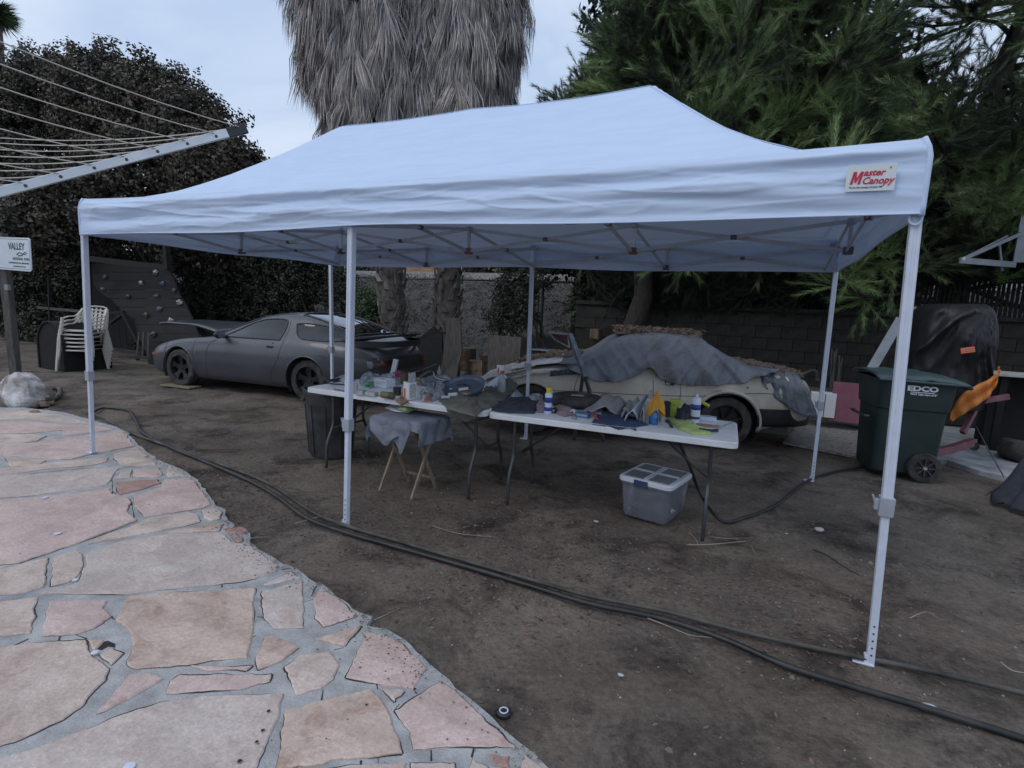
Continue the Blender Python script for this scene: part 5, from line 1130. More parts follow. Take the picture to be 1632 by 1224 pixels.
FB, RB = (.80, .30, .335), (3.08, .30, .37)
xs = sorted(set([round(v, 3) for v in list(np.linspace(.05, 4.10, 80))+list(np.linspace(FB[0]-FB[2], FB[0]+FB[2], 35))+list(np.linspace(RB[0]-RB[2], RB[0]+RB[2], 35))]))
b.body(xs, [FB, RB]).build('body', 'cream_paint', B_, sm=True, angle=50)
MB().box((2.1, 0, .30), (3.5, 1.2, .24)).build('underbody', 'dark_print', B_)
for cx, cz, r in (FB, RB):
    for s in (-1, 1):
        MB().tube([(cx+(r+.012)*math.cos(a), s*(b.y_at(cx+r*math.cos(a), max(.2, cz+r*math.sin(a)))+.012), max(.2, cz+(r+.012)*math.sin(a))) for a in np.linspace(-.2, math.pi+.2, 26)], .024, 6).build('arch_flare', 'cream_paint', B_, sm=True)
        MB().grid([[(cx+(r+.02)*math.cos(a), s*y, cz+(r+.02)*math.sin(a)) for a in np.linspace(-.5, math.pi+.5, 16)] for y in (.45, .82)]).build('wheel_well', 'dark_print', B_)
for cx in (FB[0], RB[0]):
    for s in (-1, 1): wheel(B_, cx, s*.715, .305, .20, 'rim_silver' if cx < 1 else 'rim_black', 8, s)
for s in (-1, 1):
    b.line([(1.38,.80),(1.32,.6),(1.32,.25)], .0035, s).build('door_seam', 'dark_print', B_, sm=True)
    b.line([(2.52,.82),(2.55,.6),(2.50,.25)], .0035, s).build('door_seam', 'dark_print', B_, sm=True)
    b.line([(.5,.52),(1.2,.56),(2.0,.57),(2.7,.60),(3.4,.68),(3.9,.66)], .004, s).build('swage_line', 'dark_print', B_, sm=True)
    b.patch(lambda x: .22, lambda x: .31, 1.2, 2.68, s, .006, 14, 4).build('sill_trim', 'black_plastic', B_, sm=True)
    MB().box((2.42, s*(b.y_at(2.42, .73)+.004), .73), (.10, .012, .05)).build('handle_recess', 'dark_print', B_); MB().box((2.40, s*(b.y_at(2.40, .73)+.010), .73), (.045, .010, .035)).build('door_handle', 'chrome', B_, bevel=.003)
    for xx in (3.50, 3.28): MB().lathe([(0, 0), (.010, 0), (.010, .004), (0, .004)], (xx, s*(b.y_at(xx, .74)+.004), .74), 10, Matrix.Rotation(R(90), 3, 'X')).build('trim_hole', 'dark_print', B_)
rows = []
for z in (.30, .36, .44, .50, .505):
    rr_ = []
    for k in range(41):
        t_ = k/40*2-1; x = 4.14-.62*abs(t_)**5*1.0; y = .845*t_ if abs(t_) < 1 else .845*t_; xx = min(x, 4.10); yy = math.copysign(min(abs(t_)*.90, b.y_at(min(max(3.45+.68*(1-abs(t_)**3), 3.4), 4.1), z)+.02), t_)
        rr_.append((3.42+.74*(1-abs(t_)**4), yy, z))
    rows.append(rr_)
MB().grid(rows).build('rear_bumper', 'black_plastic', B_, sm=True, solid=.03)
# tarp over the cabin
hem_ = crv([(1.15,.86),(1.41,.775),(1.63,.70),(1.95,.765),(2.07,.815),(2.12,.875),(2.17,.905),(2.22,.885),(2.29,.80),(2.41,.745),(2.71,.725),(2.95,.755),(3.19,.79),(3.35,.86),(3.5,.92),(3.6,.93)])
rows = []; NX = 230; NT = 60
for i in range(NX+1):
    x = 1.12+(3.62-1.12)*i/NX
    prof = []
    zt = b.P['zt'](x); zr = max(zt, crv([(1.1,.90),(1.45,.99),(1.8,1.215),(2.2,1.29),(2.7,1.28),(3.1,1.03),(3.5,.96),(3.65,.95)])(x))
    wr_ = crv([(1.1,.80),(1.5,.74),(1.8,.62),(2.2,.585),(2.7,.585),(3.0,.66),(3.4,.72),(3.65,.72)])(x)
    for side in (-1, 1):
        pass
    def half(side):
        zh = hem_(x) if side < 0 else .78; o = []
        wo = b.y_at(x, min(zh, .84))+.028
        A = [Vector((wo+.012, zh, 0)), Vector((max(b.y_at(x, .84)+.03, wr_), max(.86, zh+.04), 0)), Vector((max(wr_+.02, .3), zr-.035, 0)), Vector((wr_*.75, zr, 0)), Vector((0, zr+.012, 0))]
        return smooth(A, 16)
    L1 = half(-1); L2 = half(1)
    r_ = []
    for k, p in enumerate(L1):
        rd = lambda q, z: (1-abs(mn.noise(q))*2.6)*z
        hang = max(0, 1-k/44)
        w = .035*mn.noise(Vector((x*3.5, p.y*2.5, 1)))+max(0, rd(Vector((x*3.2+p.y*2.2, p.y*1.1, 5)), .045))*(.4+hang)+max(0, rd(Vector((x*6-p.y*4, p.y*2+x, 9)), .028))*(.3+hang)+.022*math.sin(x*15+4*mn.noise(Vector((x*2, p.y, 0))))*hang**2-.03
        r_.append((x+.02*mn.noise(Vector((x*3, p.y*6, 8))), -(p.x+max(-.02, w)*(1 if k < 44 else .25)), p.y+(.012*mn.noise(Vector((x*5, p.x*5, 3))) if k > 28 else (.008*math.sin(x*23)+.012*mn.noise(Vector((x*14, 0, 3)))) if k == 0 else 0)))
    for k, p in list(enumerate(L2))[::-1][1:]:
        r_.append((x, p.x+.01*mn.noise(Vector((x*5, p.y*5, 2))), p.y))
    rows.append(r_)
m = MB().grid(rows).xf(root_m(B_)); m.solo('tarp', 'tarp_grey', 'torn grey tarp draped over the roof and side of the cream car', 'tarp', sm=True, solid=.004)
def cw(x, y, z): return root_m(B_) @ Vector((x, y, z))
# leaf debris slab on roof and rear deck
for nm, lab, x0, x1, y0, y1, zf, th in (('leaf_debris', 'flat mound of dead leaves on the roof of the covered car', 1.78, 2.80, -.56, .5, lambda x: 1.30, .05), ('leaf_debris', 'brown leaf debris on the rear deck of the cream car', 3.10, 3.98, -.62, .6, lambda x: crv([(3.1,.99),(3.4,.965),(4,.90)])(x), .035), ('leaf_debris', 'brown leaf debris on the hood of the cream car', .55, 1.4, -.45, .6, lambda x: crv([(.5,.80),(1,.90),(1.4,.95)])(x), .05)):
    rows = []
    for i in range(40):
        x = x0+(x1-x0)*i/39; rows.append([cw(x+.03*mn.noise(Vector((i, j*.9, 1))), y0+(y1-y0)*j/24+.03*mn.noise(Vector((i*.7, j, 4))), zf(x)+th*(.5+.9*mn.noise(Vector((x*9, j*.5, 2)))+.7*mn.noise(Vector((x*30, j*1.7, 2))))*(0.1 if i in (0, 39) or j in (0, 24) else 1)-(.04 if i in (0, 39) or j in (0, 24) else 0)) for j in range(25)])
    MB().grid(rows).solo(nm, 'debris', lab, 'leaf debris', sm=False)
df = MB()
for k in range(2600):
    q = random.random()
    if q < .5: x, y = random.uniform(1.75, 2.82), random.uniform(-.6, .3); z = 1.33+random.uniform(-.03, .03)
    elif q < .75: x, y = random.uniform(3.0, 4.0), random.uniform(-.66, .3); z = crv([(3.0,1.0),(3.4,.985),(4,.92)])(x)
    else: x, y = random.uniform(.5, 1.5), random.uniform(-.55, .3); z = crv([(.5,.83),(1,.93),(1.5,.98)])(x)
    p = cw(x, y, z); a = random.random()*6.3; l = random.uniform(.015, .06); w = random.uniform(.003, .009); d = Vector((math.cos(a), math.sin(a), random.uniform(-.5, .4))); n_ = Vector((-d.y, d.x, random.uniform(-.5, .5)))
    df.add([p-d*l, p+n_*w, p+d*l, p-n_*w], [(0,1,2,3)])
tag(df.build('dead_leaves', 'litter'), 'dead leaves and needles lying over the covered car', 'dead leaves', kind='stuff')
# small tarp over the tail
rows = []
for i in range(26):
    f = i/25; x = 3.44+.46*f
    r_ = []
    for j in range(18):
        q = j/17
        if q < .35: y = .35-(.35+.70)*(q/.35)*1.0; z = crv([(3.5,.965),(3.8,.92),(4.05,.85)])(x)+.012
        else:
            s = (q-.35)/.65; y = -.70-.10*min(1, s*4)-.06*f*s; z = crv([(3.5,.95),(3.8,.90),(4.05,.84)])(x)-.03-s*(.20+.30*f*(1 if f < .75 else 1-(f-.75)*1.4)); x2 = x+.16*s*f
        r_.append(cw((x if q < .35 else x2)+.015*mn.noise(Vector((i*.4, j*.5, 3))), y+.022*mn.noise(Vector((i*.35, j*.35, 7)))-.012*math.sin(i*1.1), z+.012*mn.noise(Vector((i*.5, j*.4, 1)))))
    rows.append(r_)
MB().grid(rows).solo('small_tarp', 'tarp_grey', 'small dirty blue-grey tarp hanging over the tail of the cream car', 'tarp', sm=True, solid=.004)
# white peeling sheets on the hood
def psheet(pl, lab, seed, mat='white_sheet'):
    rows = []
    for i in range(26):
        f = i/25; r_ = []
        for j in range(12):
            s = j/11; x = pl[0]+(pl[1]-pl[0])*f+.03*mn.noise(Vector((i*.3, j, seed))); y = pl[2]+(pl[3]-pl[2])*s+.05*mn.noise(Vector((i*.5, 0, seed+2)))*(1-s)
            z = crv([(.0,.62),(.3,.74),(.7,.86),(1.2,.95),(1.6,.99)])(x)+pl[4]+.018*mn.noise(Vector((i*.5, j*.5, seed+4)))-(.05*(1-s)**3)
            r_.append(cw(x, y, z))
        rows.append(r_)
    MB().grid(rows).solo('peeling_sheet', mat, lab, 'sheet', sm=True, solid=.004)
psheet((.52, 1.15, -.74, -.1, .0), 'crinkled white sheet lying on the hood of the cream car', 1)
psheet((.30, 1.0, -.84, -.45, -.10), 'lower torn pale strip hanging over the front fender of the cream car', 5, 'paper_dull')
psheet((.14, .70, -.80, .1, -.03), 'torn pale sheet at the nose of the cream car', 9, 'paper_dull')
# grey panel between fender and door
psheet((1.02, 1.36, -.86, -.78, -.14), 'dark grey rag at the front pillar of the cream car', 12, 'charcoal_cloth')
# leaning metal stand in front of the car, and red folded item on it
a0, a1 = onY(908, 533, 3.02), onY(946, 624, 2.55); t = thing('metal_stand', 'grey steel A-frame stand leaning before the hood of the cream car', 'stand', (a1.x, a1.y, 0))
MB().bar(a0, onY(934, 602, 2.7), .055, .045).build('upright', 'grey_steel', t, world=True, bevel=.004)
c_ = onY(930, 590, 2.75); MB().bar(c_, spot(915, 700, 0), .04, .035).build('strut', 'grey_steel', t, world=True, bevel=.004); MB().bar(c_, spot(962, 702, 0), .04, .035).build('strut', 'grey_steel', t, world=True, bevel=.004)
p0, p1, p2 = onY(876, 530, 3.2), onY(905, 533, 3.1), onY(907, 553, 3.1)
t = thing('warning_triangle', 'red and pale folding frame at the top of the grey stand', 'triangle', p1)
MB().add([p0, p1, p2, onY(884, 540, 3.2)], [(0,1,2,3)]).build('red_panel', 'tail_red', t, world=True, solid=.01)
MB().tube([p0, p1, p2, onY(884, 540, 3.2), p0], .012, 6).build('pale_frame', 'paper_dull', t, world=True)
# ------------------------------------------------------------------ green wheeled bin
q1, q2, q3 = spot(1392, 766, 0), spot(1462, 771, 0), spot(1500, 765, 0)
BN = thing('wheeled_bin', 'dark green wheeled refuse bin with pale lettering behind the nearest canopy leg', 'bin', (3.80, 3.93, 0), R(10))
bw, bd, bh = .66, .74, 1.02
def rq(l, w, r, z, dx=0, dy=0): return [(x+dx, y+dy, zz) for x, y, zz in rrect(l, w, r, z)]
m = MB(); rings(m, [rq(.52, .46, .06, .03, 0, .02), rq(.56, .52, .07, .07, 0, .0), rq(.60, .60, .07, .70), rq(.63, .63, .07, .71), rq(.66, .68, .07, .97), rq(.70, .72, .07, .975), rq(.70, .72, .07, 1.0)], True, False)
m.build('body', 'bin_green', BN, sm=True, angle=30)
rows = []
for i in range(15):
    x = -.38+.78*i/14; rows.append([(x, -.39+.78*j/10, 1.005+.06*math.sin(math.pi*j/10)**.5*(.7+.3*math.cos((i-5)/6))-.03*max(0, (i-9)/5)**2*1.2+(.012 if i in (4, 8) else 0)) for j in range(11)])
MB().grid(rows).build('lid', 'bin_lid', BN, sm=True, solid=.02, angle=60)
MB().tube([(-.37, -.385, 1.0), (.38, -.385, .985), (.39, .385, .985)], .014, 6).build('lid_rim', 'bin_lid', BN)
MB().tube([(.40, -.30, .955), (.44, -.30, .955), (.44, .30, .955), (.40, .30, .955)], .014, 8).build('handle', 'bin_green', BN)
MB().tube([(-.35, -.20, .60), (-.385, -.20, .60), (-.385, .20, .60), (-.35, .20, .60)], .014, 8).build('lift_bar', 'leg_grey', BN)
for sy in (-1, 1):
    wt = thing('wheel', None, None, (.15, sy*.30, .145)); wt.parent = BN; M = Matrix.Rotation(R(90), 3, 'X')
    MB().lathe([(.09, -.03), (.14, -.03), (.147, -.015), (.147, .015), (.14, .03), (.09, .03)], n=30, m=M).build('tyre', 'rubber', wt, sm=True, angle=40)
    MB().lathe([(0, .01), (.095, .01), (.095, -.01), (0, -.01)], n=20, m=M).build('disc', 'black_plastic', wt)
    for k in range(8):
        a = k*math.tau/8; MB().bar((.02*math.cos(a), -sy*-.022, .02*math.sin(a)), (.09*math.cos(a), sy*.022, .09*math.sin(a)), .012, .02, (0, 1, 0)).build('spoke', 'bucket_black', wt)
    MB().lathe([(0, .04), (.016, .04), (.018, -.04), (0, -.04)], n=10, m=M).build('hub_cap', 'grey_plastic', wt)
fy = lambda z: -(.315+(.34-.315)*(z-.71)/.26)-.003
def btext(s, x, z, size, **k):
    text('lettering', s, size, 'white_print', frame((x, fy(z)-.006, z), (1, 0, 0), (0, .09, 1)), BN, **k)
btext('EDCO', -.105, .905, .066, bold=.003, sx=1.42)
MB().box((.03, fy(.89)-.004, .890), (.20, .002, .007)).build('underline', 'white_print', BN)
btext('"We\'ll Take Care of It"', -.08, .862, .026, shear=.3, sx=.95, bold=.0006)

# ------------------------------------------------------------------ things by the block wall
def W3(u, v, y): return onY(u, v, y)
# plywood sheet and concrete slab
PL = [spot(u, v, .012) for u, v in ((1247,706),(1278,672),(1384,680),(1440,690),(1395,733),(1372,731))]
MB().prism([(p.x, p.y) for p in PL], 0, .025).solo('plywood_sheet', 'osb', 'speckled pale sheet lying on the dirt between back canopy leg and green bin', 'board', bevel=.002)
CS = [spot(u, v, .03) for u, v in ((1440,730),(1510,735),(1560,752),(1625,766),(1720,800),(1900,700),(1632,690),(1500,680),(1450,684))]
MB().prism([(p.x, p.y) for p in CS], -.02, .045).solo('concrete_slab', 'concrete', 'pale worn concrete slab under the orange-red hoist at the right', 'slab', bevel=.004)
# block retaining wall: course by course
WA, WB_ = Vector((-.9, 7.25, 0)), Vector((8.2, 8.0, 0)); wd = (WB_-WA).normalized(); wn = Vector((-wd.y, wd.x, 0)); wl = (WB_-WA).length; WH = 1.72
WALL = thing('block_wall', 'long dark concrete block retaining wall behind the covered car', 'wall', (WA+WB_)/2)
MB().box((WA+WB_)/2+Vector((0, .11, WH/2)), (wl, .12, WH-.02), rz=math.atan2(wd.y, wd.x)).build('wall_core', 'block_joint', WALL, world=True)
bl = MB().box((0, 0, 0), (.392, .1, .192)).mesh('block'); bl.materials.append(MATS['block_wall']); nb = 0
for c in range(8):
    for k in range(int(wl/.4)):
        s = .2+(k+.5*(c % 2))*.4
        if s > wl-.2: continue
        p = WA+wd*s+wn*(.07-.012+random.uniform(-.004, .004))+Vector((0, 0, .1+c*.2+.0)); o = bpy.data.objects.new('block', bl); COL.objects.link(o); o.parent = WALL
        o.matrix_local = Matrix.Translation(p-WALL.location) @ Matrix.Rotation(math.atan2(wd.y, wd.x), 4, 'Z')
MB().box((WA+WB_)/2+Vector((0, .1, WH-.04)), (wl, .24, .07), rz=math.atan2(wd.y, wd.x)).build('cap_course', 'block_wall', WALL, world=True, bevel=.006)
# picket fence on top
FN = thing('picket_fence', 'dark slatted picket fence standing on top of the block wall', 'fence', (WA+WB_)/2+Vector((0, .3, WH)))
pk = MB().box((0, 0, .52), (.042, .014, 1.04)); pkm = pk.mesh('picket'); pkm.materials.append(MATS['picket'])
for k in range(118):
    s = wl-k*.062; p = WA+wd*s+wn*.3+Vector((0, 0, WH)); o = bpy.data.objects.new('picket', pkm); COL.objects.link(o); o.parent = FN
    o.matrix_local = Matrix.Translation(p-FN.location) @ Matrix.Rotation(math.atan2(wd.y, wd.x)+random.uniform(-.05, .05), 4, 'Z') @ Matrix.Rotation(random.uniform(-.015, .015), 4, 'Y')
for z in (.18, .82): MB().bar(WA+wd*(wl-7.3)+wn*.325+Vector((0, 0, WH+z)), WB_+wn*.325+Vector((0, 0, WH+z)), .03, .05).build('rail', 'picket', FN, world=True)
# white-edged bench at the right edge
p = W3(1590, 597, 5.6); q = W3(1700, 603, 5.6)
t = thing('bench', 'white edged bench top standing before the wall at the right edge', 'bench', (p.x+.6, 5.8, 0))
MB().box((p.x+.8, 5.85, p.z), (1.7, .5, .035)).build('bench_top', 'white_rail', t, world=True, bevel=.004)
for dx in (.1, 1.5):
    for dy in (5.7, 6.0): MB().box((p.x+dx, dy, p.z/2), (.07, .07, p.z)).build('leg', 'wood_black', t, world=True)
MB().box((p.x+.8, 6.02, p.z/2), (1.6, .02, p.z-.05)).build('back_panel', 'wood_black', t, world=True)
# covered machine
t = thing('covered_machine', 'tall machine under a black cover with small orange label behind the green bin', 'covered machine', W3(1520, 700, 4.7))
cy0 = 4.75
out = [(1476,486),(1522,484),(1576,484),(1586,492),(1597,520),(1592,570),(1588,610),(1572,650),(1552,668),(1500,668),(1452,640),(1448,590),(1452,540),(1464,508)]
lf = crv([(484,1490),(492,1478),(520,1462),(560,1450),(600,1446),(640,1450),(668,1456)]); rt = crv([(484,1580),(488,1587),(505,1595),(530,1598),(570,1592),(610,1588),(640,1578),(668,1560)])
CREASE = [(8, 5, .05), (24, 4, .16), (38, 5, .05), (52, 3, .09), (63, 3, .05), (71, 2.2, .10), (78, 2, .08), (84, 2.2, .10), (93, 3, .05), (104, 5, .05)]
rows = []
for i in range(44):
    v = 484+(652-484)*i/43; r_ = []; A_, B2_ = W3(lf(v), v, cy0-.38), W3(rt(v), v, cy0-.38); hw_ = (B2_.x-A_.x)/2; dpt_ = .50*min(1, .72+(i/10))
    for k in range(121):
        a = math.pi+2*math.pi*k/120; cx_, sx_2 = math.cos(a), math.sin(a)
        X = math.copysign(abs(cx_)**.8, cx_); Yy = math.copysign(abs(sx_2)**.45, sx_2)
        z = A_.z+(B2_.z-A_.z)*(X+1)/2; s_ = (v-484)/184
        q_ = (X-.75)*1.0; ang_ = math.atan2(s_*2.2+.12, q_+.02)       # folds fan down from the raised right corner
        nn2 = 1-2.5*abs(mn.noise(Vector((ang_*3.2, s_*.8, 2)))); n3 = 1-2.5*abs(mn.noise(Vector((ang_*6+2, s_*1.5, 7)))); uu = lf(v)+(rt(v)-lf(v))*(X+1)/2; du, dv_ = (1583-uu)/150, (v-484)/150; rr2 = math.hypot(du, dv_); ph = math.degrees(math.atan2(dv_, du)); f = -sum(am*math.exp(-abs(ph-p0+6*math.sin(rr2*5))/wd_)*min(1, rr2*1.8) for p0, wd_, am in CREASE)+.06*mn.noise(Vector((X*1.6, s_*2.0, 6)))+.03*mn.noise(Vector((X*6, s_*5, 3)))
        r_.append(((A_.x+B2_.x)/2+hw_*X, cy0+dpt_*Yy+(f if Yy < 0 else 0)-.0, z))
    rows.append(r_)
rows.insert(0, [(p[0], cy0+.1, p[2]-.03) for p in rows[0]])
MB().grid(rows).build('cover', 'cover_black', t, world=True, sm=True)
lm = frame(W3(1534, 561, cy0-.70), (1, .12, .24), (0, 0, 1)); MB().box((.045, .012, 0), (.115, .055, .006)).xf(lm).build('label', 'orange_print', t, world=True)
for yy in (.002, .022): MB().box((.045, yy, .0045), (.10, .010, .003)).xf(lm).build('label_stripe', 'pink_cloth', t, world=True)
rows = []
A_ = [W3(u, v, cy0-.78) for u, v in ((1512,668),(1522,642),(1546,620),(1572,607),(1588,596),(1592,584))]; Bq = [W3(u, v, cy0-.78) for u, v in ((1516,672),(1532,662),(1554,648),(1574,634),(1586,616),(1594,590))]
MB().grid([[a.lerp(bb, j/6)+Vector((0, .02*(i % 4 > 1)-.015*math.sin(j*1.2), 0)) for j in range(7)] for i, (a, bb) in enumerate(zip(smooth(A_, 4), smooth(Bq, 4)))]).solo('orange_sheet', 'orange_sheet', 'bright orange stiff sheet sticking out below the black cover', 'sheet', sm=True, solid=.008)
# red engine hoist
t = thing('engine_hoist', 'faded red engine hoist with angled beam and castor on the concrete slab', 'hoist', spot(1540, 705, .045))
h0, h1, h2 = W3(1608, 632, 4.55), W3(1560, 640, 4.5), W3(1534, 690, 4.3)
MB().bar(h0, h1, .035, .06).build('jib', 'hoist_red', t, world=True, bevel=.004)
MB().bar(h1, h2, .05, .06).build('strut', 'hoist_red', t, world=True, bevel=.004)
MB().bar(W3(1514, 716, 4.2), W3(1552, 704, 4.45), .07, .075).build('base_leg', 'hoist_red', t, world=True, bevel=.004)
MB().bar(W3(1480, 722, 4.0), W3(1514, 716, 4.2), .07, .075).build('base_leg', 'hoist_red', t, world=True, bevel=.004)
MB().lathe([(0, -.02), (.045, -.02), (.045, .02), (0, .02)], W3(1552, 711, 4.42), 16, Matrix.Rotation(R(90), 3, 'X')).build('castor', 'rubber', t, world=True)
MB().tube(smooth([W3(1556, 680, 4.4), W3(1575, 716, 4.1), W3(1600, 760, 3.8)], 3), .006, 6).solo('pull_rod', 'dark_print', 'thin black rod leaning from the hoist to the slab edge', 'rod')
p = spot(1590, 680, .03); M = Matrix.Rotation(R(8), 3, 'Y'); t = thing('tyre', 'big black tyre lying flat against the foot of the wall at the right', 'tyre', (5.35, 5.25, .04))
MB().lathe([(.17, .0), (.29, .004), (.315, .05), (.315, .13), (.29, .19), (.19, .195), (.165, .14), (.165, .05), (.17, 0)], n=40, m=M).build('tread', 'rubber', t, sm=True)
MB().lathe([(0, .07), (.166, .07), (.166, .12), (0, .11)], n=24, m=M).build('rim', 'rim_black', t, sm=True)
# leaning pale board and post behind the bin
MB().bar(W3(1388, 590, 5.9), W3(1436, 508, 6.3), .03, .12, (1, 0, 0)).solo('leaning_board', 'grey_metal', 'pale grey board leaning diagonally against the block wall', 'board', bevel=.003)
MB().bar(W3(1446, 600, 6.3), W3(1455, 489, 6.3), .05, .07).solo('upright_post', 'grey_metal', 'pale upright post behind the nearest canopy leg', 'post', bevel=.003)
# pink board, white cartons, low shelf and tools beyond the back leg
y_ = 6.0
a_, b_ = W3(1329, 608, y_), W3(1374, 676, y_); MB().box(((a_.x+b_.x)/2, y_, (a_.z+b_.z)/2), (b_.x-a_.x, .04, a_.z-b_.z)).solo('pink_board', 'pink_board', 'dull pink board standing left of the green bin', 'board', bevel=.004)
a_, b_ = W3(1293, 624, 6.05), W3(1312, 663, 6.05); MB().box(((a_.x+b_.x)/2, 6.05, (a_.z+b_.z)/2), (b_.x-a_.x, .2, a_.z-b_.z)).solo('white_crate', 'box_white', 'small white crate left of the back canopy leg by the wall', 'crate', bevel=.006)
a_, b_ = W3(1314, 625, 6.05), W3(1328, 665, 6.05); MB().box(((a_.x+b_.x)/2, 6.05, (a_.z+b_.z)/2), (b_.x-a_.x, .2, a_.z-b_.z)).solo('white_crate', 'box_white', 'narrow white crate between the back canopy leg and the pink board', 'crate', bevel=.006)
a_ = W3(1275, 619, 6.2); t = thing('low_shelf', 'low board shelf holding sticks beside the pink board', 'shelf', (a_.x+.4, 6.3, 0))
MB().box((a_.x+.45, 6.3, a_.z), (1.0, .35, .03)).build('shelf_board', 'wood_grey', t, world=True)
for dx in (.05, .85): MB().box((a_.x+dx, 6.3, a_.z/2-.01), (.05, .3, a_.z-.03)).build('side_panel', 'wood_dark', t, world=True)
for k, (u0, v0, u1, v1, r) in enumerate(((1324,618,1330,560,.012),(1328,616,1334,556,.010),(1333,616,1338,566,.012),(1338,612,1343,570,.008),(1318,650,1326,556,.009))):
    MB().tube([W3(u0, v0, 6.15), W3((u0+u1)/2+2*(-1)**k, (v0+v1)/2, 6.15), W3(u1, v1, 6.2)], r, 6).solo('garden_stick', 'wood_grey' if k < 4 else 'dark_print', ('leftmost grey stick of the bundle standing above the pink board', 'tallest grey stick of the bundle above the pink board', 'third grey stick of the bundle above the pink board', 'rightmost thin grey stick of the bundle above the pink board', 'black handled tool standing just left of the stick bundle')[k], 'stick')
MB().tube(smooth([W3(1258, 632, 6.2), W3(1268, 610, 6.25), W3(1284, 595, 6.3), W3(1300, 592, 6.3), W3(1303, 610, 6.3)], 4), .03, 8).solo('bent_pipe', 'rubber', 'black bent hose arching above the low shelf', 'pipe', sm=True)
# folded tent of grey canvas at the right edge
rows = []
ap = [spot(1570, 792, .0), spot(1600, 812, 0), spot(1650, 828, 0), spot(1720, 850, 0), spot(1850, 850, 0)]; top_ = onY(1690, 640, 3.2)
for i, p in enumerate(smooth(ap, 6)):
    rows.append([p.lerp(top_+Vector((.02*i, .0, .0)), (j/14))+Vector((.03*math.sin(i*1.3+j*.3)*(1-j/14), .04*math.sin(i*1.1)*(1-j/14), .012+(.05*max(0, math.sin(i*1.5)) if j == 0 else 0)-.25*math.sin(math.pi*j/14)*.4)) for j in range(15)])
MB().grid(rows).solo('canvas_sheet', 'tarp_dark' if 'tarp_dark' in MATS else 'charcoal_cloth', 'dark grey canvas sheet sloping down to the dirt at the right edge', 'canvas', sm=True, solid=.006)
# basketball hoop arms and board
t = thing('basketball_backboard', 'grey backboard with white bracket arms seen before the pines', 'backboard', (W3(1620, 690, 6.6).x, 6.6, 0))
yb = 6.6
MB().bar(W3(1530, 415, yb-.5), W3(1628, 372, yb), .03, .045).build('bracket_arm', 'grey_metal', t, world=True, bevel=.003)
MB().bar(W3(1533, 414, yb-.5), W3(1606, 377, yb), .02, .04).build('bracket_arm', 'aluminium', t, world=True, bevel=.003)
MB().bar(W3(1530, 415, yb-.5), W3(1618, 422, yb), .03, .075).build('bracket_arm', 'grey_metal', t, world=True, bevel=.003)
a_, b_ = W3(1612, 350, yb), W3(1632, 412, yb); MB().box((b_.x+.35, yb+.03, (a_.z+b_.z)/2), (.9+.0, .04, a_.z-b_.z+.1)).build('board', 'grey_metal', t, world=True, bevel=.004)
MB().bar((b_.x+.75, yb+.15, 0), (b_.x+.75, yb+.15, a_.z+.1), .1, .1).build('pole', 'grey_metal', t, world=True)
MB().bar(W3(1592, 384, yb+.05), W3(1597, 432, yb+.05), .05, .02).build('strap', 'grey_metal', t, world=True)

# ------------------------------------------------------------------ left side: sign, rock, chairs, climbing wall
sp_ = spot(27, 612, 0); PT = onY(2, 372, sp_.y-.02); PTm = onY(6, 432, sp_.y)
SG = thing('park_sign', 'white park sign on a weathered post behind the white rock', 'sign', (sp_.x, sp_.y, 0))
MB().bar((sp_.x, sp_.y, 0), PT, .11, .11).build('post', 'post_wood', SG, world=True, bevel=.01)
sR = onY(51, 430, sp_.y-.08); sT = onY(48, 376, sp_.y-.08); hgt = sT.z-sR.z; wid = hgt*2.0
sm2 = frame((sR.x-wid, sR.y, sR.z), (1, .0, -.03), (0, 0, 1))
rings(MB(), [rrect(wid, hgt, .05, -.006), rrect(wid, hgt, .05, .006)]).xf(Matrix.Translation((wid/2, hgt/2, 0))).xf(sm2).build('sign_panel', 'sign_white', SG, world=True)
fr = rrect(wid-.05, hgt-.05, .035, .0); MB().tube([Vector(p)+Vector((wid/2, hgt/2, .0065)) for p in fr+[fr[0]]], .003, 4, flat=.3).xf(sm2).build('border_line', 'dark_print', SG, world=True)
si = root_m(SG).inverted()
def stext(s, x, y, size, **k): text('lettering', s, size, 'dark_print', si @ sm2 @ Matrix.Translation((x*wid, y*hgt, .0075)), SG, align='RIGHT', **k)
stext('VALLEY', .84, .64, hgt*.28, bold=.003, sx=1.0); stext('REGIONAL PARK', .96, .325, hgt*.105, bold=.001, spacing=1.25); stext('FOR INFORMATION CALL (000) 000-0000', .94, .21, hgt*.065); stext('OPEN DURING POSTED HOURS', .84, .11, hgt*.05)
MB().tube([Vector((wid*x, hgt*y, .008)) for x, y in ((.60,.48),(.68,.55),(.76,.52),(.84,.50),(.90,.55),(.84,.57),(.76,.47),(.64,.45))], .008, 5, flat=.3).xf(sm2).build('emblem', 'dark_print', SG, world=True)
q = onY(12, 458, sp_.y-.10); MB().box(q, (.10, .04, .08)).build('bracket', 'grey_metal', SG, world=True, bevel=.004)
r0 = spot(30, 652, 0)
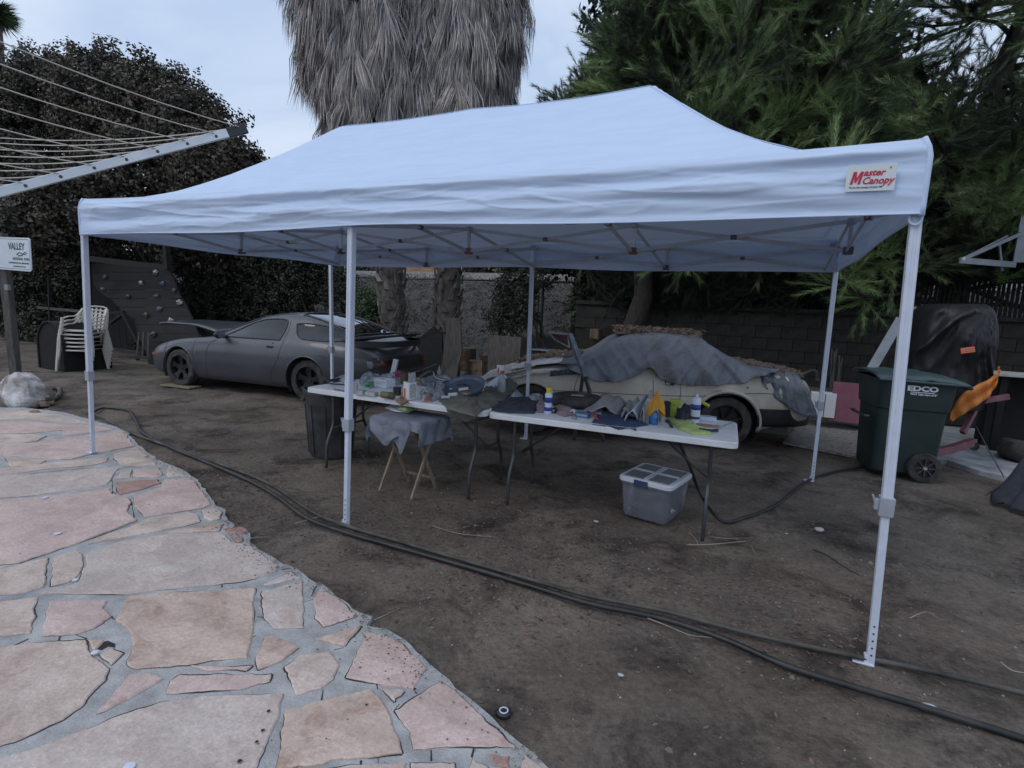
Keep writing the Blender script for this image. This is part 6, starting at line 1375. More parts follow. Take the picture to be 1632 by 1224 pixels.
def rock_mb(c, r, seed, n=36, k=22, planes=26):
    rg = random.Random(seed); PL_ = []
    for _ in range(planes):
        d = Vector((rg.gauss(0, 1), rg.gauss(0, 1), rg.gauss(0, 1))).normalized(); PL_.append((d, rg.uniform(.72, 1.0)))
    vs = []
    for i in range(k+1):
        th = math.pi*i/k
        for q in range(n):
            a = 2*math.pi*q/n; d = Vector((math.sin(th)*math.cos(a), math.sin(th)*math.sin(a), math.cos(th)))
            rr = min([h/max(1e-3, d.dot(p)) for p, h in PL_ if d.dot(p) > .15]+[1.15]); rr *= 1+.05*mn.noise(d*3+Vector((seed, 0, 0)))+.02*mn.noise(d*11)
            vs.append((c[0]+d.x*r[0]*rr, c[1]+d.y*r[1]*rr, max(-.03, c[2]+d.z*r[2]*rr)))
    return MB().add(vs, [(i*n+q, (i+1)*n+q, (i+1)*n+(q+1) % n, i*n+(q+1) % n) for i in range(k) for q in range(n)])
rock_mb((r0.x-.30, r0.y+.20, .15), (.36, .28, .31), 14).solo('rock', 'rock', 'large pale white rock beside the patio at the sign post', 'rock', sm=False)
for k, (u, v, s) in enumerate(((60,648,.07),(74,645,.05),(48,660,.045))):
    p = spot(u, v, 0); rock_mb((p.x, p.y+.05, s*.4), (s*1.4, s, s*.7), k+20, 14, 9, 14).solo('stone', 'rock_brown', ('reddish stone touching the right foot of the white rock', 'small brown stone by the curled grey pipe', 'small dark stone in front of the white rock')[k], 'stone', sm=False)

# stack of plastic chairs: built once, then copied up the stack
def chair():
    t = thing('plastic_chair', '', 'chair'); w, d, sh = .235, .22, .40
    rows = [[(-w*.92+2*w*.92*i/10, -d+2*d*j/8, sh-.02*math.sin(math.pi*i/10)+.012*(1 if j == 0 else 0)) for i in range(11)] for j in range(9)]
    MB().grid(rows).build('seat', 'chair_plastic', t, sm=True, solid=.008)
    MB().tube([(-w, -d, sh-.02), (w, -d, sh-.02)], .018, 6, flat=.7).build('seat_rim', 'chair_plastic', t, sm=True)
    for sx in (-1, 1):
        for sy in (-1, 1):
            MB().bar((sx*(w+.05), sy*(d+.045), 0), (sx*w, sy*d, sh+(.0 if sy > 0 else .22)), .035, .045, (0, 1, 0)).build('leg', 'chair_plastic', t, bevel=.006)
        MB().tube(smooth([(sx*w, -d-.01, sh+.20), (sx*(w+.015), -d*.2, sh+.235), (sx*(w+.01), d*.7, sh+.25), (sx*w*.9, d+.07, sh+.38)], 4), .022, 8, flat=.5).build('armrest', 'chair_plastic', t, sm=True)
    top_ = [(-w*.9, d+.05, sh), (-w*.93, d+.09, sh+.28), (-w*.75, d+.12, sh+.40), (0, d+.13, sh+.425), (w*.75, d+.12, sh+.40), (w*.93, d+.09, sh+.28), (w*.9, d+.05, sh)]
    MB().tube(smooth(top_, 5), .018, 8, flat=.8).build('back_frame', 'chair_plastic', t, sm=True)
    for k in range(5):
        x = (-2+k)*.075; MB().bar((x*.9, d+.05, sh), (x, d+.125, sh+.40-.012*abs(k-2)), .032, .010, (0, 1, 0)).build('back_slat', 'chair_plastic', t, bevel=.003)
    return t
c0 = chair(); cb = spot(133, 590, 0); CP = Vector((cb.x, cb.y, 0))
CLAB = ['bottom chair of the pale plastic stack by the climbing wall', 'second chair from the bottom of the pale plastic stack', 'third chair from the bottom of the pale plastic stack', 'fourth chair from the bottom of the pale plastic stack, third from its top', 'chair just under the topmost one of the pale plastic stack', 'topmost chair of the pale plastic stack with open slatted back']
for k in range(6):
    o = c0 if k == 0 else copy_tree(c0)
    o.location = CP+Vector((.006*k, .012*k, .071*k)); o.rotation_euler = (0, 0, R(30)+random.uniform(-.02, .02)); o['label'] = CLAB[k]; o['group'] = 'stacked plastic chairs'
# climbing wall playset
PY = 4.6
PS = thing('climbing_wall', 'dark wooden playhouse with slanted plank climbing wall beyond the chairs', 'playset', (W3(200, 590, PY).x, PY, 0))
def edge(v, side):                                       # px outline of the slanted plank face at height v
    if side == 0: return crv([(425,140),(470,160),(478,178),(520,208),(560,232),(600,240)])(v)
    return crv([(425,250),(435,272),(470,286),(500,302),(540,318),(600,345)])(v)
vs_ = list(range(420, 596, 14))
for k, v in enumerate(vs_[:-1]):
    l0, l1, r0_, r1 = edge(v, 0), edge(v+13.6, 0), edge(v, 1), edge(v+13.6, 1); ya, yb2 = PY+.5-.9*(v-420)/176, PY+.5-.9*(v+13.6-420)/176
    q = [W3(l0, v, ya), W3(r0_, v, ya), W3(r1, v+13.6, yb2), W3(l1, v+13.6, yb2)]; jit = Vector((0, random.uniform(-.012, .012), 0)); n_ = Vector((0, .04, .0))
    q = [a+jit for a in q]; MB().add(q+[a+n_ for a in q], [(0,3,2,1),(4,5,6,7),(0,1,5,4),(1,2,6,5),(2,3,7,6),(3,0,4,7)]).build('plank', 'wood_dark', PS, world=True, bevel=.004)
HOLDS = [(248,434,'hold_white',1.1),(225,451,'hold_white',1),(259,452,'hold_blue',1),(168,441,'hold_grey',1),(164,461,'hold_grey',.9),(277,463,'hold_grey',.8),(286,482,'hold_white',1.1),(205,472,'hold_grey',.8),(250,472,'hold_grey',.9),(254,492,'hold_blue',1.1),(233,502,'hold_grey',.9),(272,511,'hold_white',1.1),(244,533,'hold_grey',1.1)]
for k, (u, v, mt, s) in enumerate(HOLDS):
    y = PY+.5-.9*(v-420)/176-.035; p = W3(u, v, y); m = MB(); m.blob(p, (.062*s, .04, .042*s), 14, 9, .5, k*2+1, 1.5)
    h = m.build('climbing_hold', mt, PS, world=True, sm=True)
    MB().lathe([(0, 0), (.014, 0), (.014, .01), (0, .01)], p+Vector((0, -.05, 0)), 8, Matrix.Rotation(R(90), 3, 'X')).build('bolt', 'dark_print', PS, world=True)
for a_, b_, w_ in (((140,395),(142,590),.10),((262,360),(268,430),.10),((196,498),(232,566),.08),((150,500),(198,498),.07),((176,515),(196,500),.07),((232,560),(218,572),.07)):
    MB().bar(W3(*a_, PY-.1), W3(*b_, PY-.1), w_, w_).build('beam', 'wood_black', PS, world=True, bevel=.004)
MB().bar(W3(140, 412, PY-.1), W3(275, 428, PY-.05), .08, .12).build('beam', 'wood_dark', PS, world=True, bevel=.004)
MB().bar(W3(60, 490, PY-.1), W3(150, 498, PY-.1), .03, .06).build('rail', 'wood_grey', PS, world=True)
MB().bar(W3(78, 440, PY-.1), W3(80, 520, PY-.1), .05, .05).build('rail', 'wood_dark', PS, world=True)
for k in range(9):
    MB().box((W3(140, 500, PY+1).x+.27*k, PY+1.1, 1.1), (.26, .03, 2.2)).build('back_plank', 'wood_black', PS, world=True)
for k in range(3): a_ = W3(218+6*k, 545, PY-.3); MB().bar(W3(218+9*k, 570, PY-.5), W3(222+7*k, 530, PY-.3), .03, .05).build('leaning_slat', 'wood_grey', PS, world=True)
a_, b_ = W3(165, 568, PY-.6), W3(240, 570, PY-.6); MB().bar(a_, b_, .05, .06).build('sill_board', 'wood_grey', PS, world=True)
# sloping roof panel seen above and dark arched hut
a_ = spot(66, 590, 0); t = thing('arched_hut', 'black rounded hut standing in the shade behind the sign post', 'hut', (a_.x, a_.y+.5, 0))
MB().grid([[(a_.x+.42*math.cos(q), a_.y+.15+.8*j/3, .46+.42*math.sin(q)) for q in np.linspace(0, math.pi, 17)] for j in range(4)]).build('shell', 'wood_black', t, world=True, sm=True, solid=.03)
for s in (-1, 1): MB().box((a_.x+s*.42, a_.y+.55, .24), (.04, .8, .48)).build('side_panel', 'wood_black', t, world=True)
MB().prism([(.0+.41*math.cos(q), .46+.41*math.sin(q)) for q in np.linspace(0, math.pi, 15)]+[(-.41, 0), (.41, 0)], -.01, .01).xf(Matrix.Translation((a_.x, a_.y+.18, 0)) @ Matrix.Rotation(R(90), 4, 'X')).build('back_panel', 'wood_black', t, world=True)
# bits by the palms
for k, (pp, y, th, mt, lab) in enumerate((
  ([(700,605),(714,508),(733,506),(736,560),(726,606)], 5.6, .04, 'wood_grey', 'tall narrow weathered plank leaning against the right palm'),
  ([(776,603),(779,534),(831,538),(826,603)], 6.0, .05, 'wood_grey', 'square grey slab leaning in the shade right of the palms'),
  ([(655,600),(662,545),(690,520),(704,530),(706,604)], 6.0, .05, 'wood_dark', 'broad dark board leaning on the palm trunks'),
  ([(752,604),(752,575),(768,575),(768,604)], 5.9, .08, 'stump_wood', 'squared brown log standing left of the grey slab'))):
    q = [W3(u, v, y+(0 if v > 590 else .12)) for u, v in pp]; n = len(q); MB().add(q+[a+Vector((0, th, 0)) for a in q], [tuple(range(n-1, -1, -1)), tuple(range(n, 2*n))]+[(i, (i+1) % n, n+(i+1) % n, n+i) for i in range(n)]).solo('leaning_board', mt, lab, 'board', bevel=.004)
for k, (u, v, r, h, lab) in enumerate(((746,604,.16,.36,'tree stump round standing behind the round pan'),(764,600,.15,.44,'taller brown stump right of the first one'),(735,590,.2,.5,'dark stump in the shade beside the palms'))):
    p = spot(u, v, 0); MB().lathe([(0, 0), (r*1.05, 0), (r, h*.5), (r*.97, h), (r*.9, h+.01), (0, h+.012)], (p.x, p.y+.3, 0), 18).solo('tree_stump', 'stump_wood', lab, 'stump', sm=True, angle=40)
for k, (u0, v0, u1, v1, y, h, mt, lab) in enumerate(((850,556,886,560,5.6,.03,'pan_blue','pale blue tray lying on the low dark rack'),(852,566,905,570,5.6,.12,'wood_black','dark low rack behind the nose of the cream car'),(944,524,957,540,7.0,.18,'stump_wood','small clay pot standing on the bank left of the tarp'))):
    a_, b_ = W3(u0, v0, y), W3(u1, v1, y); MB().box(((a_.x+b_.x)/2, y, (a_.z+b_.z)/2), (abs(b_.x-a_.x), .3, max(h, abs(a_.z-b_.z)))).solo(('tray', 'low_rack', 'clay_pot')[k], mt, lab, ('tray', 'rack', 'pot')[k], bevel=.01)
# earth bank between palms and wall
bk = MB(); rows = []
for i in range(60):
    x = -3.4+3.4*i/59; rows.append([(x, 6.9+.14*j+.1*mn.noise(Vector((x*1.5, j*.3, 0))), sst(0, 12, j)*(.95+.15*mn.noise(Vector((x*1.3, 0, 2))))*(1-.6*sst(-2.6, -3.4, x))+.07*mn.noise(Vector((x*3, j*.5, 5)))-.03) for j in range(16)])
bk.grid(rows); tag(bk.build('earth_bank', 'dirt_pile', sm=True), 'dark earth bank rising behind the stumps', kind='structure')

# chain link fence behind the palms, white rail along the road above
CLF = thing('chain_link_fence', 'rusty chain link fence with steel posts behind the palms', 'fence', (-4, 8.4, 0))
for x in (-10.2, -7.4, -4.6, -2.05, .5):
    MB().tube([(x, 8.4, 0), (x, 8.4, 2.15)], .032, 8).build('post', 'leg_grey', CLF, world=True, sm=True)
MB().tube([(-11, 8.4, 2.1), (1.2, 8.4, 2.1)], .02, 6).build('top_rail', 'leg_grey', CLF, world=True, sm=True)
MB().tube([(-2.15, 8.4, 0), (-2.15, 8.4, 2.1)], .015, 6).build('post', 'leg_grey', CLF, world=True, sm=True)
wm_ = MB()
for k in range(-22, 150):
    x = -11+k*.085
    for s in (-1, 1):
        xa, xb = x, x+s*1.9; za, zb_ = .1, 2.0
        ts = [0, 1]
        if min(xa, xb) < -11 or max(xa, xb) > 1.2: continue
        wm_.bar((xa, 8.4, za), (xb, 8.4, zb_), .0035, .0035)
o = wm_.build('wire_mesh', 'leg_grey', CLF, world=True); o['kind'] = 'stuff'
t = thing('road_rail', 'long white low rail along the road on top of the slope', 'rail', (-10, 17.2, 2.4))
for k in range(18):
    x = -34+k*3; za = gz(x, 17.2)+.12; MB().box((x+1.48, 17.2, 2.72), (2.94, .12, .26)).build('rail_panel', 'white_rail', t, world=True)
for k in range(12):
    x = -34+k*3.1; MB().bar((x, 17.0, 2.3), (x, 17.0, 3.2), .07, .07).build('rail_post', 'white_rail', t, world=True)
MB().bar((-34, 17.6, 2.58), (20, 17.6, 2.58), .5, .06).build('road_edge', 'white_rail', t, world=True)
t = thing('metal_shed_roof', 'pale corrugated metal roof beyond the climbing wall', 'shed', (W3(300, 440, 10).x, 10, 0))
a_, b_ = W3(262, 432, 10), W3(346, 455, 10)
MB().box(((a_.x+b_.x)/2, 10.4, b_.z), (b_.x-a_.x+.2, .1, .08)).build('eave', 'white_rail', t, world=True)
for k in range(26): x = a_.x+(b_.x-a_.x)*k/25; MB().bar((x, 10, b_.z), (x, 10.8, a_.z+.1), .05, .02).build('roof_rib', 'grey_metal', t, world=True)
MB().add([(a_.x, 10.03, b_.z), (b_.x, 10.03, b_.z), (b_.x, 10.83, a_.z+.08), (a_.x, 10.83, a_.z+.08)], [(0,1,2,3)]).build('roof_sheet', 'grey_metal', t, world=True, solid=.01)
MB().box(((a_.x+b_.x)/2, 10.8, b_.z/2), (b_.x-a_.x, 1.2, b_.z-.1)).build('wall', 'wood_dark', t, world=True)
# ------------------------------------------------------------------ vegetation (numpy-built)
def rot_from(z, roll):                                   # N x 3 dirs -> N x 3 x 3 bases with column 2 = z
    z = z/np.linalg.norm(z, axis=1, keepdims=True); up = np.where(np.abs(z[:, 2:3]) < .95, [[0, 0, 1.]], [[1., 0, 0]]); x = np.cross(up, z); x /= np.linalg.norm(x, axis=1, keepdims=True); y = np.cross(z, x)
    c, s = np.cos(roll)[:, None], np.sin(roll)[:, None]; return np.stack([x*c+y*s, -x*s+y*c, z], axis=2)
def instance(tv, tf, pos, dirs, scale, roll=None):
    n = len(pos); roll = RNG.uniform(0, 6.28, n) if roll is None else roll; B = rot_from(dirs, roll)
    V = np.einsum('nij,vj->nvi', B, tv)*np.asarray(scale).reshape(n, 1, 1)+pos[:, None, :]
    F = tf[None]+(np.arange(n)*len(tv))[:, None, None]; return V.reshape(-1, 3), F.reshape(-1, tf.shape[1])
def plume(n, L_, nl, w, spread=.55):                     # a branchlet with thin needles, along +z
    v = []; f = []
    for i in range(n):
        t = RNG.uniform(.02, 1)**.8*L_; a = RNG.uniform(0, 6.28); e = spread*RNG.uniform(.4, 1.2); d = np.array([math.sin(e)*math.cos(a), math.sin(e)*math.sin(a), math.cos(e)]); l = nl*RNG.uniform(.6, 1.15)*(1-.35*t/L_)
        p = np.array([0, 0, t]); q = p+d*l; s = np.cross(d, [math.cos(a*3), math.sin(a*2), .3]); s = s/np.linalg.norm(s)*w
        k = len(v); v += [p-s*.7, p+s*.7, q+np.array([0, 0, -l*.12])]; f.append((k, k+1, k+2))
    k = len(v); v += [np.array([-.004, 0, 0]), np.array([.004, 0, 0]), np.array([0, 0, L_])]; f.append((k, k+1, k+2))
    return np.array(v), np.array(f)
def pix(p):
    d = Vector(p)-CAM; z = d.dot(FWD)
    return (816+CF*d.dot(RGT)/z, 612-CF*d.dot(UPV)/z) if z > .1 else (-9e3, 0)
def branch(mb, a, b, r0, r1, sag=.0, seed=0, n=7):
    a, b = Vector(a), Vector(b); P = []
    for i in range(n+1):
        t = i/n; P.append(a.lerp(b, t)+Vector((mn.noise(Vector((t*2, seed, 1))), mn.noise(Vector((t*2, seed, 2))), mn.noise(Vector((t*2, seed, 3)))))*.25*(b-a).length*.35*math.sin(math.pi*t)+Vector((0, 0, -sag*math.sin(math.pi*t))))
    mb.tube(P, [r0+(r1-r0)*i/n for i in range(n+1)], 7); return P
# --- pines
PV, PF = plume(88, .50, .20, .0054, .50)
def pine(name_label, base, h, lean, nb, crown_lo, reach, seed, dens=10, dirbias=(0, 0, 0), nd=PV, skip=None, mat='pine_needle', sc=1.):
    rs = np.random.default_rng(seed); t = thing('pine_tree', name_label, 'tree', base); tr = MB(); top_ = Vector(base)+Vector((lean[0], lean[1], h)); Tk = branch(tr, base, top_, .24, .05, 0, seed, 10)
    pos = []; dr = []; pd = []; pdd = []; tw = MB()
    for k in range(nb):
        f = crown_lo+(1-crown_lo)*(k+rs.random())/nb; c = Vector(base).lerp(top_, f); a = rs.random()*6.28; L_ = reach*(1-.55*(f-crown_lo)/(1-crown_lo))*rs.uniform(.7, 1.15)
        d = Vector((math.cos(a), math.sin(a), rs.uniform(-.25, .45)))+Vector(dirbias); d.normalize(); e = c+d*L_
        if skip and skip(e): continue
        P = branch(tr, c, e, .05*(1-f*.5), .010, L_*rs.uniform(-.05, .12), k+seed, 6)
        for m_ in range(dens):
            s = rs.uniform(.2, 1)**.8; i = min(int(s*6), 5); p = P[i].lerp(P[i+1], s*6-i); uv = pix(p)
            if uv[0] > 1850 or uv[1] < -330 or uv[0] < 700: continue
            sd_ = Vector((rs.normal(), rs.normal(), rs.normal()*.6)); q = p+sd_.normalized()*rs.uniform(.1, .75)*(1.1-.4*s)
            tw.bar(p, q, .007, .007)
            for z_ in range(4):
                g_ = p.lerp(q, rs.uniform(.3, 1)); dd = (q-p).normalized()*.8+d*.6+Vector((rs.normal()*.35, rs.normal()*.35, rs.normal()*.3+.25))
                pos.append(g_); dr.append(dd)
    tr.build('trunk', 'bark', t, world=True, sm=True); o = tw.build('twigs', 'bark', t, world=True); o['kind'] = 'stuff'
    pos = np.array(pos); dr = np.array(dr); V, F = instance(nd, PF, pos, dr, rs.uniform(.7, 1.35, len(pos))*sc); o = npmesh('crown', V-np.array(base), F, mat); o.parent = t; o['kind'] = 'stuff'
    return t
pine('big pine whose bright feathery branches rise right behind the canopy peak', (1.55, 7.9, 0), 9.0, (.3, -.8), 120, .26, 3.0, 3, 15, (-.1, -.35, 0))
pine('tall pine at the right whose branches cross above the nearest canopy corner', (5.3, 9.0, 1), 9.0, (.2, -.6), 130, .12, 3.7, 5, 15, (.1, -.45, 0), skip=lambda e: e.x > 6.4 and e.z > 3.4 and math.sin(e.x*37+e.z*11) < .25)
pine('slim pine reaching from the big pine toward the palm skirt', (-1.15, 8.6, .3), 5.8, (-.1, -.3), 62, .40, 1.7, 23, 11, (-.3, -.2, 0), sc=.8)
pine('dark pine at the far right edge behind the backboard', (9.6, 9.4, 1), 7.6, (0, -.5), 34, .10, 3.4, 9, 12, (-.2, -.2, 0))
pine('dark pine hanging low over the wall behind the covered car', (-.2, 9.9, .6), 5.4, (1.2, -.2), 56, .26, 2.0, 17, 11, (.35, -.2, 0), mat='pine_dark', sc=1.1)
# low trunk in the shade behind the car and dark understory
m = MB(); branch(m, (.2, 6.9, 0), (.35, 7.1, 2.6), .20, .17, 0, 4); m.solo('tree', 'bark', 'thick dark trunk in the deep shade behind the cream car', 'tree', sm=True)

# --- broadleaf crowns
def leafset(n, L_=.06, w=.022, r=.12):                    # a sprig of n leaves
    v = []; f = []
    for i in range(n):
        c = RNG.normal(0, r*.5, 3); d = RNG.normal(0, 1, 3); d[2] = abs(d[2])*.3; d /= np.linalg.norm(d); s = np.cross(d, RNG.normal(0, 1, 3)); s = s/np.linalg.norm(s)*w; l = L_*RNG.uniform(.7, 1.2)
        k = len(v); v += [c-d*l/2, c+s, c+d*l/2, c-s]; f.append((k, k+1, k+2, k+3))
    return np.array(v), np.array(f)
LV, LF = leafset(16); LVs, LFs = leafset(14, .05, .015, .10)
def crown_pts(lobes, n, rs, shell=.55):
    w = np.array([l[3]*l[4]*l[5] for l in lobes])**.67; w /= w.sum(); idx = rs.choice(len(lobes), n, p=w); d = rs.normal(0, 1, (n, 3)); d /= np.linalg.norm(d, axis=1, keepdims=True); r = rs.uniform(shell**3, 1, n)**(1/3)
    L_ = np.array(lobes); j = (1+.20*np.sin(d[:, 0]*7+idx)*np.cos(d[:, 1]*6+idx*2)+.13*np.sin(d[:, 2]*15+idx)*np.sin(d[:, 0]*13+idx))*np.where(rs.random(n) < .05, rs.uniform(1, 1.16, n), 1); return L_[idx, :3]+d*L_[idx, 3:6]*(r*j)[:, None]+rs.normal(0, .05, (n, 3)), d
def bush(name, label, cat, base, lobes, n, mat, seed, trunk=(.1, 5), sv=(LV, LF), scale=(.8, 1.3), shell=.5, extra=None, group=None):
    rs = np.random.default_rng(seed); t = thing(name, label, cat, base, group=group); P, d = crown_pts(lobes, n, rs, shell); d2 = d+rs.normal(0, .5, d.shape)+[0, 0, .3]
    V, F = instance(sv[0], sv[1], P, d2, rs.uniform(*scale, n)); o = npmesh('crown', V-np.array(base), F, mat); o.parent = t; o['kind'] = 'stuff'
    m = MB()
    for k in range(trunk[1]):
        l = lobes[k % len(lobes)]; branch(m, (base[0]+.1*math.cos(k), base[1]+.1*math.sin(k), base[2]), (l[0]+rs.normal()*.3*l[3], l[1]+rs.normal()*.3*l[4], l[2]+.2*l[5]), trunk[0], trunk[0]*.25, 0, k+seed)
    for k in range(trunk[1]*6):
        i = rs.integers(0, len(P)); l = lobes[rs.integers(0, len(lobes))]; branch(m, l[:3], P[i], trunk[0]*.25, .006, 0, k*3+seed, 5)
    m.build('trunk', 'bark', t, world=True, sm=True)
    if extra:
        P, d = crown_pts(lobes, extra[0], rs, .85); V, F = instance(LVs, LFs, P, d, rs.uniform(.7, 1.1, len(P))); o = npmesh('berries', V-np.array(base), F, extra[1]); o.parent = t; o['kind'] = 'stuff'
    return t
# big shrub-tree at the left: lobes set where the photograph shows its outline
def lobe(u, v, y, rx, ry, rz_): p = onY(u, v, y); return (p.x, p.y, p.z, rx, ry, rz_)
LT = [lobe(45,250,6.2,1.9,1.6,2.1), lobe(90,150,6.6,1.5,1.3,1.05), lobe(170,170,6.4,1.4,1.3,1.35), lobe(250,180,6.2,1.15,1.1,1.15), lobe(310,220,6.0,.95,1.0,1.05), lobe(345,285,5.9,.85,.9,.95), lobe(395,275,6.3,.34,.5,.55), lobe(230,290,5.8,1.6,1.2,1.3), lobe(120,330,5.2,1.7,1.2,1.0), lobe(40,370,4.4,1.4,1.0,.7), lobe(300,365,5.6,1.3,1.0,.7), lobe(-60,200,6.0,2.2,1.6,2.4), lobe(380,390,6.6,.9,.9,.8), lobe(400,330,6.6,.55,.8,.8)]
bush('toyon_tree', 'large brownish green shrub tree with reddish berries left of the palms', 'tree', (-10.2, 6.6, 0), LT, 17000, 'leaf_toyon', 21, (.11, 5), extra=(650, 'leaf_red'), scale=(1.0, 1.8), shell=.55)
bush('dark_shrub', 'dense dark shrub behind the hood of the grey car', 'shrub', (-6.6, 6.6, 0), [lobe(340,470,6.6,1.0,.7,.7), lobe(400,440,6.9,1.1,.7,.8), lobe(450,470,6.8,.9,.6,.8), lobe(470,430,7.2,.7,.6,.7), lobe(300,490,6.4,.6,.5,.5), lobe(300,405,6.9,1.0,.6,.6), lobe(250,540,6.2,.7,.5,.6), lobe(420,520,6.6,1.1,.5,.6), lobe(205,400,7.6,1.3,.6,.8), lobe(140,390,7.6,1.0,.6,.9)], 6200, 'leaf_dark', 22, (.04, 8))
bush('green_shrub', 'small fresh green shrub beyond the roof of the grey car', 'shrub', (-5.2, 7.0, 0), [lobe(590,498,7.0,.36,.3,.40), lobe(575,480,7.2,.2,.2,.25)], 900, 'leaf_green', 23, (.02, 4), sv=(LVs, LFs))
bush('weedy_shrub', 'dry olive weeds growing beside the back canopy leg', 'shrub', (-6.0, 7.4, 0), [lobe(545,470,7.4,.5,.4,.7), lobe(520,440,7.8,.5,.4,.5)], 700, 'leaf_dark', 24, (.02, 6), sv=(LVs, LFs))
bush('wispy_shrub', 'dark leafy shrub between the chain link fence and the middle back canopy leg', 'shrub', (-1.5, 7.4, .5), [lobe(815,470,7.4,.45,.35,.55), lobe(800,510,7.2,.4,.3,.4), lobe(845,450,7.5,.4,.3,.3), lobe(830,500,7.3,.4,.3,.4)], 330, 'leaf_dark', 25, (.025, 6), scale=(.8, 1.1))
bush('dark_understory', 'dark leafy mass in the deep shade over the wall behind the covered car', 'shrub', (1.0, 8.3, 0), [(-.2,8.2,1.7,1.0,.6,.9),(1.2,8.3,2.0,1.3,.6,.9),(2.6,8.6,2.2,1.2,.6,.9),(3.9,8.7,2.5,.9,.5,.7)], 6500, 'leaf_dark', 26, (.05, 6), scale=(1, 1.6))
bush('dark_understory', 'dark leafy mass behind the climbing wall at the far left', 'shrub', (-11, 6.5, 0), [lobe(30,470,6.0,1.6,.8,1.0), lobe(130,450,6.6,1.5,.8,.9), lobe(-60,500,5.5,1.5,.8,1.2), lobe(70,540,5.6,1.4,.6,.9)], 7000, 'leaf_dark', 27, (.05, 6), scale=(1.1, 1.7))
bush('shade_mass', 'dense black-green leaf mass added for the deep shade behind the two big pines', 'tree', (3.5, 12.5, 1.6), [lobe(1060,150,12,1.3,1.0,1.8), lobe(1080,40,12,2.2,1.2,2.4), lobe(1210,120,12,2.2,1.2,2.6), lobe(1330,220,12,2.2,1.2,2.0), lobe(985,300,12,1.3,1.0,1.1), lobe(1120,300,12,2.2,1.0,1.6), lobe(1440,300,12,2.0,1.0,1.1), lobe(1010,400,11,1.8,1.0,1.0), lobe(1230,400,11,2.0,1.0,.9)], 3600, 'leaf_black', 71, (.12, 6), scale=(2.4, 3.8), shell=.3)  # leaf mass added to make the depth behind the pines dark
# dark trees beyond the road, each one a thing
far = [(-34,40,6.5,'leftmost dark tree beyond the road'),(-25,36,5.5,'rounded dark tree beyond the road behind the palms at left'),(-14,44,6,'dark tree beyond the road seen left of the canopy peak'),(7,27,5.5,'dark tree mass beyond the fence right of the big pine'),(14,30,6.5,'dark tree beyond the backboard at the far right')]
for k, (x, y, r, lab) in enumerate(far):
    z = gz(x, y); lobes = [(x+r*.5*math.cos(a), y+r*.3*math.sin(a), z+r*.62+r*.2*math.sin(a*2), r*.55, r*.45, r*.5) for a in np.linspace(0, 5.2, 6)]
    bush('distant_tree', lab, 'tree', (x, y, z), lobes, 1500, 'leaf_dark', 40+k, (.25, 5), scale=(4, 6.5), shell=.4)
# low dark hedges on the far side of the road above the rail
for k, (x0, x1, lab) in enumerate(((-30, -16, 'low olive brush along the far side of the road at left'), (-9, 4, 'low olive brush beyond the road right of the palms'))):
    lobes = [(x0+(x1-x0)*i/5, 19.6+RNG.uniform(-.5, .5), gz(x0, 19.6)+.5, 1.7, .7, .8) for i in range(6)]
    bush('roadside_brush', lab, 'shrub', ((x0+x1)/2, 19.6, 2.4), lobes, 1300, 'leaf_dark', 60+k, (.04, 5), scale=(1.8, 2.8))

bush('drooping_foliage', 'black-green drooping foliage hanging over the block wall behind the tarp', 'shrub', (1.6, 7.9, 1.7), [(0.2,7.35,2.0,.9,.35,.45),(1.3,7.4,1.95,1.0,.35,.5),(2.3,7.5,2.05,.9,.35,.45),(3.2,7.6,2.2,.8,.35,.4),(4.6,7.8,2.5,1.0,.3,.5),(5.8,7.9,2.7,.9,.3,.5)], 1500, 'pine_dark', 28, (.03, 4), sv=(PV*np.array([1, 1, -1.0]), PF), scale=(.6, 1.0))

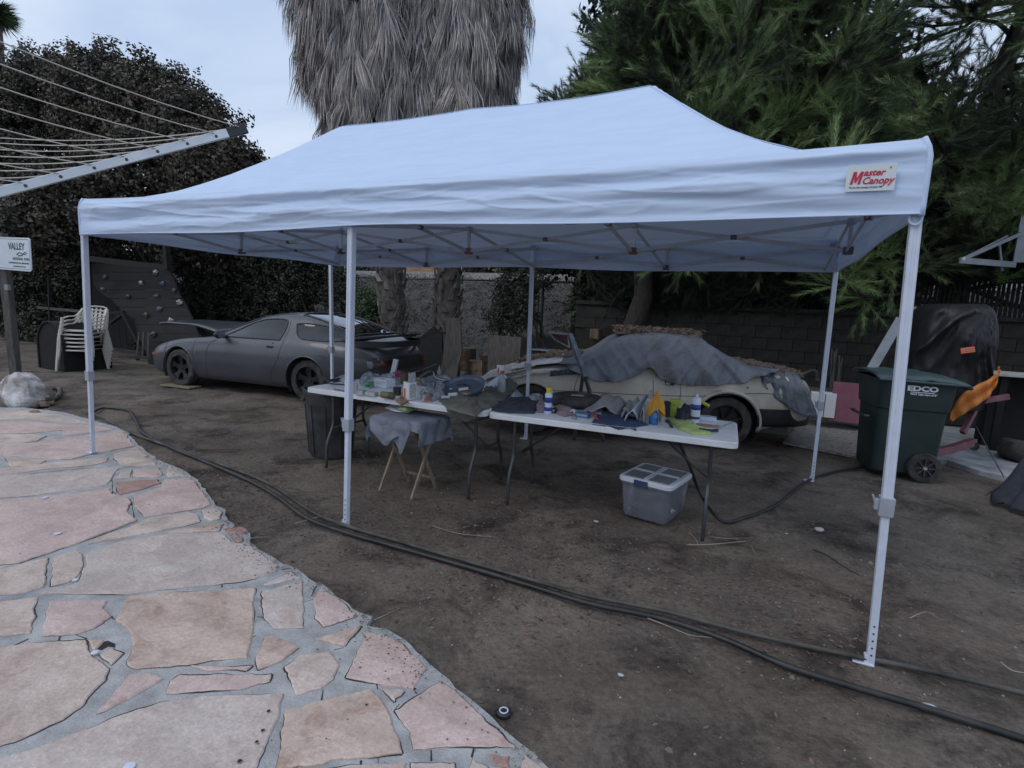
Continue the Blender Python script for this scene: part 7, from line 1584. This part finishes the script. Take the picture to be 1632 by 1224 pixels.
# --- the two thatched palms
def frond(n, L_, spread, w):                              # hanging dead fan: strands from one point down (-z), fanning in x
    v = []; f = []
    for i in range(n):
        a = RNG.normal(0, spread); l = L_*RNG.uniform(.65, 1.1); yy = RNG.normal(0, .035); p0 = np.array([a*.10, yy*.4, RNG.uniform(-.06, .02)]); p1 = np.array([math.sin(a)*l*.55, yy+.06, -math.cos(a)*l*.5]); p2 = np.array([math.sin(a)*l*.72+RNG.normal(0, .02), yy+.05+RNG.normal(0, .03), -l])
        s = np.array([w, RNG.uniform(-w, w), 0]); k = len(v); v += [p0-s*.5, p0+s*.5, p1-s, p1+s, p2]; f += [(k, k+1, k+3), (k, k+3, k+2), (k+2, k+3, k+4)]
    return np.array(v), np.array(f)
def palm(label, base, top_, skirt_lo, r_prof, n, seed, cut):
    rs = np.random.default_rng(seed); t = thing('palm_tree', label, 'palm tree', base); base = Vector(base); top_ = Vector(top_)
    m = MB(); P = [base.lerp(top_, i/24) for i in range(25)]; m.tube(P, [.25+.03*math.sin(i*2.1)+.08*max(0, 1-i/3) for i in range(25)], 14); m.build('trunk', 'bark_palm', t, world=True, sm=True)
    # cut leaf bases (boots), criss-crossed
    bt = MB(); pale = 0
    for k in range(150):
        z = (k+.5)/150*4.6; a = k*2.4+rs.normal()*.15; c = base+(top_-base)*(z/(top_.z-base.z)); d = Vector((math.cos(a), math.sin(a), 0)); s = Vector((-d.y, d.x, 0)); ln = rs.uniform(.14, .30); w_ = rs.uniform(.045, .08)
        tw_ = s*rs.uniform(-.12, .12); p = c+d*.24; q = p+d*rs.uniform(.03, .10)+Vector((0, 0, ln))+tw_
        vs = [p-s*w_, p+s*w_, p+s*w_*.7+d*.05, p-s*w_*.7+d*.05, q-s*w_*.55, q+s*w_*.55, q+s*w_*.45+d*.02, q-s*w_*.45+d*.02]
        mm = MB().add(vs, [(3,2,6,7),(0,4,5,1),(0,3,7,4),(1,5,6,2),(4,7,6,5)])
        mm.build('leaf_base', 'boot_pale' if rs.random() < .10 and z > 1.2 else 'boot', t, world=True)
    # skirt
    H = top_.z-skirt_lo; pos = []; dr = []
    for k in range(n):
        f = rs.random()**.9; z = skirt_lo+.9+H*f; a = rs.random()*6.28; r = np.interp(z, [p[0] for p in r_prof], [p[1] for p in r_prof])*rs.uniform(.70, 1.0)*(1+.11*math.sin(a*5+z*1.3)*math.sin(z*3.1+a*2))
        c = base+(top_-base)*((z-base.z)/(top_.z-base.z)); pos.append((c.x+r*math.cos(a), c.y+r*math.sin(a), z)); dr.append((a, r))
    pos = np.array(pos); an = np.array([q[0] for q in dr]); n_ = len(pos)
    tv, tf = TH[seed % len(TH)]; Bm = np.zeros((n_, 3, 3)); tilt = rs.normal(.05, .09, n_); sd2 = rs.normal(0, .15, n_)
    out = np.stack([np.cos(an), np.sin(an), np.zeros(n_)], 1); side = np.stack([-np.sin(an), np.cos(an), np.zeros(n_)], 1); up = np.tile([0, 0, 1.], (n_, 1))
    z2 = up*np.cos(tilt)[:, None]+out*np.sin(-tilt)[:, None]+side*sd2[:, None]; Bm = np.stack([side, out, z2], axis=2)
    allV = []; allF = []; off = 0
    for q in range(len(TH)):
        idx = np.arange(q, n_, len(TH)); tv, tf = TH[q]; V = np.einsum('nij,vj->nvi', Bm[idx], tv)*rs.uniform(.8, 1.25, len(idx))[:, None, None]+pos[idx][:, None, :]
        F = tf[None]+(np.arange(len(idx))*len(tv))[:, None, None]+off; allV.append(V.reshape(-1, 3)); allF.append(F.reshape(-1, 3)); off += len(idx)*len(tv)
    V = np.concatenate(allV)-np.array(base); o = npmesh('dead_frond_skirt', V, np.concatenate(allF), 'thatch'); o.parent = t; o['kind'] = 'stuff'
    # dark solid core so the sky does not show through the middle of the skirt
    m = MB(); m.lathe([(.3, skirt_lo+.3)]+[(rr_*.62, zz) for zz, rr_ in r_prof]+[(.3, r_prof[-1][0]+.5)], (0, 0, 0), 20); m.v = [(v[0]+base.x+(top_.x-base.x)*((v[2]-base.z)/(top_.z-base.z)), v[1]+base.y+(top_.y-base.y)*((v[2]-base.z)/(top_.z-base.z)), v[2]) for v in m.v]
    m.build('skirt_core', 'bark_palm', t, world=True, sm=True)
    # live crown above the frame
    v_, f_ = frond(40, 1.5, .5, .02); k = 34; an = np.linspace(0, 6.28*3, k); dd = np.stack([np.cos(an), np.sin(an), rs.uniform(-.2, 1.0, k)], 1); V, F = instance(-v_, f_, np.tile(np.array(top_)+[0, 0, .3], (k, 1))+dd*.9, dd, rs.uniform(.9, 1.2, k)); o = npmesh('crown', V-np.array(base), F, 'palm_green'); o.parent = t; o['kind'] = 'stuff'
    return t
TH = [frond(42, .78, .16, .0062) for _ in range(6)]
pA, pB = Vector((-4.45, 6.35, 0)), Vector((-3.55, 6.85, 0))
palm('left one of the two palms, its grey thatch skirt forming the left outline', pA, (-5.05, 6.35, 9.4), 3.75, [(3.9,.60),(4.6,.95),(5.4,1.22),(6.5,1.45),(8,1.66),(9.6,1.8)], 1500, 31, None)
palm('right one of the two palms, its thatch skirt reaching toward the pine', pB, (-3.4, 6.9, 9.4), 3.6, [(3.9,.95),(4.6,1.12),(5.4,1.16),(6.5,1.18),(8,1.20),(9.6,1.25)], 1300, 32, None)
# small palm top beyond the left tree
pc = onY(-6, 22, 13.0); t = thing('distant_palm', 'small palm top showing above the shrub tree in the upper left corner', 'palm tree', (pc.x, 13.0, 1.5))
MB().tube([(pc.x, 13, 1.5), (pc.x, 13, pc.z)], .2, 10).build('trunk', 'bark_palm', t, world=True, sm=True)
v_, f_ = frond(40, 1.0, .5, .018); k = 40; an = np.linspace(0, 6.28*5, k); dd = np.stack([np.cos(an), np.sin(an), RNG.uniform(-1.0, .8, k)], 1)
V, F = instance(-v_, f_, np.tile(np.array(pc), (k, 1)), dd, RNG.uniform(.9, 1.2, k)); o = npmesh('crown', V-np.array([pc.x, 13.0, 1.5]), F, 'palm_green'); o.parent = t; o['kind'] = 'stuff'

# dry brush over the gravelly slope
n = 4600; xs_ = RNG.uniform(-24, 8, n); ys_ = RNG.uniform(8.6, 17, n)**1.0; P = np.array([(x, y, gz(x, y)+.03) for x, y in zip(xs_, ys_)])
V, F = instance(LVs, LFs, P, np.tile([0, 0, 1.], (n, 1))+RNG.normal(0, .3, (n, 3)), RNG.uniform(.6, 1.9, n)); o = npmesh('dry_brush', V, F, 'brush_dry'); tag(o, 'sparse dry grey brush growing over the gravelly slope', 'brush', kind='stuff')

# two unseen trees added behind the viewer for the grey car's windows to reflect
for k, (x, y, r, lab) in enumerate(((-9, -15, 3.4, 'unseen broad dark tree across the patio, added for the grey car to mirror'), (3.5, -17, 3.0, 'second unseen dark tree added for reflections, across the patio on the dryer side of the yard'))):
    lobes = [(x+r*.5*math.cos(a), y+r*.3*math.sin(a), r*.9+r*.2*math.sin(a*2), r*.55, r*.45, r*.5) for a in np.linspace(0, 5.2, 6)]
    bush('unseen_tree', lab, 'tree', (x, y, 0), lobes, 900, 'leaf_dark', 80+k, (.2, 5), scale=(3, 4.5), shell=.4)
